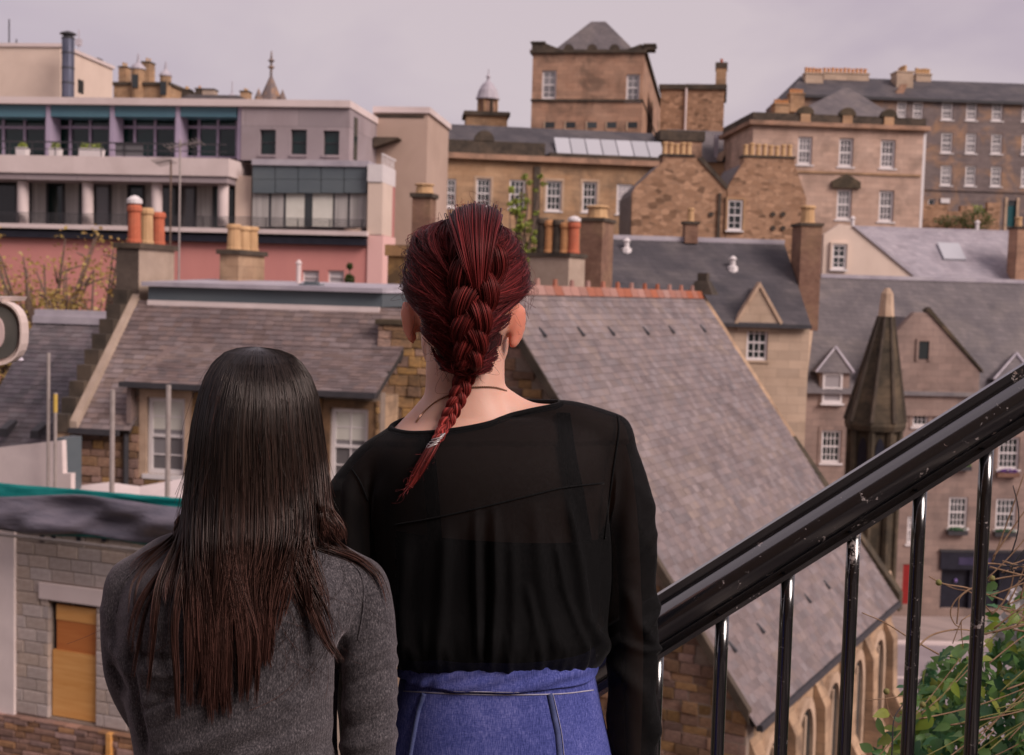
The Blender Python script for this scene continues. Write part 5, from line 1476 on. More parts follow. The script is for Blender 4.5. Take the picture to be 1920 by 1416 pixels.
# ------------------------------------------------------------------ brown slate house, left
def left_house():
    f = Fac(480, 26.5, -12, GZ)
    r = f.root('brown_slate_house', 'rubble stone house with brown slate roof, lead flat top and white sash windows', 'house')
    hs = [(276, 746, 347, 890), (619, 766, 690, 910)]
    uA = f.uz(146, 800)[0]; uB = f.uz(712, 800)[0]
    ze = f.uz(200, 781, 0)[1]; zd = f.uz(480, 727, 0)[1]
    zt = f.uz(500, 572, 2.3)[1]
    dL = f.uz(252, 740)[0]
    # wall with openings (upper storey dormer band and wall below)
    w, (a, b, z0, z1) = wall(f, r, (252, 727, 712, 1000), hs, 'mortar', 0, .3, down=-.5)
    MB().box(uA, dL - .002, .05, .4, -.5, ze).build('wall', 'mortar', r)
    MB().box(uA, uB, .45, 6.5, -.5, ze - .05).build('core', 'stone_church', r)
    MB().box(a, b, .31, 1.2, ze - .2, z1 - .1).build('core', 'stone_church', r)
    hr = [f.rect(h) for h in hs]
    def ins(x, z, hx, hz):
        return z + hz < (z1 if x - hx > dL else ze - .12) - .02
    def vis(x, z):
        px, py = proj(f.world(x, 0, z))
        return ((130 < px < 350) or (600 < px < 720)) and py < 935
    masonry(w, 'rubble_piece', uA, uB, ze - 4.2, z1, -.05, (.11, .22), (.2, .5), ins, vis, [(q[0] - .17, q[1] + .17, q[2] - .1, q[3] + .17) for q in hr], depth=.14, proud=.04, gap=.014)
    for h in hs:
        window(f, r, h, 0, 2, 4, fw=.085, bw=.028, recess=.12, surround='stone_dressed' if h[0] < 400 else 'rubble_piece', panes=True, glass='glass_grey', blind=.42)
    # main roof
    slp = (zt - ze + .25) / 2.55
    vm = 1.3; zm_ = ze - .25 + (vm + .25) * slp
    fr = roofplane(r, (uA, -.25, ze - .25), (dL, -.25, ze - .25), (dL, vm, zm_), (uA, vm, zm_), 'roof_boards')
    slates(fr, (uA + .15, -.25, ze - .25), (dL + .05, -.25, ze - .25), (dL + .3, vm, zm_), (uA + .15, vm, zm_), 'slate_brown', .14, .22)
    fr = roofplane(r, (uA, vm, zm_), (uB, vm, zm_), (uB, 2.3, zt), (uA, 2.3, zt), 'roof_boards')
    slates(fr, (uA + .15, vm, zm_), (uB, vm, zm_), (uB, 2.3, zt), (uA + .15, 2.3, zt), 'slate_brown', .14, .22)
    zq = f.uz(480, 655, 1.3)[1]
    sl = (zt - ze + .25) / 2.55
    vq = (zd + .12 - (ze - .25)) / sl - .25
    # catslide roof of the windows' band
    vv = 1.45; zz = ze - .25 + (vv + .25) * sl + .03
    dr = roofplane(r, (a - .1, -.3, zd + .02), (b, -.3, zd + .02), (b, vv, zz), (a + .5, vv, zz), 'roof_boards')
    slates(dr, (a - .1, -.3, zd + .02), (b, -.3, zd + .02), (b, vv, zz), (a + .5, vv, zz), 'slate_brown', .14, .22)
    MB().hexa([(a - .08, -.2, ze - .1), (a + .02, -.2, ze - .1), (a + .12, vv, zz - .1), (a + .02, vv, zz - .1)], [(a - .08, -.2, zd), (a + .02, -.2, zd), (a + .6, vv, zz), (a + .5, vv, zz)]).build('dormer_cheek', 'slate_brown', r)
    MB().box(a - .15, b, -.42, -.3, zd - .08, zd + .03).build('gutter', 'dark_metal', r)
    MB().box(uA, a - .2, -.38, -.26, ze - .36, ze - .24).build('gutter', 'dark_metal', r)
    MB().tube([(dL - .12, -.12, ze - .3), (dL - .12, -.12, ze - 5)], .06, 6).build('downpipe', 'dark_metal', r)
    # lead flat top
    T0, T1 = f.uz(280, 560, 2.3)[0], f.uz(722, 560, 2.3)[0]
    MB().box(T0, T1 - .1, 2.2, 2.34, zt - .14, zt + .03).build('flashing', 'white_sheet', r)
    zz1 = f.uz(500, 552, 2.25)[1]; zz2 = f.uz(500, 543, 2.2)[1]; zz3 = f.uz(500, 526, 5)[1]
    MB().box(T0, T1 - .05, 2.25, 5.4, zt + .032, zz2 - .005).build('top_band', 'bluegrey_panel', r)
    MB().hexa([(T0 - .1, 2.1, zz2), (T1, 2.1, zz2), (T1, 5.5, zz2), (T0 - .1, 5.5, zz2)], [(T0 - .1, 2.1, zz2 + .1), (T1, 2.1, zz2 + .1), (T1 - .1, 5.5, zz3), (T0 + .0, 5.5, zz3)]).build('lead_top', 'lead', r)
    MB().box(T0, T1 - .2, 5.0, 6.5, 0, zz2 - .1).build('core', 'stone_church', r)
    # small things on the lead top
    A, B, Z0, Z1 = f.rect((556, 490, 564, 535), 4)
    MB().lathe([(.06, Z0), (.06, Z1 - .06), (.09, Z1 - .05), (.02, Z1 + .04)], ((A + B) / 2, 4, 0), 8).build('roof_vent', 'pale_concrete', r)
    A, B, Z0, Z1 = f.rect((560, 528, 600, 542), 2.6)
    MB().box(A, B, 2.6, 2.9, Z0, Z1 - .05).box(A + .1, B - .1, 2.65, 2.85, Z1 - .05, Z1).build('hatch', 'bluegrey_panel', r)
    # crow-stepped gable at the left end
    gb = MB().hexa([(uA - .36, -.3, -.5), (uA - .01, -.3, -.5), (uA - .01, 6.5, -.5), (uA - .36, 6.5, -.5)], [(uA - .36, -.3, ze - .35), (uA - .01, -.3, ze - .35), (uA - .01, 6.5, ze - .35), (uA - .36, 6.5, ze - .35)]).build('gable_wall', 'stone_church', r)
    n = 9
    for k in range(n):
        t0, t1 = k / n, (k + 1) / n
        v0, v1 = -.35 + 2.75 * t0, -.35 + 2.75 * t1
        zb_ = ze - .35; zc = ze - .3 + (zt + .25 - ze + .3) * t1
        MB().box(uA - .37, uA - .02, v0 + .002, v1 if k < n - 1 else 2.6, zb_ + .002, zc).build('crow_step', 'stone_dark', gb)
    MB().hexa([(uA - .015, -.3, ze - .3), (uA + .17, -.3, ze - .3), (uA + .17, 2.35, zt - .03), (uA - .015, 2.35, zt - .03)], [(uA - .015, -.3, ze - .1), (uA + .15, -.3, ze - .1), (uA + .15, 2.35, zt + .17), (uA - .015, 2.35, zt + .17)]).build('skew', 'harling', r)
    # chimneys
    c = chimney(f, r, (219, 455, 260, 600), 2.35, 4.1, 'harling', 3, pot_h=.82, pot_r=.155, pmts=['pot_red', 'pot_yellow', 'pot_red'], capped=(0,), cap_h=.13)
    u0, u1, z0_, z1_ = f.rect((219, 455, 260, 600), 2.35)
    MB().box(u0 - .012, u1 + .002, 2.338, 2.349, z0_, z1_ - .14).build('shade_face', 'harling_shaded', c)  # dark sheet paints the shade on the face turned from the sun
    c = chimney(f, r, (412, 468, 447, 530), 4.6, 6.2, 'stone_church', 3, pot_h=.6, pot_r=.17, pot_mt='pot_yellow', cap_h=.12)
    # right gable of golden rubble
    f2 = Fac(755, 27.5, -8, GZ)
    r2 = f2.root('golden_gable', 'golden brown rubble gable wall standing between the slate house and church', 'wall')
    A, B, Z0, Z1 = f2.rect((706, 606, 862, 900))
    cw = MB().box(A + .02, B - .02, .06, .6, -.5, Z1 - .05).build('wall', 'mortar', r2)
    masonry(cw, 'rubble_gold', A, B, f2.uz(750, 1000)[1], Z1 - .06, 0, (.15, .26), (.22, .55), None, depth=.14, proud=.05)
    MB().box(A - .05, B + .05, -.08, .7, Z1 - .05, Z1 + .06).build('coping', 'stone_moss', r2)
left_house()

# loose chimney stacks behind the women
def stacks():
    def stack(label, px, Y, yaw, r_, v1, mt, pots, **k):
        f = Fac(px, Y, yaw, GZ)
        a, b, z0, z1 = f.rect(r_)
        root = f.root('chimney_stack', label, 'chimney', 'chimney stacks between the roofs')
        wl = MB().box(a - .3, b + .3, -.2, v1 + .8, -.5, z0 - .3).hexa([(a - .3, -.2, z0 - .3), (b + .3, -.2, z0 - .3), (b + .3, v1 + .8, z0 - .3), (a - .3, v1 + .8, z0 - .3)], [(a, 0, z0), (b, 0, z0), (b, v1, z0), (a, v1, z0)]).build('gable_wall', mt, root)
        chimney(f, root, r_, 0, v1, mt, pots, name='stack', **k)
        return f, root
    stack('broad pale stone chimney stack with orange and red pots behind the red ridge tiles', 1040, 44, -28, (992, 474, 1066, 552), 1.3, 'harling', 5, pmts=['stone_dark', 'pot_orange', 'stone_dark', 'pot_orange', 'pot_red'], pot_h=1.15, pot_r=.2, capped=(4,), cap_h=.14)
    stack('narrow brown brick chimney with a wide yellow pot beside the pots with white cap', 1110, 50, -20, (1086, 408, 1128, 560), 1.6, 'brick_brown', 1, pot_mt='pot_yellow', pot_h=.5, pot_r=.42)
    stack('brown brick chimney with wide yellow pot standing before the beige windowless block', 795, 42, -10, (772, 362, 806, 470), .8, 'brick_brown', 1, pot_mt='pot_yellow', pot_h=.36, pot_r=.3)
    stack('orange sandstone chimney block beside the lead flat top', 745, 34, -10, (726, 459, 764, 610), .7, 'rubble_gold', 0, cap_mt='rubble_gold', cap_h=.3)
stacks()

# ------------------------------------------------------------------ dark slate roof far left and its wall
def left_roof():
    f = Fac(100, 32, -10, GZ)
    r = f.root('slate_roof_house', 'house with plain dark slate roof and lead ridge behind the scaffold poles', 'house')
    a, b = f.uz(-60, 700)[0], f.uz(200, 700)[0]
    ze = f.uz(60, 850)[1]; zt = f.uz(60, 598, 3.2)[1]
    MB().box(a, b - .05, .3, 7, -.5, ze).build('wall', 'cream_render', r)
    q = roofplane(r, (a, -.2, ze - .1), (b, -.2, ze - .1), (b, 3.2, zt), (a, 3.2, zt), 'roof_boards')
    slates(q, (a, -.2, ze - .1), (b, -.2, ze - .1), (b, 3.2, zt), (a, 3.2, zt), 'slate_blue', .16, .25)
    roofplane(r, (b, 6.9, ze - .1), (a, 6.9, ze - .1), (a, 3.4, zt), (b, 3.4, zt), 'slate_blue')
    MB().box(a, b, 3.0, 3.6, zt - .1, zt + .1).box(a, b, 3.1, 3.5, zt + .1, zt + .27).build('ridge', 'lead', r)
    for x, y in ((17, 809), (76, 813)):
        A, Z = f.uz(x, y, .2)
        MB().hexa([(A - .12, -.1, Z - .1), (A + .12, -.1, Z - .1), (A + .12, .4, Z + .2), (A - .12, .4, Z + .2)], [(A - .1, -.1, Z + .1), (A + .1, -.1, Z + .1), (A + .1, .4, Z + .28), (A - .1, .4, Z + .28)]).build('roof_vent', 'dark_metal', r)
left_roof()

# ------------------------------------------------------------------ building site, bottom left
def site():
    f = Fac(140, 21.5, -20, GZ)
    r = f.root('block_building', 'unfinished pale blockwork building with a boarded window', 'building')
    win = (91, 1133, 180, 1352)
    w, (a, b, z0, z1) = wall(f, r, (18, 1000, 470, 1500), [win], 'mortar', .02, .3, down=-.5, back=5)
    q = f.rect(win)
    zl = f.uz(135, 1354)[1]
    lin = f.rect((74, 1100, 200, 1130), -.03)
    def ins(x, z, hx, hz):
        return z + hz < z1
    def vis(x, z): return proj(f.world(x, 0, z))[0] < 300
    masonry(w, 'block_piece', a, b, zl, z1, 0, (.21, .225), (.36, .44), ins, vis, (q, lin), depth=.1, proud=.012, jit=.01, name='block', gap=.012)
    masonry(w, 'brick_piece', a - .6, b, f.uz(135, 1450)[1] - .3, zl - .02, -.12, (.09, .16), (.2, .4), None, vis, depth=.16, proud=.04, name='brick')
    MB().box(lin[0], lin[1], -.05, .1, lin[2], lin[3]).build('lintel', 'pale_concrete', r)
    zm = f.uz(135, 1226)[1]
    g = f.rect((99, 1137, 180, 1352))
    MB().box(g[0], g[1], .1, .14, zm + .004, q[3] - .06).build('board', 'plywood_red', r)
    MB().box(g[0], g[1], .085, .139, zm + (q[3] - zm) * .62, q[3] - .062).build('board', 'plywood', r)
    MB().box(q[0] + .02, g[1], .08, .14, q[2] + .01, zm).build('board', 'plywood', r)
    MB().box(q[0], g[0] - .004, .16, .2, q[2], q[3]).build('gap', 'shop_dark', r)
    pbox(f, r, 'render_strip', 'white_sheet', (-60, 990, 26, 1338), -.06, .4)
    A, B, Z0, Z1 = f.rect((201, 1375, 209, 1500), -.16); MB().box(A, B, -.2, -.1, 0, Z1).build('batten', 'plywood', r)
    for x in (75, 96, 143, 190, 250):
        pbox(f, r, 'stud', 'shop_dark', (x, 985, x + 8, 1016), -.02, .3)
    pbox(f, r, 'wall_plate', 'shop_dark', (70, 1013, 465, 1019), -.03, .3)
    # sheeted scaffold
    zroof = z1
    f2 = Fac(200, 20.6, -20, GZ)
    s = f2.root('sheeted_scaffold', 'scaffold edge wrapped in teal and crumpled dark grey sheeting', 'scaffold')
    def cloth(name, mt, y0, y1, amp, v0, th=.02, n=90, m=12, ys=None):
        mb = MB(); rs = random.Random(5 + int(y0(0)))
        ph = [(rs.uniform(.8, 6), rs.uniform(0, 6.3), rs.uniform(.3, 1)) for _ in range(7)]
        vs = []
        for j in range(m + 1):
            for i in range(n + 1):
                px = -60 + 520 * i / n
                py0 = y0(px); py1 = y1(px)
                t = j / m
                u, z = f2.uz(px, py0 + (py1 - py0) * t, v0)
                k = sum(a_ * math.sin(fq * (u * 1.2 + (t - .5) * 2.4 * math.sin(u * .9 + p)) + p) for fq, p, a_ in ph) / 3
                vs.append((u, v0 - amp * k * math.sin(math.pi * (t * .8 + .1)), z))
        W = n + 1
        fs = [(j * W + i, (j + 1) * W + i, (j + 1) * W + i + 1, j * W + i + 1) for j in range(m) for i in range(n)]
        o = mb.add(vs, fs).build(name, mt, s, smooth=True)
        so = o.modifiers.new('thick', 'SOLIDIFY'); so.thickness = th; so.offset = 0
        return o
    top = lambda x: 906 + .083 * x
    cloth('teal_sheet', 'teal_sheet', top, lambda x: 936 + .05 * x + 6 * math.sin(x / 50), .03, 0, m=5)
    cloth('grey_sheet', 'grey_sheet', lambda x: 926 + .055 * x + 6 * math.sin(x / 60 + 2), lambda x: 992 + .085 * x + 4 * math.sin(x / 33), .17, -.16)
    cloth('teal_sheet', 'teal_sheet', lambda x: 984 + .075 * x, lambda x: 992 + .105 * x + 3 * math.sin(x / 40), .04, -.05, m=4)
    m = MB()
    for y, v in ((912, .25), (1000, .25)):
        p0, p1 = f2.uz(-60, y - 5, v), f2.uz(460, y + 38, v)
        m.tube([(p0[0], v, p0[1]), (f2.uz(425, y, v)[0], v, p0[1])], .03, 6)
    m.build('ledger', 'galvanised', s)
    for x, yt, mt in ((91, 662, 'galvanised'), (104, 737, 'galvanised'), (211, 731, 'galvanised'), (316, 722, 'galvanised')):
        u, z = f2.uz(x, yt, .3 if x > 200 else .5); v = 1.6
        u, z = f2.uz(x, yt, v)
        MB().tube([(u, v, zroof), (u, v, z)], .045 if x > 200 else .03, 8).build('standard', mt, s)
        if x == 104:
            MB().tube([(u, v, z - .35), (u, v, z - .02)], .036, 8).build('tape', 'yellow_tape', s)
    # white sheeted hoarding and canopy
    f3 = Fac(60, 23.5, -20, GZ)
    hd = f3.root('white_hoarding', 'white panel hoarding behind the scaffold poles', 'hoarding')
    pts = [(-60, 930), (133, 930), (133, 888), (118, 888), (116, 826), (-60, 846)]
    poly = [f3.uz(x, y) for x, y in pts]
    poly = [(x, 0 if k < 2 else z) for k, (x, z) in enumerate(poly)]
    MB().prism(poly, 0, .12).build('panel', 'white_sheet', hd)
    A, B, Z0, Z1 = f3.rect((116, 820, 133, 890), .3)
    MB().box(A, B, .15, .6, 0, Z1).build('post', 'bluegrey_panel', hd)
    f4 = Fac(260, 22.6, -20, GZ)
    cn = f4.root('white_canopy', 'low white canvas canopy stretched behind the teal sheeting', 'canopy')
    pts = [(128, 913), (205, 904), (262, 912), (345, 897), (420, 905)]
    vs = []
    for px, py in pts:
        u, z = f4.uz(px, py, 0); vs.append((u, 0, z - .35)); u2, z2 = f4.uz(px, py, .8); vs.append((u2, .8, z2))
    fs = [(2 * i, 2 * i + 2, 2 * i + 3, 2 * i + 1) for i in range(len(pts) - 1)]
    o = MB().add(vs, fs).build('canvas', 'white_sheet', cn)
    so = o.modifiers.new('thick', 'SOLIDIFY'); so.thickness = .03
    for k in (0, 4, 8):
        MB().tube([(vs[k][0], .05, 0), (vs[k][0], .05, vs[k][2] - .01)], .03, 6).build('post', 'galvanised', cn)
site()

# ------------------------------------------------------------------ trees
def tree(name, label, base, height, spread, leaf_mt, n, size, seed, branch=26, crown_lo=.35, cat='tree', pre=None, sz=1.0):
    rs = random.Random(seed)
    t = thing(name, label, cat, base)
    m = MB(); tips = []
    m.tube([(0, 0, -.2), (rs.uniform(-.1, .1), 0, height * .3), (rs.uniform(-.2, .2), rs.uniform(-.1, .1), height * .62)], [height * .022, height * .017, height * .011], 7)
    for k in range(branch):
        z = height * rs.uniform(.25, .62); a = rs.uniform(0, 6.283); l_ = spread * rs.uniform(.5, 1)
        p0 = Vector((0, 0, z)); p3 = Vector((math.cos(a) * l_, math.sin(a) * l_ * .8, height * rs.uniform(crown_lo + .1, 1)))
        p1 = p0.lerp(p3, .35) + Vector((rs.uniform(-.2, .2), rs.uniform(-.2, .2), .1 * l_)); p2 = p0.lerp(p3, .7) + Vector((rs.uniform(-.3, .3), rs.uniform(-.2, .2), .15 * l_))
        m.tube([p0, p1, p2, p3], [height * .009, height * .006, height * .004, height * .0015], 5)
        tips += [p2, p3]
        for q in range(4):
            b0 = p1.lerp(p3, rs.uniform(.1, .9)); b1 = b0 + Vector((rs.uniform(-1, 1), rs.uniform(-1, 1), rs.uniform(-.1, .9))) * spread * .28
            m.tube([b0, (b0 + b1) / 2 + Vector((0, 0, .05)), b1], [height * .003, height * .002, height * .001], 4)
            tips.append(b1)
    m.build('trunk', 'bark', t)
    leaves(t, [(p.x, p.y, p.z, spread * .17 * sz, spread * .17 * sz, spread * .14 * sz) for p in tips], n, size, leaf_mt, 'crown')
    return t
b = P(60, 560, 47); tree('autumn_tree', 'sparse autumn tree with thin yellow leaves before the pink rendered base', (b.x, b.y, GZ), P(60, 425, 47).z - GZ, 3.2, 'leaf_autumn', 7000, .15, 3, 56, .45)
b = P(150, 560, 45); tree('autumn_tree', 'thin bare branched tree with few orange leaves beside the harled chimney', (b.x, b.y, GZ), P(140, 455, 45).z - GZ, 2.3, 'leaf_autumn', 4200, .14, 8, 46, .5)
b = P(975, 500, 84); tree('green_tree', 'light green leafy tree before the tan classical building', (b.x, b.y, H(b.x, 84)), P(972, 325, 84).z - H(b.x, 84), 1.25, 'leaf_tree', 4200, .24, 5, 26, .4)
# clipped bush in a trough at the pink base
b = P(655, 538, 52)
t = thing('topiary_bush', 'clipped dark green topiary in a square box before the pink wall', 'shrub', (b.x, b.y, GZ))
zb = P(655, 532, 52).z - GZ; zc = P(655, 517, 52).z - GZ; zd_ = P(655, 505, 52).z - GZ; zt_ = P(655, 494, 52).z - GZ
MB().box(-.3, .3, -.3, .3, 0, zb).build('plinth', 'pink_render', t)
leaves(t, [(0, 0, (zb + zc) / 2, .22, .2, (zc - zb) * .75)], 900, .07, 'leaf_box', 'hedge_box')
MB().tube([(0, 0, zc), (0, 0, zt_)], .03, 5).build('stem', 'bark', t)
leaves(t, [(0, 0, (zd_ + zt_) / 2, .14, .14, .16)], 400, .06, 'leaf_box', 'crown')

# tv aerial between the chimneys
f = Fac(330, 40, -10, GZ)
r = f.root('television_aerial', 'thin rusty aerial mast with slatted arms before the modern flats', 'aerial')
u, z = f.uz(338, 262); z0 = 0
m = MB().tube([(u, 0, 0), (u, 0, z)], .03, 6); m.build('mast', 'galvanised', r)
m = MB()
for (x0, y0, x1, y1) in ((315, 278, 376, 266), (292, 306, 322, 300)):
    p, q = f.uz(x0, y0), f.uz(x1, y1)
    m.tube([(p[0], 0, p[1]), (q[0], 0, q[1])], .025, 5)
    for k in range(9):
        s = Vector((p[0], 0, p[1])).lerp(Vector((q[0], 0, q[1])), k / 8)
        m.tube([s + Vector((-.05, -.25, .08)), s + Vector((.05, .25, -.08))], .012, 4)
m.build('aerial_arm', 'galvanised', r)
u2, z2 = f.uz(318, 300); MB().tube([(u2, .1, 0), (u2, .1, z2)], .03, 6).build('mast', 'bark', r)

# ------------------------------------------------------------------ hooded street lamp at the left edge
def lamp():
    Y = 6.0
    c = P(2, 622, Y)
    base = P(-45, 700, Y)
    zg = H(base.x, Y)
    r = thing('street_lamp', 'pale hooded oval street lamp head at the left edge before the slate roof', 'lamp', (base.x, base.y, zg))
    o = Vector((base.x, base.y, zg))
    k = Y / FPX
    cc = c - o
    MB().tube([(0, 0, -.1), (0, 0, cc.z + .05)], .05, 12).build('pole', 'dark_metal', r)
    MB().tube([(0, 0, cc.z - .02), (cc.x * .5, 0, cc.z - .02)], .035, 10).build('arm', 'dark_metal', r)
    a, bz = 58 * k, 58 * k
    rings = []; 
    def oval(s, y, sh=0):
        return [(cc.x + sh + a * s * math.copysign(abs(math.cos(t)) ** .75, math.cos(t)), y, cc.z + bz * s * math.copysign(abs(math.sin(t)) ** .75, math.sin(t))) for t in [2 * math.pi * q / 28 for q in range(28)]]
    y0 = cc.y - .11
    MB().loft([oval(1.0, y0), oval(1.03, y0 + .01), oval(1.03, y0 + .06), oval(.8, y0 + .13), oval(.3, y0 + .2)], cap=True).build('housing', 'lamp_cream', r)
    MB().loft([oval(.99, y0 - .03), oval(1.05, y0 - .03), oval(1.05, y0 + .002), oval(.99, y0 + .002), oval(.99, y0 - .03)], cap=False).build('rim', 'lamp_cream', r)
    MB().loft([oval(.86, y0 - .015), oval(.86, y0 - .003)]).build('reflector', 'lamp_inner', r)
    MB().loft([oval(.6, y0 - .03, -.02), oval(.6, y0 - .016, -.02)]).build('lens', 'lamp_lens', r)
    MB().hexa([(cc.x - .3, y0 - .1, cc.z + bz * .93), (cc.x + .06, y0 - .1, cc.z + bz * 1.0), (cc.x + .06, y0 + .25, cc.z + bz * 1.0), (cc.x - .3, y0 + .25, cc.z + bz * .93)], [(cc.x - .3, y0 - .1, cc.z + bz * 1.12), (cc.x + .07, y0 - .1, cc.z + bz * 1.14), (cc.x + .07, y0 + .25, cc.z + bz * 1.14), (cc.x - .3, y0 + .25, cc.z + bz * 1.12)]).build('hood', 'lamp_cream', r)
    q = P(21, 675, Y) - o
    MB().lathe([(.012, .05), (.012, .02), (.05, .012), (.056, 0), (.045, -.008)], (q.x, q.y, q.z), 14).build('sensor', 'clear_white', r)
    MB().tube([(q.x, q.y, q.z + .04), (q.x - .01, q.y, cc.z - bz * .8)], .01, 6).build('sensor_stem', 'clear_white', r)
lamp()

# ------------------------------------------------------------------ iron handrail along the stairs
RY = 2.36
def railing():
    A = P(1235, 1172.5, RY); B = P(1920, 741.5, RY)
    d = (B - A).normalized()
    nrm = Vector((-d.z, 0, d.x))
    s = RY / FPX
    root = thing('stair_railing', 'black painted iron stair railing with chipped round handrail', 'railing', (A.x - 1.0, RY, A.z - 1.0 * d.z / d.x - 1.1))
    o = root.location.copy()
    loc = lambda p: tuple(Vector(p) - o)
    t0, t1 = -1.35, 1.9
    r = 32.5 * s
    ks = [t0 + (t1 - t0) * k / 40 for k in range(41)]
    h = MB().tube([A + d * t - o for t in ks], r, 20)
    h.build('handrail', 'black_gloss', root, smooth=True)
    # flat bar behind the tube, showing above and below it
    m = MB()
    def bar(c0, c1, y0, y1, name):
        """bar between two offsets across the rail"""
        m = MB(); n = 36
        vs = []
        for k in range(n + 1):
            q = A + d * (t0 + (t1 - t0) * k / n)
            for cc, yy in ((c0, y0), (c1, y0), (c1, y1), (c0, y1)):
                vs.append(q + nrm * cc + Vector((0, yy, 0)) - o)
        fs = [(3, 2, 1, 0), tuple(4 * n + i for i in range(4))]
        for k in range(n):
            for i in range(4):
                j = (i + 1) % 4
                fs.append((4 * k + i, 4 * k + j, 4 * k + 4 + j, 4 * k + 4 + i))
        return m.add(vs, fs).build(name, 'black_gloss', root)
    bar(-r - 19 * s, r + 15.5 * s, .006, .022, 'flat_bar')
    bar(-r - 19.5 * s, -r - 11 * s, -.016, .0055, 'lower_bar')
    # balusters
    zc = A.z
    for k in range(-8, 12):
        px = 1352 + 119.6 * k
        q = P(px, 1240, RY)
        t = (q.x - A.x - d.z * (r + 15 * s)) / d.x
        if not t0 + .05 < t < t1 - .02: continue
        top = A + d * t + nrm * (-r - 15 * s) + Vector((0, .004, 0))
        b = top - Vector((0, 0, .93))
        n = 10
        MB().tube([top.lerp(b, i / n) - o for i in range(n + 1)], 13.2 * s, 12).build('baluster', 'black_gloss', root, smooth=True)
    m = MB(); off = Vector((0, .004, -1.0))
    m.tube([A + d * t0 + off - o, A + d * t1 + off - o], .016, 8).build('bottom_rail', 'black_gloss', root)
    for t in (t0 + .02, (t0 + t1) / 2 - .85, t1 - .02):
        q = A + d * t
        MB().tube([q + Vector((0, .004, -.02)) - o, Vector((q.x, RY + .004, H(q.x, RY) - .1)) - o], .02, 10).build('post', 'black_gloss', root)
railing()

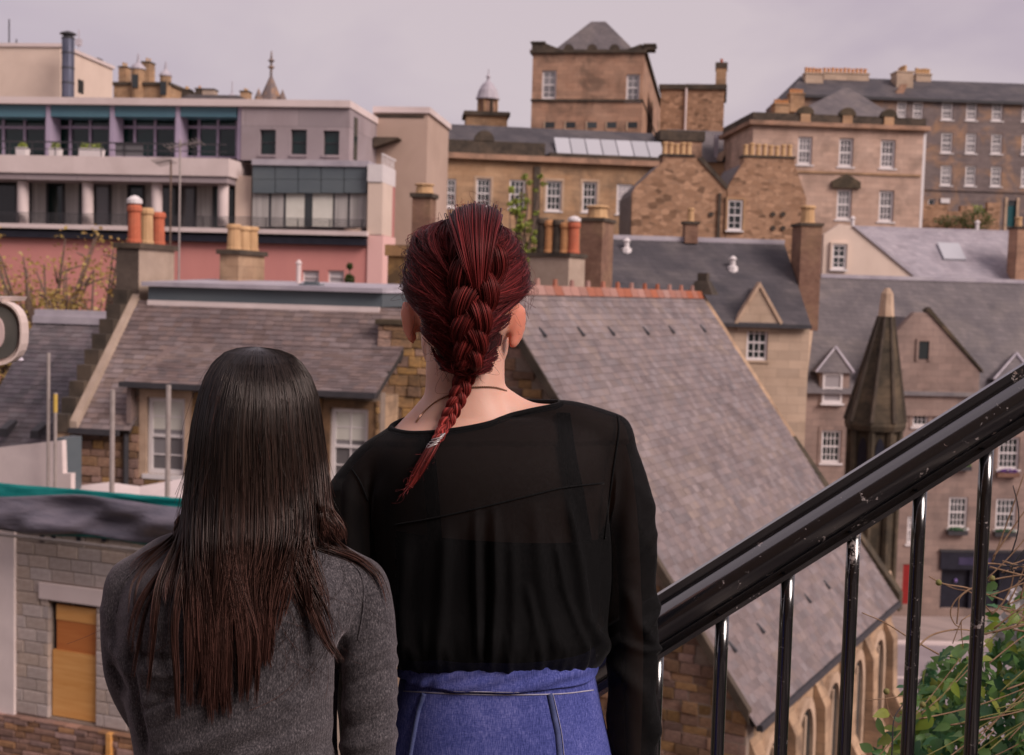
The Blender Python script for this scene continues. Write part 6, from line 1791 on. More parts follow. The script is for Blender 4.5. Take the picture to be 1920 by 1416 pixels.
# ------------------------------------------------------------------ climbing plant beyond the railing
def climber():
    rs = random.Random(21)
    base = Vector((1.6, 3.0, H(1.6, 3.0)))
    root = thing('climbing_plant', 'tangled green climbing plant with dry brown stems behind the railing', 'plant', base)
    def leaf_mesh(kind):
        m = MB()
        # pointed ovate leaf, folded along the midrib, tip drooping
        prof = [(0, 0), (.10, .16), (.28, .27), (.5, .25), (.72, .15), (.88, .06), (1, 0)]
        if kind == 1: prof = [(0, 0), (.06, .2), (.2, .36), (.36, .24), (.48, .33), (.66, .17), (.84, .1), (1, 0)]
        if kind == 2: prof = [(0, 0), (.15, .13), (.35, .22), (.6, .2), (.82, .1), (1, 0)]
        n = len(prof)
        vs = []
        for t, w in prof:
            zc = -.25 * t * t
            vs += [(-w, t, zc + .25 * w), (0, t, zc), (w, t, zc + .25 * w)]
        fs = []
        for i in range(n - 1):
            a = 3 * i
            fs += [(a, a + 1, a + 4, a + 3), (a + 1, a + 2, a + 5, a + 4)]
        return m.add(vs, fs)
    protos = []
    for kind in range(3):
        for mt in ('leaf', 'leaf_lime', 'leaf_dark'):
            protos.append((leaf_mesh(kind), leaf_mesh(kind).mesh('leaf_shape', mt, True), mt))
    def edge(px):       # upper outline of the mass in the photograph
        pts = [(1540, 1430), (1640, 1400), (1690, 1330), (1720, 1270), (1760, 1225), (1800, 1195), (1850, 1165), (1920, 1110), (2400, 900)]
        for (a, b), (c, e) in zip(pts, pts[1:]):
            if a <= px <= c: return b + (e - b) * (px - a) / (c - a)
        return 1500
    lst = []
    n = 0
    while len(lst) < 5200:
        px = rs.uniform(1560, 2250); e = edge(px)
        t = rs.random() ** .8
        py = e + t * 520
        if py > 1640: continue
        Y = rs.uniform(2.47, 2.8) + .4 * (1 - min(1, t * 1.3)) + rs.random() ** 2 * .5
        if rs.random() < .25 and t < .1: continue
        lst.append((px, py, Y, t))
    extra = [(1645, 1345, 2.6), (1668, 1335, 2.62), (1680, 1290, 2.6), (1763, 1232, 2.6), (1800, 1235, 2.62), (1790, 1215, 2.65), (1735, 1320, 2.58), (1780, 1280, 2.6), (1860, 1110, 2.75), (1870, 1095, 2.7), (1905, 1150, 2.8), (1650, 1405, 2.55), (1662, 1412, 2.58), (1672, 1385, 2.6), (1750, 1345, 2.6), (1690, 1300, 2.66)]
    lst = [(a, b, c, .02) for a, b, c in extra] + lst
    order = sorted(range(len(lst)), key=lambda k: (not (1500 < lst[k][0] < 1925 and lst[k][1] < 1420), lst[k][2]))
    single = set(order[:300])
    rest = {'leaf': MB(), 'leaf_lime': MB(), 'leaf_dark': MB()}
    for k, (px, py, Y, t) in enumerate(lst):
        p = P(px, py, Y)
        q = rs.random()
        mi = 0 if q < .62 else (1 if (q < .74 + (.18 if t < .15 else 0)) else 2)
        pm, me, mt = protos[3 * rs.randrange(3) + mi]
        sz = rs.uniform(.026, .052) if t > .05 else rs.uniform(.034, .05)
        # leaf blade: normal leaning to sky and to the viewer
        nm = Vector((rs.gauss(0, .55), rs.gauss(-.45, .4), rs.gauss(.75, .35))).normalized()
        dr = Vector((rs.gauss(-.2, .8), rs.gauss(-.3, .5), rs.gauss(-.45, .45)))
        dr = (dr - nm * dr.dot(nm)).normalized()
        X = dr.cross(nm)
        mm = Matrix((X * sz, dr * sz, nm * sz)).transposed().to_4x4(); mm.translation = p - base
        if k in single:
            o = link('leaf', me, root); o.matrix_basis = mm
        else:
            rest[mt].add([mm @ Vector(v) for v in pm.v], pm.f, rs.random())
    for mt, m in rest.items(): m.build('leaves', mt, root, smooth=True, kind='stuff')
    # stems
    def stem(pts, r0, r1, mt='stem', sub=5):
        q = [P(*p) - base for p in pts]
        out = []
        for i in range(len(q) - 1):
            a, b_, c, e = q[max(i - 1, 0)], q[i], q[i + 1], q[min(i + 2, len(q) - 1)]
            for s_ in range(sub):
                t = s_ / sub
                out.append(.5 * ((2 * b_) + (c - a) * t + (2 * a - 5 * b_ + 4 * c - e) * t * t + (3 * b_ - a - 3 * c + e) * t ** 3))
        out.append(q[-1])
        n = len(out)
        MB().tube(out, [r0 + (r1 - r0) * i / (n - 1) for i in range(n)], 6).build('stem', mt, root, smooth=True)
    stem([(1616, 1149, 2.6), (1660, 1168, 2.6), (1700, 1193, 2.6), (1760, 1227, 2.62)], .0011, .002)
    stem([(1722, 1212, 2.55), (1745, 1192, 2.57), (1780, 1182, 2.6), (1812, 1181, 2.62), (1850, 1190, 2.7)], .002, .0015)
    stem([(1668, 1470, 2.5), (1673, 1400, 2.52), (1676, 1350, 2.54), (1692, 1322, 2.56), (1730, 1270, 2.6)], .0016, .001, 'dark_metal')
    stem([(1624, 1313, 2.55), (1660, 1310, 2.56), (1692, 1305, 2.58)], .0008, .0012, 'stem')
    stem([(1676, 1350, 2.54), (1665, 1330, 2.54), (1660, 1298, 2.54), (1662, 1290, 2.54)], .0012, .0008, 'stem')
    stem([(1742, 1081, 2.6), (1770, 1095, 2.6), (1815, 1103, 2.62), (1880, 1125, 2.7)], .0012, .0022)
    stem([(1748, 1085, 2.62), (1790, 1104, 2.62), (1822, 1112, 2.62), (1860, 1150, 2.66)], .001, .0018)
    stem([(1800, 1176, 2.6), (1790, 1170, 2.6), (1782, 1150, 2.6), (1790, 1128, 2.6), (1812, 1108, 2.6), (1830, 1100, 2.62)], .0013, .0013)
    stem([(1794, 1170, 2.6), (1797, 1140, 2.6), (1800, 1120, 2.6), (1822, 1104, 2.62), (1840, 1100, 2.62)], .0015, .0012)
    stem([(1786, 1207, 2.6), (1800, 1170, 2.6), (1808, 1160, 2.6), (1830, 1148, 2.62)], .0009, .0012)
    stem([(1806, 1214, 2.6), (1803, 1190, 2.6), (1802, 1165, 2.6)], .0009, .0012)
    for k in range(34):                    # the tangle at the right
        x0, y0 = rs.uniform(1840, 1925), rs.uniform(1040, 1190)
        l_ = rs.uniform(60, 190); a = rs.uniform(-1.3, .5); bend = rs.uniform(-.9, .9); Y = rs.uniform(2.6, 3.0)
        pts = []
        for i in range(4):
            pts.append((x0, y0, Y)); x0 += math.cos(a) * l_ / 3; y0 += math.sin(a) * l_ / 3; a += bend * .5
        stem(pts, rs.uniform(.0011, .0024), .001, 'stem' if rs.random() < .8 else 'dark_metal', 4)
    for k in range(24):                    # runners through the leaves
        x0 = rs.uniform(1600, 1930); y0 = edge(x0) + rs.uniform(30, 280)
        a = rs.uniform(-.95, -.15); l_ = rs.uniform(110, 330); bend = rs.uniform(-.25, .35); Y = rs.uniform(2.5, 2.62)
        pts = []
        for i in range(5):
            pts.append((x0, y0, Y + .03 * i)); x0 += math.cos(a) * l_ / 4; y0 += math.sin(a) * l_ / 4; a += bend * .4
        stem(pts, rs.uniform(.001, .002), .001, rs.choice(['stem', 'stem', 'stem_green']), 4)
    # seed heads and white blossom
    for px, py, Y in ((1760, 1093, 2.59), (1662, 1297, 2.53), (1730, 1322, 2.55), (1860, 1085, 2.62)):
        p = P(px, py, Y) - base
        MB().lathe([(.001, -.006), (.005, -.004), (.007, 0), (.005, .005), (.001, .007)], p, 8).build('seed_head', 'stem_green', root, smooth=True)
    for px, py in ((1858, 1172), (1872, 1190), (1890, 1180), (1905, 1196), (1880, 1160), (1915, 1186), (1866, 1200), (1898, 1120), (1912, 1132), (1905, 1108)):
        p = P(px, py, 3.05) - base
        m = MB(); a0 = rs.uniform(0, 6)
        for k in range(5):
            a = a0 + k * 1.257; u = Vector((math.cos(a), -.5, math.sin(a))).normalized(); w = Vector((-math.sin(a), 0, math.cos(a)))
            m.add([p, p + u * .011 + w * .008, p + u * .023, p + u * .011 - w * .008], [(0, 1, 2, 3)], rs.random())
        m.build('blossom', 'petal', root)
climber()

# ------------------------------------------------------------------ people: helpers
def np_mesh(name, V, Q, mt, attr=None, smooth=True):
    V = np.asarray(V, dtype=np.float32).reshape(-1, 3); Q = np.asarray(Q, dtype=np.int32)
    me = bpy.data.meshes.new(name)
    me.vertices.add(len(V)); me.vertices.foreach_set('co', V.ravel())
    k = Q.shape[1]
    me.loops.add(Q.size); me.loops.foreach_set('vertex_index', Q.ravel())
    me.polygons.add(len(Q)); me.polygons.foreach_set('loop_start', np.arange(len(Q), dtype=np.int32) * k)
    if smooth: me.polygons.foreach_set('use_smooth', np.ones(len(Q), dtype=bool))
    me.update(calc_edges=True)
    me.materials.append(M[mt])
    if attr is not None:
        a = me.attributes.new('rnd', 'FLOAT', 'POINT'); a.data.foreach_set('value', np.asarray(attr, dtype=np.float32).ravel())
    return me

def strands(name, pts, rad_, mt, parent, origin, sides=3, kind=None, fmax=None):
    """pts (N,K,3) world points, rad_ (N,K) radii: one mesh of thin tapered hairs"""
    pts = np.asarray(pts, dtype=np.float64); N, K, _ = pts.shape
    t = np.gradient(pts, axis=1)
    t /= np.linalg.norm(t, axis=2, keepdims=True) + 1e-12
    ref = np.array([.3, -.9, .25])
    a = np.cross(t, ref); a /= np.linalg.norm(a, axis=2, keepdims=True) + 1e-12
    b = np.cross(t, a)
    ang = 2 * np.pi * np.arange(sides) / sides
    V = pts[:, :, None, :] + (a[:, :, None, :] * np.cos(ang)[None, None, :, None] + b[:, :, None, :] * np.sin(ang)[None, None, :, None]) * np.asarray(rad_)[:, :, None, None]
    V = V - np.array(origin)
    idx = np.arange(N * K * sides).reshape(N, K, sides)
    n2 = np.roll(idx, -1, axis=2)
    Q = np.stack([idx[:, :-1], n2[:, :-1], n2[:, 1:], idx[:, 1:]], axis=-1).reshape(-1, 4)
    fm = np.ones(N) if fmax is None else np.asarray(fmax)
    fr = np.linspace(0.01, .985, K)[None, :, None] * fm[:, None, None] + np.arange(N)[:, None, None] + np.zeros((1, 1, sides))
    return link(name, np_mesh(name, V, Q, mt, fr), parent, kind)

def spline(pts, n):
    """Catmull-Rom through (k,d) points, n samples"""
    p = np.asarray(pts, dtype=float); k = len(p)
    p = np.vstack([2 * p[0] - p[1], p, 2 * p[-1] - p[-2]])
    u = np.linspace(0, k - 1 - 1e-9, n); i = u.astype(int); t = (u - i)[:, None]
    a, b, c, d = p[i], p[i + 1], p[i + 2], p[i + 3]
    return .5 * (2 * b + (c - a) * t + (2 * a - 5 * b + 4 * c - d) * t ** 2 + (3 * b - a - 3 * c + d) * t ** 3)

def ell(c, hw, hd, n=36, p=2.2):
    out = []
    for k in range(n):
        a = 2 * math.pi * k / n
        ca, sa = math.cos(a), math.sin(a)
        out.append((c[0] + hw * math.copysign(abs(ca) ** (2 / p), ca), c[1] + hd * math.copysign(abs(sa) ** (2 / p), sa), c[2]))
    return out
def torso_rings(rows, Yc):
    """rows of (py, left px, right px, half depth, y shift)"""
    out = []
    if len(rows) > 2: rows = spline(np.array(rows, dtype=float), 6 * len(rows))
    for py, l_, r_, hd, dy in rows:
        a, b = P(l_, py, Yc), P(r_, py, Yc)
        c = (a + b) / 2
        ring = ell((c.x, Yc + dy, c.z), (b - a).length / 2, hd)
        sl = (b.z - a.z) / max(1e-6, b.x - a.x)
        out.append([(x, y, c.z + (x - c.x) * sl) for x, y, z in ring])
    return out
def limb(m, pts, n=18):
    """pts of (px, py, Y, radius px) -> tapered tube"""
    q = [(*P(a, b, Y), r * Y / FPX) for a, b, Y, r in pts]
    s = spline(q, max(12, 5 * len(q)))
    m.tube([tuple(v[:3]) for v in s], [float(v[3]) for v in s], n)
    for v in (s[0], s[-1]): ball(m, v[:3], (v[3] * .98,) * 3, 10)
def ball(m, c, r, n=16):
    prof = [(math.sin(math.pi * k / n), -math.cos(math.pi * k / n)) for k in range(n + 1)]
    prof[0] = (.01, -1); prof[-1] = (.01, 1)
    q = MB().lathe(prof, (0, 0, 0), 20)
    m.add([(c[0] + x * r[0], c[1] + y * r[1], c[2] + z * r[2]) for x, y, z in q.v], q.f)
def hand(m, w, d, side):
    """w wrist point, d direction of the fingers: palm, four bent fingers and a thumb leaving the side of the palm"""
    w, d = Vector(w), Vector(d).normalized()
    sx = Vector((0, 1, 0)) - d * d.y; sx.normalize()          # across the palm (thumb towards +Y)
    nn = d.cross(sx) * side
    m.tube([w - d * .03, w + d * .03, w + d * .085], [.021, .03, .03], 12)
    for k, ln in enumerate((.068, .076, .071, .055)):
        b = w + d * .075 + sx * (.03 - .02 * k)
        m.tube([b, b + d * ln * .45 + nn * .004, b + d * ln * .75 + nn * .018, b + d * ln * .92 + nn * .034], [.0088, .0085, .008, .0065], 8)
    b = w + d * .03 + sx * .024
    m.tube([b, b + d * .025 + sx * .022, b + d * .055 + sx * .03 + nn * .008], [.011, .0105, .008], 8)

def union(m, voxel, smooth_it=4):
    """one continuous skin from overlapping shapes"""
    me = m.mesh('tmp', None)
    o = bpy.data.objects.new('tmp', me); col.objects.link(o)
    r = o.modifiers.new('r', 'REMESH'); r.mode = 'VOXEL'; r.voxel_size = voxel; r.use_smooth_shade = True
    s = o.modifiers.new('s', 'SMOOTH'); s.factor = .5; s.iterations = smooth_it
    dg = bpy.context.evaluated_depsgraph_get()
    out = bpy.data.meshes.new_from_object(o.evaluated_get(dg))
    bpy.data.objects.remove(o); bpy.data.meshes.remove(me)
    return out
def get_np(me):
    V = np.empty(len(me.vertices) * 3, dtype=np.float32); me.vertices.foreach_get('co', V)
    N = np.empty(len(me.vertices) * 3, dtype=np.float32); me.vertices.foreach_get('normal', N)
    return V.reshape(-1, 3).astype(float), N.reshape(-1, 3).astype(float)
_CRn, _CUn, _Fn, _CAMn = (np.array(v) for v in (CR, CU, _F, CAM))
def projn(V):
    d = V - _CAMn; w = d @ _Fn
    return CX + FPX * (d @ _CRn) / w, CY - FPX * (d @ _CUn) / w
def sstep(a, b, x):
    t = np.clip((x - a) / (b - a), 0, 1); return t * t * (3 - 2 * t)
def ridge(px, py, poly, width, amp):
    """fold along a polyline in picture space, fading at its ends"""
    best = np.full(len(px), 1e9); tt = np.zeros(len(px))
    L_ = [0]
    for (a, b), (c, d) in zip(poly, poly[1:]): L_.append(L_[-1] + math.hypot(c - a, d - b))
    for k, ((a, b), (c, d)) in enumerate(zip(poly, poly[1:])):
        vx, vy = c - a, d - b; l2 = vx * vx + vy * vy
        t = np.clip(((px - a) * vx + (py - b) * vy) / l2, 0, 1)
        ds = np.hypot(px - a - t * vx, py - b - t * vy)
        up = ds < best
        best[up] = ds[up]; tt[up] = (L_[k] + t[up] * math.sqrt(l2)) / L_[-1]
    return amp * np.exp(-(best / width) ** 2) * np.clip(np.minimum(tt, 1 - tt) * 6 + .15, 0, 1)
def cut(me, co, no):
    bm = bmesh.new(); bm.from_mesh(me)
    bmesh.ops.bisect_plane(bm, geom=bm.verts[:] + bm.edges[:] + bm.faces[:], plane_co=co, plane_no=no, clear_outer=True)
    bm.to_mesh(me); bm.free()
def relax(me, mask, it):
    """Laplacian smoothing of the masked vertices"""
    V, _ = get_np(me)
    E = np.empty(len(me.edges) * 2, dtype=np.int32); me.edges.foreach_get('vertices', E); E = E.reshape(-1, 2)
    deg = np.bincount(E.ravel(), minlength=len(V)).astype(float)[:, None]
    for _ in range(it):
        S_ = np.zeros_like(V)
        for k in range(3):
            S_[:, k] = np.bincount(E[:, 0], weights=V[E[:, 1], k], minlength=len(V)) + np.bincount(E[:, 1], weights=V[E[:, 0], k], minlength=len(V))
        V += (S_ / deg - V) * (.6 * mask)[:, None]
    me.vertices.foreach_set('co', V.astype(np.float32).ravel()); me.update()
def bvh_of(me):
    return BVHTree.FromPolygons([v.co.copy() for v in me.vertices], [tuple(p.vertices) for p in me.polygons])
def hit(bvh, px, py, back=0.0):
    d = ray(px, py).normalized()
    h, nrm, i, ds = bvh.ray_cast(CAM, d)
    return (h - d * back) if h is not None else None
def offset_mesh(src, amount, keep=None):
    """copy of a mesh with vertices moved along their normals by an array of amounts"""
    me = src.copy()
    V, N = get_np(src)
    V2 = V + N * amount[:, None]
    me.vertices.foreach_set('co', V2.astype(np.float32).ravel()); me.update()
    return me
def shift(me, o):
    V, _ = get_np(me); V -= np.array(o); me.vertices.foreach_set('co', V.astype(np.float32).ravel()); me.update(); return me
def surf_tube(name, bvh, poly, r, mt, parent, o, back=.001, n=40):
    s = spline(poly, n); pts = []
    for a, b in s:
        h = hit(bvh, a, b, back)
        if h is not None: pts.append(h - o)
    if len(pts) > 3: return MB().tube(pts, r, 6).build(name, mt, parent, smooth=True)

# ------------------------------------------------------------------ the taller woman with the red plait
def woman_red():
    YC = 1.95
    base = Vector((P(930, 1416, YC).x, YC, 0))
    root = thing('person', 'woman seen from behind in sheer black blouse and denim skirt, red plaited hair', 'person', base)
    m = MB()
    rows = [(1700, 735, 1130, .085, 0), (1560, 728, 1150, .11, .0), (1430, 735, 1142, .112, 0), (1340, 752, 1120, .10, 0), (1285, 768, 1100, .092, 0), (1200, 740, 1112, .098, 0), (1100, 722, 1126, .107, 0), (1000, 710, 1132, .114, 0), (920, 704, 1138, .115, 0), (870, 705, 1140, .108, 0), (835, 706, 1136, .096, .003), (808, 742, 1112, .082, .008), (788, 775, 1050, .07, .014)]
    m.loft(torso_rings(rows, YC))
    # trapezius and shoulders, right one carried higher
    limb(m, [(850, 770, YC + .02, 62), (770, 828, YC + .01, 42), (700, 872, YC, 40), (668, 915, YC, 38)])
    limb(m, [(900, 765, YC + .02, 62), (985, 795, YC + .01, 44), (1070, 803, YC, 44), (1142, 822, YC, 42)])
    # arms
    limb(m, [(1138, 826, YC, 42), (1160, 880, YC, 36), (1174, 980, YC, 34), (1180, 1080, YC, 33), (1184, 1180, YC, 33), (1187, 1280, YC, 31), (1188, 1400, YC - .01, 27), (1186, 1500, YC - .02, 23), (1184, 1560, YC - .02, 21)])
    limb(m, [(668, 912, YC, 40), (668, 1000, YC, 40), (672, 1100, YC, 38), (676, 1250, YC, 34), (680, 1400, YC + .02, 27), (676, 1560, YC + .05, 21)])
    hand(m, P(1184, 1560, YC - .02), (-.03, .02, -1), 1)
    hand(m, P(676, 1560, YC + .05), (.05, .05, -1), -1)
    # neck and head
    nk = [(640, 800, 948, .052, .02), (690, 797, 946, .054, .018), (730, 796, 948, .056, .016), (760, 786, 962, .060, .016), (800, 760, 1000, .066, .014)]
    m.loft(torso_rings(nk[::-1], YC))
    hc = P(874, 548, YC + .01)
    ball(m, hc, (.083, .098, .104))
    ball(m, P(872, 640, YC + .045), (.069, .062, .072))
    ball(m, P(872, 590, YC + .10), (.012, .02, .018))                 # nose
    ball(m, P(872, 575, YC + .098), (.007, .014, .03))
    ball(m, P(872, 668, YC + .085), (.024, .02, .016))                # chin
    # ears
    for px, py, sg in ((765, 602, -1), (972, 612, 1)):
        c = P(px, py, YC - .005)
        q = MB(); ball(q, (0, 0, 0), (.0065, .019, .033)); 
        ball(q, (.0 , -.005, -.022), (.006, .012, .014))
        rot = Matrix.Rotation(sg * rad(-32), 3, 'Z') @ Matrix.Rotation(sg * rad(10), 3, 'Y')
        m.add([Vector(c) + rot @ Vector(v) for v in q.v], q.f)
        c2 = Vector(c) - Vector((sg * .012, -.012, 0))
        ball(m, c2, (.012, .012, .018))
    # legs and feet
    for sgn, px in ((-1, 850), (1, 1035)):
        hx = P(px, 1560, YC).x
        zt = P(px, 1600, YC).z
        m.tube([(hx, YC, zt), (hx * 1.0, YC, zt - .22), (hx - sgn * .005, YC + .01, .46), (hx - sgn * .006, YC + .012, .30), (hx - sgn * .008, YC + .012, .09), (hx - sgn * .008, YC + .01, .045)], [.08, .07, .052, .05, .036, .034], 16)
        m.tube([(hx, YC - .03, .045), (hx + sgn * .01, YC + .06, .04), (hx + sgn * .015, YC + .15, .028)], [.034, .037, .026], 12)
    me = union(m, .0042, 5)
    V, N = get_np(me)
    px, py = projn(V)
    relax(me, sstep(785, 815, py) * (1 - sstep(1420, 1480, py)), 45)
    V, N = get_np(me); px, py = projn(V)
    skin = shift(offset_mesh(me, -.006 * ((py > 830) & (py < 1500))), base); skin.name = 'body'
    skin.materials.clear(); skin.materials.append(M['skin']); skin.materials.append(M['skin_ear'])
    for p in skin.polygons: p.use_smooth = True
    earv = (((px < 788) | (px > 952)) & (py > 555) & (py < 662))
    idx = []
    for p in skin.polygons:
        idx.append(1 if earv[p.vertices[0]] else 0)
    skin.polygons.foreach_set('material_index', idx)
    body = link('body', skin, root)
    # shoes
    for sgn, pxx in ((-1, 850), (1, 1035)):
        hx = P(pxx, 1560, YC).x
        c = Vector((hx, YC, 0)) - base
        MB().loft([ell((c.x, c.y + .05, .001), .044, .125, 24), ell((c.x, c.y + .05, .02), .046, .13, 24), ell((c.x + sgn * .003, c.y + .045, .06), .042, .115, 24), ell((c.x, c.y + .0, .095), .044, .055, 24), ell((c.x, c.y, .13), .047, .05, 24)]).build('shoe', 'shoe', root, smooth=True)
    # face
    for s in (-1, 1):
        e = hc + Vector((s * .031, .088, -.012)) - base
        q = MB(); ball(q, e, (.013, .013, .011)); q.build('eye', 'eye_white', root, smooth=True)
        q = MB(); ball(q, e + Vector((0, .0085, 0)), (.006, .006, .006)); q.build('iris', 'iris', root, smooth=True)
        MB().tube([e + Vector((-.02, .008, .017)), e + Vector((0, .014, .021)), e + Vector((.02, .008, .017))], [.002, .0035, .002], 6).build('eyebrow', 'hair_core_red', root)
    ml = P(872, 640, YC + .108) - base
    MB().tube([ml + Vector((-.022, -.008, 0)), ml + Vector((0, .0, .002)), ml + Vector((.022, -.008, 0))], [.002, .0065, .002], 8).build('lips', 'lip', root, smooth=True)
    # ---- camisole under the blouse
    cam_ = offset_mesh(me, np.full(len(V), .003))
    cut(cam_, P(900, 1010, YC - .1), (0.03, .0, 1)); cut(cam_, P(900, 1330, YC), (0, 0, -1))
    V0, _ = get_np(cam_)
    bm = bmesh.new(); bm.from_mesh(cam_)
    kill = [f for f in bm.faces if not (742 < proj(f.calc_center_median())[0] < 1126)]
    bmesh.ops.delete(bm, geom=kill, context='FACES'); bm.to_mesh(cam_); bm.free()
    cam_.materials.clear(); cam_.materials.append(M['black_cloth'])
    for p in cam_.polygons: p.use_smooth = True
    link('camisole', shift(cam_, base), root)
    bb = bvh_of(me)
    for poly in ([(1056, 775), (1066, 850), (1082, 930), (1096, 1015)], [(800, 815), (806, 880), (812, 950), (816, 1015)]):
        s = spline(poly, 26); a, b = [], []
        vs, fs = [], []
        for q, w in s:
            for dx in (-13, 13):
                h = hit(bb, q + dx, w, .004)
                if h is None: break
                vs.append(h - base)
        n = len(vs) // 2
        for k in range(n - 1): fs.append((2 * k, 2 * k + 1, 2 * k + 3, 2 * k + 2))
        o = MB().add(vs[:2 * n], fs).build('strap', 'black_cloth', root, smooth=True)
        so = o.modifiers.new('t', 'SOLIDIFY'); so.thickness = .002
    # ---- blouse
    arm_r = sstep(1126, 1158, px) * sstep(800, 850, py)
    arm_l = sstep(708, 676, px) * sstep(860, 920, py)
    amt = .0065 + .010 * np.maximum(arm_r, arm_l) * sstep(830, 960, py)
    tors = 1 - np.maximum(arm_r, arm_l)
    back = N[:, 1] < .2
    amt = amt + tors * (.011 * np.exp(-((py - 1205) / 55) ** 2) + .006 * sstep(960, 1100, py)) * (1 - sstep(1235, 1275, py))
    rg = np.zeros(len(V))
    for poly, w, a in (([(893, 955), (896, 1100), (902, 1240)], 7, .010), ([(928, 952), (930, 1100), (922, 1240)], 7, .009), ([(911, 955), (913, 1100), (912, 1240)], 6, -.006), ([(1060, 930), (1078, 1060), (1085, 1150), (1118, 1235)], 9, .008),
                       ([(1000, 935), (1010, 1080), (1040, 1235)], 13, .005), ([(840, 980), (836, 1100), (830, 1250)], 12, .006), ([(770, 1000), (765, 1130), (790, 1260)], 12, .006),
                       ([(1120, 915), (1128, 1050), (1122, 1180)], 8, .006), ([(960, 1000), (962, 1150), (955, 1250)], 8, .004), ([(1035, 1000), (1050, 1100), (1085, 1225)], 6, .005), ([(985, 1090), (1000, 1170), (1010, 1250)], 6, .005),
                       ([(1168, 790), (1180, 900), (1178, 1020)], 9, .005), ([(1192, 820), (1205, 960), (1208, 1080)], 8, .004), ([(1150, 880), (1152, 1040), (1158, 1180)], 8, .006),
                       ([(1180, 1100), (1190, 1160), (1210, 1210)], 6, .007), ([(1228, 1090), (1210, 1150), (1190, 1190)], 6, .006), ([(1165, 1190), (1200, 1215), (1235, 1218)], 6, .006), ([(1160, 1230), (1195, 1290), (1215, 1400)], 10, .007), ([(1145, 1260), (1160, 1340), (1165, 1416)], 8, .006),
                       ([(690, 880), (690, 960), (700, 1060)], 10, .006), ([(660, 900), (655, 980), (668, 1080)], 8, .005), ([(720, 900), (712, 1000), (720, 1100)], 9, .006)):
        rg += ridge(px, py, poly, w, a)
    rng = np.random.RandomState(4)
    for k in range(60):     # small creases gathered above the waistband
        x = rng.uniform(755, 1115); h_ = rng.uniform(40, 110)
        rg += ridge(px, py, [(x + rng.uniform(-8, 8), 1262 - h_), (x, 1262)], rng.uniform(3.5, 6), rng.uniform(-.0022, .0026))
    for k in range(26):
        x = rng.uniform(1150, 1235); y = rng.uniform(860, 1400); l_ = rng.uniform(30, 90); a = rng.uniform(-1, 1)
        rg += ridge(px, py, [(x, y), (x + l_ * .5 * a, y + l_)], rng.uniform(4, 7), rng.uniform(-.002, .0025))
    amt = np.maximum(amt + 1.15 * rg * back, .004)
    bl = offset_mesh(me, amt)
    # neckline
    pl, pr, pb = hit(bb, 762, 800), hit(bb, 1000, 760), hit(bb, 880, 794)
    no = (pr - pl).cross(pb - pl); no = no if no.z > 0 else -no
    no = (no.normalized() + Vector((0, 0, .0))).normalized()
    cut(bl, pb, no)
    bm = bmesh.new(); bm.from_mesh(bl)
    wz = P(930, 1272, YC - .1).z
    kill = []
    for f_ in bm.faces:
        c = f_.calc_center_median(); q = proj(c)
        if 735 < q[0] < 1132 and c.z < wz: kill.append(f_)
        elif c.z < P(1184, 1562, YC).z: kill.append(f_)
    bmesh.ops.delete(bm, geom=kill, context='FACES')
    # keep the largest piece only
    bm.verts.ensure_lookup_table()
    edge_loop = [e for e in bm.edges if e.is_boundary and abs((e.verts[0].co - pb).dot(no)) < .001 and abs((e.verts[1].co - pb).dot(no)) < .001]
    adj = {}
    for e in edge_loop:
        for a, b in (tuple(e.verts), tuple(e.verts)[::-1]): adj.setdefault(a.index, []).append(b.index)
    loops = []; seen = set()
    for s in adj:
        if s in seen: continue
        l_ = [s]; seen.add(s); cur = s
        while True:
            nx = [k for k in adj[cur] if k not in seen]
            if not nx: break
            cur = nx[0]; seen.add(cur); l_.append(cur)
        loops.append(l_)
    nl = max(loops, key=len)
    ring_pts = [bm.verts[i].co.copy() for i in nl]
    bm.to_mesh(bl); bm.free()
    bl.materials.clear(); bl.materials.append(M['chiffon'])
    for p in bl.polygons: p.use_smooth = True
    bvb = bvh_of(bl)
    blo = link('blouse', shift(bl, base), root)
    rp = np.array([tuple(v) for v in ring_pts]); rp = np.vstack([rp, rp[:1]])
    for _ in range(3): rp[1:-1] = (rp[:-2] + rp[1:-1] * 2 + rp[2:]) / 4
    MB().tube([Vector(v) - base + Vector((0, 0, -.004)) for v in rp[::2]], .0048, 8).build('neckband', 'black_cloth', blo, smooth=True)
    surf_tube('yoke_seam', bvb, [(742, 984), (790, 976), (840, 966), (910, 950), (1000, 928), (1060, 914), (1132, 906)], .0016, 'black_cloth', blo, base)
    surf_tube('armhole_seam', bvb, [(1158, 778), (1160, 810), (1150, 880), (1142, 940), (1134, 1010)], .0017, 'black_cloth', blo, base)
    surf_tube('armhole_seam', bvb, [(660, 880), (676, 905), (690, 940)], .0015, 'black_cloth', blo, base)
    # ---- skirt
    rows = [(1246, 755, 1111, .105, 0), (1260, 753, 1114, .106, 0), (1340, 738, 1130, .116, 0), (1430, 724, 1152, .124, 0), (1540, 708, 1172, .13, 0), (1700, 700, 1190, .132, 0), (1800, 698, 1196, .132, 0)]
    dense = spline(np.array(rows), 90)
    rings = []
    for row in dense:
        rings.append(torso_rings([tuple(row)], YC)[0])
    # finer around
    fine = []
    for rg_ in rings:
        c = np.mean(np.array(rg_), axis=0)
        a = np.array(rg_ + rg_[:1]); fine.append([tuple(v) for v in spline(a, 181)[:-1]])
    mb = MB().loft(fine, cap=False)
    sk = mb.mesh('skirt', 'denim', True)
    VS, NS = get_np(sk); sx, sy = projn(VS)
    g = np.zeros(len(VS))
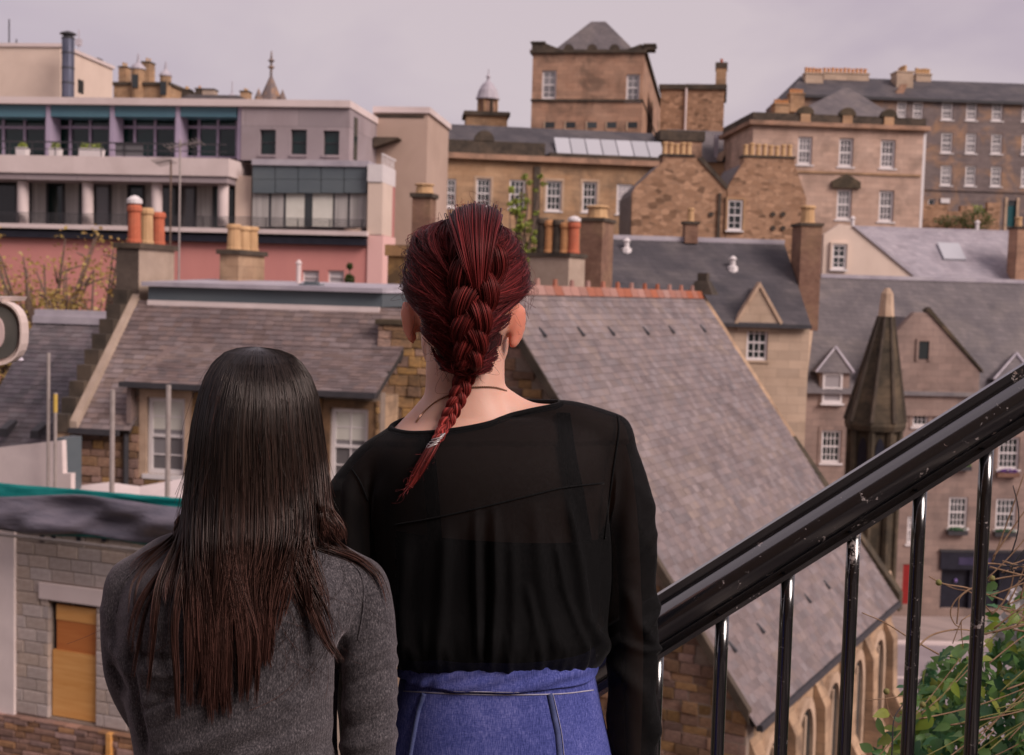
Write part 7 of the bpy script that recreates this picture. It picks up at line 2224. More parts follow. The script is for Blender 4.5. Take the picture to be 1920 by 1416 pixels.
    for poly, w, a in (([(790, 1318), (870, 1335), (960, 1362), (1010, 1370)], 9, -.006), ([(795, 1302), (900, 1318), (1020, 1322)], 8, -.004), ([(1060, 1330), (1090, 1370), (1125, 1420)], 14, .006), ([(800, 1345), (900, 1365), (990, 1392)], 10, .004),
                       ([(760, 1320), (755, 1370), (745, 1420)], 8, -.005), ([(960, 1330), (1020, 1345), (1040, 1350)], 6, .003), ([(840, 1400), (930, 1415), (1020, 1440)], 10, -.004)):
        g += ridge(sx, sy, poly, w, a)
    g *= (NS[:, 1] < 0)
    if np.mean(NS[:, 1] * np.sign(VS[:, 1] - YC)) < 0: g = -g
    VS += NS * g[:, None]; sk.vertices.foreach_set('co', VS.astype(np.float32).ravel())
    bvs = bvh_of(sk)
    sko = link('skirt', shift(sk, base), root)
    so = sko.modifiers.new('t', 'SOLIDIFY'); so.thickness = .0015; so.offset = 0
    wb = [torso_rings([(py_, a - k, b + k, hd + k * .0008, 0)], YC)[0] for py_, a, b, hd, k in ((1257, 753, 1113, .106, 4), (1254, 753, 1113, .1065, 7.5), (1238, 754, 1111, .106, 7.5), (1220, 757, 1108, .104, 7), (1208, 758, 1107, .1, 3))]
    fw = [[tuple(v) for v in spline(np.array(r_ + r_[:1]), 145)[:-1]] for r_ in spline_rings(wb, 24)]
    wbm = MB().loft(fw, cap=False).mesh('waistband', 'denim', True)
    VW, NW = get_np(wbm); wx, wy = projn(VW)
    rip = .0015 * np.sin(wx / 6.5 + 3 * np.sin(wx / 31) + wy / 9) * np.exp(-((wy - 1282) / 12) ** 2) + .0014 * np.sin(wx / 17 + wy / 5)
    VW += NW * rip[:, None]; wbm.vertices.foreach_set('co', VW.astype(np.float32).ravel()); wbm.update()
    bvw = bvh_of(wbm)
    wo = link('waistband', shift(wbm, base), sko)
    so = wo.modifiers.new('t', 'SOLIDIFY'); so.thickness = .002; so.offset = 0
    surf_tube('seam_stitching', bvw, [(757, 1291), (850, 1296), (950, 1298), (1050, 1296), (1110, 1290)], .0008, 'stitch', wo, base, .0006, 60)
    surf_tube('seam_stitching', bvs, [(757, 1296), (850, 1301), (950, 1303), (1050, 1301), (1113, 1294)], .0011, 'stitch', sko, base, .0012, 60)
    for poly, mt, r_ in (([(796, 1300), (786, 1330), (778, 1370), (770, 1416), (766, 1450)], 'denim_dark', .0048), ([(790, 1312), (779, 1350), (771, 1390), (766, 1416)], 'stitch', .0006), ([(1030, 1301), (1038, 1340), (1046, 1380), (1050, 1430)], 'denim_dark', .0052), ([(1037, 1301), (1046, 1340), (1054, 1380), (1059, 1430)], 'stitch', .0006)):
        surf_tube('seam', bvs, poly, r_, mt, sko, base, .0 if r_ > .003 else .002)
    # ---- necklace
    s = spline([(780, 792), (792, 775), (815, 754), (840, 741), (870, 729), (900, 726), (928, 727), (950, 733)], 120)
    m = MB(); k = 0
    pts = [hit(bb, a, b, .0008) for a, b in s]; pts = [p - base for p in pts if p is not None]
    m.tube(pts, [.0011 if i % 2 else .0019 for i in range(len(pts))], 6).build('necklace', 'gold_chain', root)
    # ---- red hair
    prof_y = [404, 412, 424, 445, 475, 510, 545, 570, 600, 640, 668, 692, 708]
    prof_w = [4, 34, 60, 84, 99, 106, 109, 99, 87, 80, 67, 46, 24]
    prof_d = [.004, .036, .058, .078, .092, .102, .107, .108, .106, .094, .083, .074, .066]
    prof_c = [880, 880, 879, 877, 876, 875, 873, 871, 870, 871, 873, 876, 878]
    def S(th, y, off=0.0):
        """point on the hair surface: th angle from straight back, y picture row"""
        w = np.interp(y, prof_y, prof_w); d = np.interp(y, prof_y, prof_d); c = np.interp(y, prof_y, prof_c)
        p = P(c, y, YC)
        s = YC / FPX
        return np.array([p.x + (w * s + off) * math.sin(th), YC + .012 - (d + off) * math.cos(th), p.z + (w * s + off) * math.sin(th) * ROLL * -1])
    # core cap
    ys = np.linspace(405, 704, 46); ths = np.linspace(-2.0, 2.0, 60)
    VV = np.array([[S(t, y, -.004) for t in ths] for y in ys])
    idx = np.arange(VV.shape[0] * VV.shape[1]).reshape(VV.shape[:2])
    Q = np.stack([idx[:-1, :-1], idx[1:, :-1], idx[1:, 1:], idx[:-1, 1:]], -1).reshape(-1, 4)
    keep = []
    for q in Q:
        i, j = divmod(int(q[0]), VV.shape[1])
        th = abs(ths[j]); y = ys[i]
        lim = 2.0 if y < 520 else (1.7 if y < 552 else (1.32 if y < 600 else (1.12 if y < 640 else (.95 if y < 670 else .8))))
        keep.append(th < lim)
    hair = link('hair', np_mesh('hair', VV.reshape(-1, 3) - np.array(base), Q[np.array(keep)], 'hair_core_red'), root)
    rs = np.random.RandomState(11)
    # swept strands from the hairline to the plait
    PT, RD = [], []
    K = 14
    clump = rs.rand(150, 8); cn = rs.normal(0, 1, (150, 3))
    real = rs
    for k in range(5200):
        ci = real.randint(150); it = iter(np.clip(clump[ci] + real.normal(0, .035, 8), 0, 1))
        class rs:
            uniform = staticmethod(lambda a, b: a + (b - a) * float(next(it)))
            rand = staticmethod(real.rand); normal = staticmethod(real.normal)
        sg = -1 if ci % 2 else 1
        q = (ci * .61803) % 1
        if q < .30:        # over the crown
            th0, y0 = sg * rs.uniform(.2, 2.3), rs.uniform(406, 440); y1 = rs.uniform(460, 540) ; th1 = sg * rs.uniform(.05, .35)
        elif q < .72:      # sides above the ear
            th0, y0 = sg * rs.uniform(1.2, 1.95), rs.uniform(425, 548); y1 = y0 + rs.uniform(45, 130); y1 = min(y1, 665); th1 = sg * rs.uniform(.05, .3)
        else:              # behind the ear and nape
            th0, y0 = sg * rs.uniform(.6, 1.15), rs.uniform(560, 690); y1 = min(700, y0 + rs.uniform(-10, 70)); th1 = sg * rs.uniform(.0, .3)
            lim = 1.3 if y0 < 600 else (1.05 if y0 < 640 else .82)
            th0 = sg * min(abs(th0), lim)
        off = .002 + .0035 * cn[ci, 0] + real.normal(0, .0012); wob = .06 * cn[ci, 1] + real.normal(0, .02); ph = 3 * cn[ci, 2]; fly = real.rand() < .08
        u = np.linspace(0, 1, K)
        row = []
        for t in u:
            e = t ** 1.25
            th = th0 + (th1 - th0) * e + wob * math.sin(ph + 5 * t) * (1 - t)
            y = y0 + (y1 - y0) * (t ** 1.5)
            o_ = off + .004 * math.sin(math.pi * t) + (.012 * math.sin(math.pi * t) * rs.rand() if fly else 0)
            row.append(S(th, y, o_))
        PT.append(row)
        r0 = real.uniform(.00035, .00075) * (.6 if fly else 1)
        RD.append(r0 * (1 - .55 * u ** 3))
    rs = real
    strands('swept_strands', PT, RD, 'hair_red', hair, base, kind='stuff')
    # bundle core + strands along a path
    def bundle(name, path, radii, n, mt, flat=.75, twist=1.5, seed=1, hr=(.0004, .0008), K2=None, core=True, taper=True, yoff=None):
        path = np.asarray(path); Kp = len(path); r = np.asarray(radii)
        t = np.gradient(path, axis=0); t /= np.linalg.norm(t, axis=1, keepdims=True)
        side = np.array([1.0, 0, 0])[None] - t * t[:, :1]; side /= np.linalg.norm(side, axis=1, keepdims=True) + 1e-9
        out = np.cross(side, t)
        q = np.random.RandomState(seed)
        if core:
            ring = []
            for k in range(Kp):
                ring.append([tuple(path[k] - np.array(base) + side[k] * math.cos(a) * r[k] * .9 + out[k] * math.sin(a) * r[k] * flat * .9) for a in np.linspace(0, 2 * math.pi, 13)[:-1]])
            ob = MB().loft(ring).build(name, 'hair_core_red', hair, smooth=True)
        else: ob = hair
        A = q.uniform(0, 2 * math.pi, n); D = np.sqrt(q.uniform(.5, 1.25, n)) * np.where(q.rand(n) < .06, 1.25, 1); tw = q.normal(0, .25, n) + twist * 0.2
        u = np.linspace(0, 1, Kp)
        ang = A[:, None] + tw[:, None] * u[None, :]
        rr = D[:, None] * r[None, :]
        pts = path[None] + side[None] * (np.cos(ang) * rr)[:, :, None] + out[None] * (np.sin(ang) * rr * flat)[:, :, None]
        hrad = q.uniform(*hr, n)[:, None] * np.ones((1, Kp))
        strands(name + '_strands', pts, hrad, mt, ob, base, kind='stuff')
        return ob
    # raised roll of hair at the crown
    cp = []
    for (x, y, off) in ((893, 412, -.02), (893, 406, .0), (893, 406, .016), (893, 414, .028), (893, 432, .035), (894, 462, .037), (896, 500, .033), (898, 535, .023), (899, 562, .010)):
        p = S(0, max(y, 406), 0); q_ = P(x, y, YC)
        s_ = np.array([P(x, y, p[1] - off).x, p[1] - off, P(x, y, p[1] - off).z]); cp.append(s_)
    cp = spline(cp, 26)
    rw = np.interp(np.linspace(0, 1, 26), [0, .1, .3, .45, .62, .8, 1], [.026, .033, .035, .031, .023, .013, .004])
    bundle('crown_roll', cp, rw, 1000, 'hair_red', flat=.5, twist=.3, seed=3)
    # plait
    cpx = np.array([(895, 445, 51, 195), (894, 508, 45, 182), (888, 570, 38, 154), (882, 625, 31, 130), (880, 668, 26, 104), (872, 705, 18, 76), (858, 748, 15, 66), (838, 792, 12, 56), (818, 828, 8, 46)], dtype=float)
    # on-screen path with depth from the head, neck and blouse behind it
    nS = 150
    dense = spline(cpx, nS)
    ctr = []
    for x, y, a, lam in dense:
        if y < 690:
            z = S(math.asin(max(-1, min(1, (x - np.interp(y, prof_y, prof_c)) / max(20, np.interp(y, prof_y, prof_w))))), y, .006)
            Yd = z[1] - .004
        else:
            h = hit(bvb, x, y) or hit(bb, x, y)
            h2 = hit(bb, x, y)
            Yd = min([q_.y for q_ in (h, h2) if q_ is not None] or [YC - .1]) - a * YC / FPX * .7
        ctr.append((x, y, Yd))
    ctr = np.array(ctr)
    yk = ctr[:, 2].copy()
    for _ in range(12): yk[1:-1] = (yk[:-2] + 2 * yk[1:-1] + yk[2:]) / 4
    ctr[:, 2] = yk
    ds = np.hypot(np.diff(dense[:, 0]), np.diff(dense[:, 1])); ds = np.concatenate([[0], ds])
    phi = np.cumsum(ds / dense[:, 3]) * 2 * math.pi
    tx = np.gradient(dense[:, 0]); ty = np.gradient(dense[:, 1]); tl = np.hypot(tx, ty)
    for k in range(3):
        ph = phi + 2 * math.pi * k / 3 + 1.9
        A = dense[:, 2] * .62
        lat = A * np.sin(ph)
        dep = .36 * A * np.sin(2 * ph) * YC / FPX
        path = []
        for i in range(nS):
            x = dense[i, 0] + lat[i] * (-ty[i] / tl[i]) * -1; y = dense[i, 1] + lat[i] * (tx[i] / tl[i]) * -1
            path.append(tuple(P(x, y, ctr[i, 2] - dep[i])))
        rr = dense[:, 2] * .47 * YC / FPX * (1 - .25 * np.cos(ph) ** 2 * 0)
        rr[:10] *= np.linspace(.3, 1, 10)
        bundle('plait_strand', path, rr, 240, 'hair_red_light', flat=.8, twist=2, seed=20 + k, hr=(.00035, .0007))
    # tie and loose tail
    tp = []
    for x, y in ((818, 828), (806, 848), (793, 870), (780, 892), (768, 910), (758, 922)):
        h = hit(bvb, x, y, .009); tp.append(tuple(h))
    tail = spline(tp, 24)
    bundle('tail', tail, np.interp(np.linspace(0, 1, 24), [0, .2, .5, .8, 1], [.0055, .0068, .0062, .004, .0012]), 130, 'hair_red_light', flat=.6, seed=31, hr=(.0003, .0006))
    m = MB()
    for k in range(5):
        c = np.array(P(822 - 3.2 * k, 820 + 4.2 * k, tp[0][1] - .001)); pr_ = []
        for a in np.linspace(0, 2 * math.pi, 17):
            pr_.append(c + np.array([math.cos(a) * .0085 + .0015 * math.sin(3 * a + k), math.sin(a) * .0085, math.cos(a) * .005 + .001 * math.sin(2 * a + k)]) - np.array(base))
        m.tube([tuple(v) for v in pr_], .0012, 6, cap=False)
    m.build('hair_tie', 'silver_band', root, smooth=True)
    # stray hairs round the outline, nape and tail
    PT, RD = [], []
    u = np.linspace(0, 1, 12)
    for k in range(340):
        q = rs.rand()
        if q < .45:
            sg = -1 if rs.rand() < .5 else 1
            th, y = sg * rs.uniform(1.2, 1.7), rs.uniform(410, 600); p0 = S(th, y, .004); d = np.array([sg * rs.uniform(.0, .012), rs.uniform(-.02, .02), rs.uniform(-.05, .01)]); l_ = rs.uniform(.6, 1.3)
        elif q < .6:
            th, y = rs.uniform(-.5, .5), 408; p0 = np.array(P(893 + rs.uniform(-45, 45), 394 + rs.uniform(0, 8), YC - rs.uniform(.0, .05))); d = np.array([rs.uniform(-.015, .015), rs.uniform(-.01, .02), rs.uniform(.005, .022)]); l_ = 1
        else:
            th, y = rs.uniform(-.9, .9), rs.uniform(600, 695); p0 = S(th, y, .004); d = np.array([rs.uniform(-.015, .015), rs.uniform(-.012, .0), rs.uniform(-.03, .012)]); l_ = rs.uniform(.6, 1.3)
        c = rs.normal(0, .008, 3)
        PT.append([p0 + d * l_ * t + c * math.sin(math.pi * t) for t in u]); RD.append(np.full(12, rs.uniform(.00012, .00022)))
    for k in range(40):
        p0 = tail[int(rs.uniform(4, 23))]; d = np.array([rs.uniform(-.02, .004), rs.uniform(-.008, 0), rs.uniform(-.02, .004)])
        c = rs.normal(0, .004, 3)
        PT.append([p0 + d * t + c * math.sin(math.pi * t) for t in u]); RD.append(np.full(12, rs.uniform(.0002, .0004)))
    strands('stray_hairs', PT, RD, 'hair_red', hair, base, kind='stuff')

def spline_rings(rings, n):
    a = np.array(rings); K = a.shape[0]
    out = spline(a.reshape(K, -1), n).reshape(n, a.shape[1], 3)
    return [[tuple(v) for v in r] for r in out]
woman_red()

# ------------------------------------------------------------------ the shorter woman with long brown hair
def woman_brown():
    YC = 1.79
    base = Vector((P(450, 1416, YC).x, YC, -.34))
    root = thing('person', 'woman seen from behind in grey knit jumper with long straight dark brown hair', 'person', base)
    m = MB()
    rows = [(1800, 250, 655, .10, 0), (1650, 250, 650, .118, 0), (1520, 262, 636, .112, 0), (1420, 268, 626, .108, 0), (1320, 252, 626, .112, 0), (1230, 240, 634, .118, 0), (1150, 236, 660, .119, 0), (1100, 246, 672, .112, 0), (1062, 276, 646, .1, .004), (1032, 330, 600, .084, .01), (1008, 385, 555, .07, .016)]
    m.loft(torso_rings(rows, YC))
    limb(m, [(470, 985, YC + .02, 62), (390, 1030, YC + .01, 44), (310, 1058, YC, 44), (244, 1100, YC, 42)])
    limb(m, [(480, 985, YC + .02, 62), (560, 1040, YC + .01, 46), (630, 1072, YC, 46), (680, 1104, YC, 46)])
    # arms: left bent forward, right hanging then bent forward
    limb(m, [(246, 1094, YC, 45), (240, 1150, YC, 44), (238, 1210, YC, 42), (242, 1262, YC + .005, 40), (262, 1315, YC + .04, 37), (295, 1370, YC + .10, 34), (335, 1430, YC + .17, 28), (375, 1470, YC + .22, 23)])
    limb(m, [(676, 1096, YC, 49), (686, 1160, YC, 50), (690, 1240, YC, 50), (692, 1330, YC, 49), (690, 1420, YC, 46), (684, 1500, YC + .02, 42), (650, 1530, YC + .10, 36), (600, 1525, YC + .18, 30), (550, 1505, YC + .23, 23)])
    hand(m, P(375, 1470, YC + .22), (1, .35, -.1), 1)
    hand(m, P(550, 1505, YC + .23), (-1, .35, .1), -1)
    nk = [(880, 415, 545, .05, .02), (930, 412, 548, .052, .02), (970, 400, 560, .056, .018), (1015, 370, 590, .066, .016)]
    m.loft(torso_rings(nk[::-1], YC))
    hc = P(480, 788, YC + .015)
    ball(m, hc, (.074, .09, .088))
    ball(m, P(480, 870, YC + .05), (.062, .058, .066))
    ball(m, P(480, 812, YC + .112), (.011, .018, .016)); ball(m, P(480, 797, YC + .106), (.007, .013, .028)); ball(m, P(480, 900, YC + .088), (.022, .018, .014))
    for s in (-1, 1): ball(m, hc + Vector((s * .078, 0, -.012)), (.008, .018, .03))
    zt = P(450, 1720, YC).z
    for sgn in (-1, 1):
        hx = base.x + sgn * .072
        m.tube([(hx, YC, zt), (hx, YC, zt - .2), (hx, YC + .01, .12), (hx, YC + .012, -.06), (hx, YC + .012, -.25), (hx, YC + .01, -.30)], [.082, .074, .054, .052, .038, .036], 16)
        m.tube([(hx, YC - .03, -.297), (hx + sgn * .01, YC + .06, -.302), (hx + sgn * .015, YC + .15, -.312)], [.034, .036, .026], 12)
    me = union(m, .0044, 6)
    V, N = get_np(me); px, py = projn(V)
    relax(me, sstep(1010, 1040, py) * (1 - sstep(1420, 1450, py)), 40)
    V, N = get_np(me); px, py = projn(V)
    skin = shift(offset_mesh(me, -.012 * (py > 1060)), base); skin.materials.clear(); skin.materials.append(M['skin'])
    for p in skin.polygons: p.use_smooth = True
    link('body', skin, root)
    for s in (-1, 1):
        e = hc + Vector((s * .03, .086, -.012)) - base
        q = MB(); ball(q, e, (.0125, .0125, .0105)); q.build('eye', 'eye_white', root, smooth=True)
        q = MB(); ball(q, e + Vector((0, .008, 0)), (.006, .006, .006)); q.build('iris', 'iris', root, smooth=True)
        MB().tube([e + Vector((-.019, .008, .016)), e + Vector((0, .013, .02)), e + Vector((.019, .008, .016))], [.002, .0035, .002], 6).build('eyebrow', 'hair_core_brown', root)
        c = Vector((base.x + s * .072, YC, -.34)) - base
        MB().loft([ell((c.x, c.y + .05, .001), .042, .12, 24), ell((c.x, c.y + .05, .02), .044, .125, 24), ell((c.x, c.y + .045, .06), .04, .11, 24), ell((c.x, c.y, .1), .042, .052, 24)]).build('shoe', 'shoe', root, smooth=True)
    ml = P(480, 868, YC + .11) - base
    MB().tube([ml + Vector((-.02, -.008, 0)), ml, ml + Vector((.02, -.008, 0))], [.002, .006, .002], 8).build('lips', 'lip', root, smooth=True)
    # trousers
    tr = offset_mesh(me, np.full(len(V), .007))
    cut(tr, P(450, 1600, YC), (0, 0, 1)); cut(tr, Vector((0, 0, -.27)), (0, 0, -1))
    bm = bmesh.new(); bm.from_mesh(tr)
    bmesh.ops.delete(bm, geom=[f for f in bm.faces if not (225 < proj(f.calc_center_median())[0] < 672) and f.calc_center_median().z > zt - .05], context='FACES'); bm.to_mesh(tr); bm.free()
    tr.materials.clear(); tr.materials.append(M['trouser'])
    for p in tr.polygons: p.use_smooth = True
    link('trousers', shift(tr, base), root)
    # ---- jumper
    rg = np.zeros(len(V))
    for poly, w, a in (([(640, 1180), (632, 1230), (628, 1300), (626, 1416)], 7, -.012), ([(652, 1190), (640, 1250), (636, 1416)], 9, -.006), ([(254, 1195), (250, 1240), (262, 1320), (282, 1416)], 7, -.010),
                       ([(645, 1330), (700, 1310), (735, 1290)], 11, .005), ([(645, 1365), (690, 1350), (735, 1330)], 9, -.005), ([(645, 1250), (690, 1230), (735, 1205)], 11, .004), ([(650, 1285), (700, 1262), (735, 1245)], 8, -.004), ([(640, 1400), (690, 1392), (738, 1372)], 12, .006),
                       ([(300, 1416), (380, 1392), (460, 1350)], 12, .006), ([(300, 1440), (400, 1420), (520, 1370)], 10, -.006), ([(420, 1420), (520, 1395), (615, 1350)], 12, .006), ([(440, 1440), (540, 1420), (620, 1385)], 9, -.005), ([(520, 1320), (570, 1310), (620, 1285)], 12, .004),
                       ([(262, 1250), (300, 1262), (350, 1262)], 9, .005), ([(260, 1225), (300, 1235), (345, 1232)], 8, -.005), ([(268, 1290), (310, 1302), (370, 1300)], 9, -.004), ([(215, 1200), (235, 1230), (252, 1270)], 7, .006), ([(210, 1240), (230, 1270), (245, 1300)], 6, -.006), ([(200, 1130), (215, 1180), (228, 1230)], 9, .003),
                       ([(690, 1070), (678, 1130), (672, 1200)], 5, -.002), ([(600, 1200), (640, 1170), (660, 1120)], 14, .005), ([(560, 1220), (600, 1235), (628, 1225)], 9, -.004)):
        rg += ridge(px, py, poly, w, a)
    rng = np.random.RandomState(9)
    for k in range(46):
        x = rng.uniform(640, 740) if rng.rand() < .5 else rng.uniform(250, 620); y = rng.uniform(1180, 1416); l_ = rng.uniform(30, 90)
        rg += ridge(px, py, [(x, y), (x + l_ * .5, y - l_ * .2), (x + l_, y - l_ * .45)], rng.uniform(4, 8), rng.uniform(-.0022, .0022))
    amt = np.maximum(.007 + rg * (N[:, 1] < .3), -.008)
    jm = offset_mesh(me, amt)
    pl, pr = P(400, 1008, YC - .06), P(560, 1010, YC - .06)
    cut(jm, P(480, 990, YC - .07), (0, -.45, .9)); cut(jm, P(450, 1640, YC), (0, 0, -1))
    bm = bmesh.new(); bm.from_mesh(jm)
    # hands stay bare
    wl, wr = P(375, 1470, YC + .22), P(550, 1505, YC + .23)
    kill = [f for f in bm.faces if f.calc_center_median().y > YC + .15 and wl.x - .005 < f.calc_center_median().x < wr.x + .005 and f.calc_center_median().z < P(480, 1400, YC + .22).z]
    bmesh.ops.delete(bm, geom=kill, context='FACES'); bm.to_mesh(jm); bm.free()
    jm.materials.clear(); jm.materials.append(M['knit_grey'])
    for p in jm.polygons: p.use_smooth = True
    bj = bvh_of(jm)
    jo = link('jumper', shift(jm, base), root)
    surf_tube('armhole_seam', bj, [(655, 1052), (678, 1080), (682, 1130), (672, 1200)], .0011, 'knit_grey', jo, base, .0004)
    surf_tube('armhole_seam', bj, [(285, 1040), (248, 1075), (228, 1100), (218, 1150)], .0011, 'knit_grey', jo, base, .0004)
    # ---- long hair
    yy = [652, 656, 664, 680, 705, 740, 790, 850, 920, 1000, 1060]
    Lx = [474, 447, 426, 408, 392, 379, 368, 359, 351, 338, 337]
    Rx = [488, 518, 540, 558, 575, 588, 596, 605, 614, 627, 624]
    Dp = [.005, .034, .054, .073, .09, .103, .112, .115, .117, .120, .122]
    s0 = YC / FPX
    bjs = bj
    def S(th, y, off):
        l_, r_, d = np.interp(y, yy, Lx), np.interp(y, yy, Rx), np.interp(y, yy, Dp)
        c = P((l_ + r_) / 2, y, YC); w = (r_ - l_) / 2 * s0
        return np.array([c.x + (w + off) * math.sin(th), YC + .012 - (d + off) * math.cos(th), c.z - (w + off) * math.sin(th) * ROLL])
    ys = np.concatenate([np.linspace(652, 700, 16), np.linspace(706, 1015, 34)]); ths = np.linspace(-1.95, 1.95, 70)
    VV = np.array([[S(t, y, -.009 - .012 * float(sstep(800, 930, y))) for t in ths] for y in ys])
    idx = np.arange(VV.shape[0] * VV.shape[1]).reshape(VV.shape[:2])
    Q = np.stack([idx[:-1, :-1], idx[1:, :-1], idx[1:, 1:], idx[:-1, 1:]], -1).reshape(-1, 4)
    hair = link('hair', np_mesh('hair', VV.reshape(-1, 3) - np.array(base), Q, 'hair_core_brown'), root)
    rs = np.random.RandomState(5)
    # locks: angle on the head, then way points over the back in picture space
    locks = [(-72, [(332, 1000), (300, 1060), (262, 1130), (246, 1210), (238, 1292)], 60), (-66, [(345, 985), (318, 1045), (300, 1110), (290, 1200), (276, 1312)], 70), (-80, [(335, 990), (290, 1035), (255, 1085), (247, 1150), (243, 1230)], 22),
             (-78, [(338, 985), (300, 1020), (262, 1050), (240, 1085)], 20),
             (-58, [(362, 1000), (340, 1060), (322, 1100), (316, 1130)], 120), (-45, [(375, 1000), (372, 1100), (368, 1220), (356, 1345)], 230), (-36, [(392, 1000), (388, 1100), (384, 1220), (372, 1330)], 240), (-28, [(402, 1000), (400, 1110), (398, 1230), (392, 1362)], 260), (-20, [(420, 1000), (415, 1120), (412, 1240), (410, 1352)], 280), (-12, [(438, 1000), (430, 1120), (428, 1240), (432, 1346)], 290), (-4, [(455, 1000), (448, 1120), (448, 1230), (446, 1335)], 290),
             (4, [(470, 1000), (462, 1120), (466, 1220), (462, 1322)], 280), (12, [(485, 1000), (478, 1110), (480, 1210), (474, 1310)], 260), (18, [(498, 1000), (490, 1100), (494, 1200), (488, 1290)], 240), (24, [(508, 1000), (502, 1090), (500, 1180), (506, 1252)], 200), (30, [(520, 1000), (514, 1070), (508, 1130), (502, 1190)], 150),
             (36, [(535, 990), (535, 1040), (530, 1080), (540, 1150)], 70), (40, [(548, 985), (548, 1040), (562, 1100), (584, 1160), (604, 1205), (634, 1244)], 170), (46, [(556, 985), (562, 1040), (574, 1100), (588, 1150), (600, 1190)], 150), (34, [(538, 985), (542, 1040), (556, 1110), (572, 1170)], 90),
             (62, [(598, 960), (612, 1000), (640, 1032), (690, 1062), (716, 1108)], 40), (70, [(606, 960), (622, 1000), (655, 1035), (705, 1075), (726, 1135)], 22), (55, [(580, 970), (590, 1010), (620, 1030), (668, 1048), (700, 1075)], 30),
             (76, [(618, 940), (628, 980), (636, 1010)], 200), (88, [(622, 940), (632, 985), (644, 1020)], 200), (66, [(604, 940), (612, 985), (622, 1015)], 180), (-88, [(342, 940), (336, 990), (338, 1022)], 220), (-100, [(344, 940), (338, 980), (344, 1015)], 160), (100, [(622, 940), (630, 980), (634, 1012)], 160), (52, [(575, 950), (582, 990), (588, 1012)], 150)]
    def depth_at(x, y, dflt):
        h = hit(bjs, x, y)
        return h.y if h is not None else dflt
    PT, RD = [], []
    K = 30
    apex = np.array(P(482, 660, YC + .014))
    tot = 0
    for th, way, n in locks:
        # lock centre line over the back, in (x, y, depth)
        th_r = rad(th)
        wx = [S(th_r, y, 0) for y in ()]
        line = spline(np.array(way, dtype=float), 16)
        dep = np.array([depth_at(x, y, YC - .09 * math.cos(th_r)) for x, y in line])
        d0 = S(th_r, min(1000, way[0][1]), 0)[1]
        bl = np.clip(np.linspace(0, 1, 16) * 2.2, 0, 1)
        if way[-1][1] > 1120 and not (th > 50):
            yl = line[:, 1]; dr = depth_at(np.interp(1130, yl, line[:, 0]), 1130, dep[-1])
            dm = min(dr - .004, d0 - .014)
            dep = np.minimum(dep, np.interp(yl, [way[0][1], 1130, 1250, 1400], [d0 - .002, dm, dm - .002, dm + .012]))
        dep = np.minimum(dep - .004, dep) * bl + np.minimum(d0, dep - .004) * (1 - bl)
        for _ in range(3): dep[1:-1] = (dep[:-2] + dep[1:-1] + dep[2:]) / 3
        y_s = way[0][1]
        ntop = 14
        subs = [(rs.normal(0, 1.25), rs.uniform(.72, 1.0), rs.uniform(0, 6.28), rs.normal(0, 1)) for _ in range(6 if n > 120 else 3)]
        narrow = .45 if (n < 80 or abs(th) > 60) else 1
        for k in range(int(n * 1.25)):
            t0 = th_r + rs.normal(0, .12)
            e = rs.rand() ** 1.4
            off = .004 - .012 * e
            yst = 652 + abs(rs.normal(0, 3)); yend_top = y_s - 45
            r_ = []
            part = .10 if abs(th) > 20 else .0
            ph = rs.uniform(0, 6.28); wob = rs.normal(0, .03)
            for q in np.linspace(0, 1, ntop):
                y = yst + (yend_top - yst) * q ** 1.35
                r_.append(S(t0 + wob * math.sin(ph + 3 * q) * q, y, off))
            r_[0] = apex + rs.normal(0, 1, 3) * np.array([.008, .008, .0012])
            spread = (rs.normal(0, 9), rs.normal(0, 1))
            endc = 0
            low = []
            nl = K - ntop
            pxj = proj(Vector(r_[-1]))[0] - line[0][0]
            ci = rs.randint(len(subs)); sb = subs[ci]
            lat0 = rs.normal(0, 1); lat1 = sb[0] + rs.normal(0, .3)
            endc = sb[1] - rs.rand() ** 2.2 * .4
            for q in np.linspace(.0, endc, nl):
                mixl = min(1, q * 2.2); lat = lat0 * (1 - mixl) + lat1 * mixl
                i = q * 15; a = int(min(14, i)); f_ = i - a
                x, y = line[a] * (1 - f_) + line[a + 1] * f_
                d = dep[a] * (1 - f_) + dep[a + 1] * f_
                sw = min(1, q * 1.5); sw = sw * sw * (3 - 2 * sw)
                wd = pxj * (1 - sw) + sw * (12 * (1 - q) + 7) * lat1 * narrow + 5 * q * sb[3] * math.sin(sb[2] + 3.5 * q) + 1.5 * q * math.sin(ph + 4 * q)
                yy_ = y + 5 * spread[1] * q
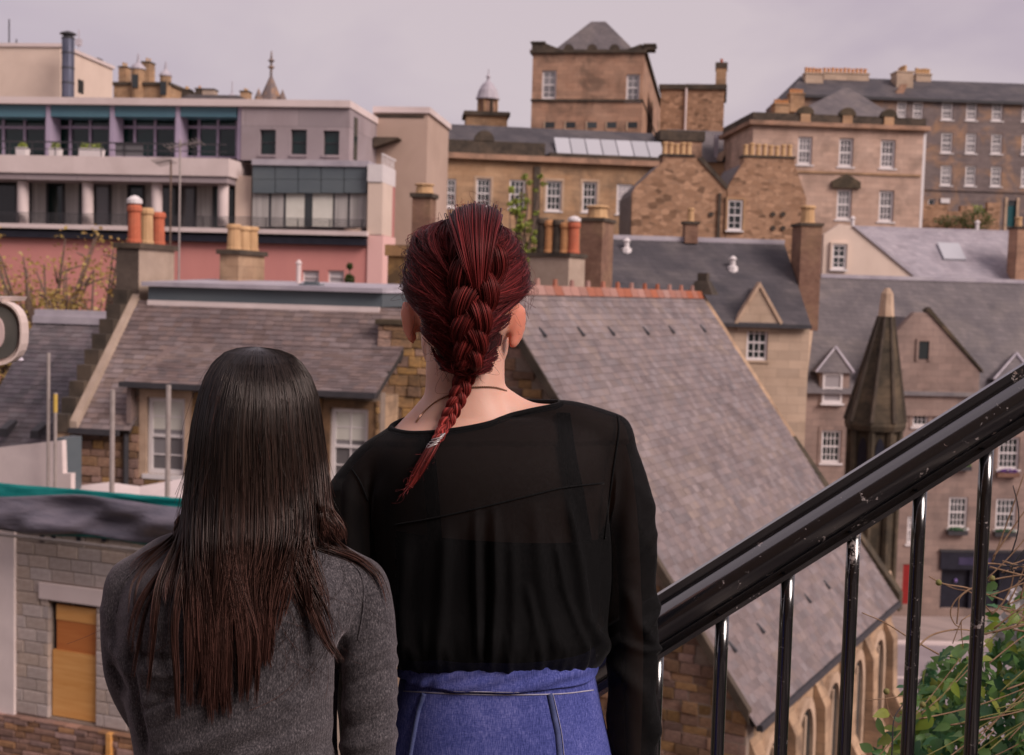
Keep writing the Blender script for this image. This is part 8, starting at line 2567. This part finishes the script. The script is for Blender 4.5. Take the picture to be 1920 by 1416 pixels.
                dd = d - .002 - .007 * (1 - e) * (1 - .5 * q)
                low.append(tuple(P(x + wd, yy_, dd)))
            low = np.array(low)
            arr = np.vstack([np.array(r_), low])
            # ease the join
            for _ in range(3): arr[ntop - 4:ntop + 5] = (arr[ntop - 5:ntop + 4] + arr[ntop - 4:ntop + 5] + arr[ntop - 3:ntop + 6]) / 3
            PT.append(arr)
            u = np.linspace(0, 1, K)
            RD.append(rs.uniform(.0004, .00085) * (1 - .6 * u ** 4))
    n_lock = len(PT)
    # covering strands on the head that end at the shoulders
    for k in range(1500):
        th = rs.uniform(-1.9, 1.9); yst = 652 + abs(rs.normal(0, 2.5)); ye = rs.uniform(760, 1000)
        off = rs.uniform(-.006, .0035); ph = rs.uniform(0, 6.28); wob = rs.normal(0, .03)
        u = np.linspace(0, 1, K)
        PT.append([S(th + wob * math.sin(ph + 3 * q) * q, yst + (ye - yst) * q ** 1.35, off) for q in u])
        RD.append(rs.uniform(.0004, .0008) * (1 - .5 * u ** 4))
    # stray hairs
    for k in range(260):
        th = rs.uniform(-1.7, 1.7); y0 = rs.uniform(660, 1000); l_ = rs.uniform(40, 150)
        d = rs.normal(0, .008, 3); u = np.linspace(0, 1, K)
        PT.append([S(th, y0 + l_ * q, .005) + d * q + np.array([0, -.004, 0]) * math.sin(math.pi * q) for q in u]); RD.append(np.full(K, rs.uniform(.0002, .0003)))
    for k in range(120):
        x = rs.uniform(250, 640); y0 = rs.uniform(1040, 1230); l_ = rs.uniform(40, 130); a = rs.normal(0, .35); c = rs.normal(0, .5)
        row = []
        for q in np.linspace(0, 1, K):
            xx, yy_ = x + l_ * q * (a + c * q * q), y0 + l_ * q
            row.append(tuple(P(xx, yy_, depth_at(xx, yy_, YC - .1) - .004)))
        PT.append(row); RD.append(np.full(K, rs.uniform(.0002, .0003)))
    fm = np.ones(len(PT)); fm[n_lock:n_lock + 1500] = .62
    strands('hair_strands', PT, RD, 'hair_brown', hair, base, kind='stuff', fmax=fm)
woman_brown()
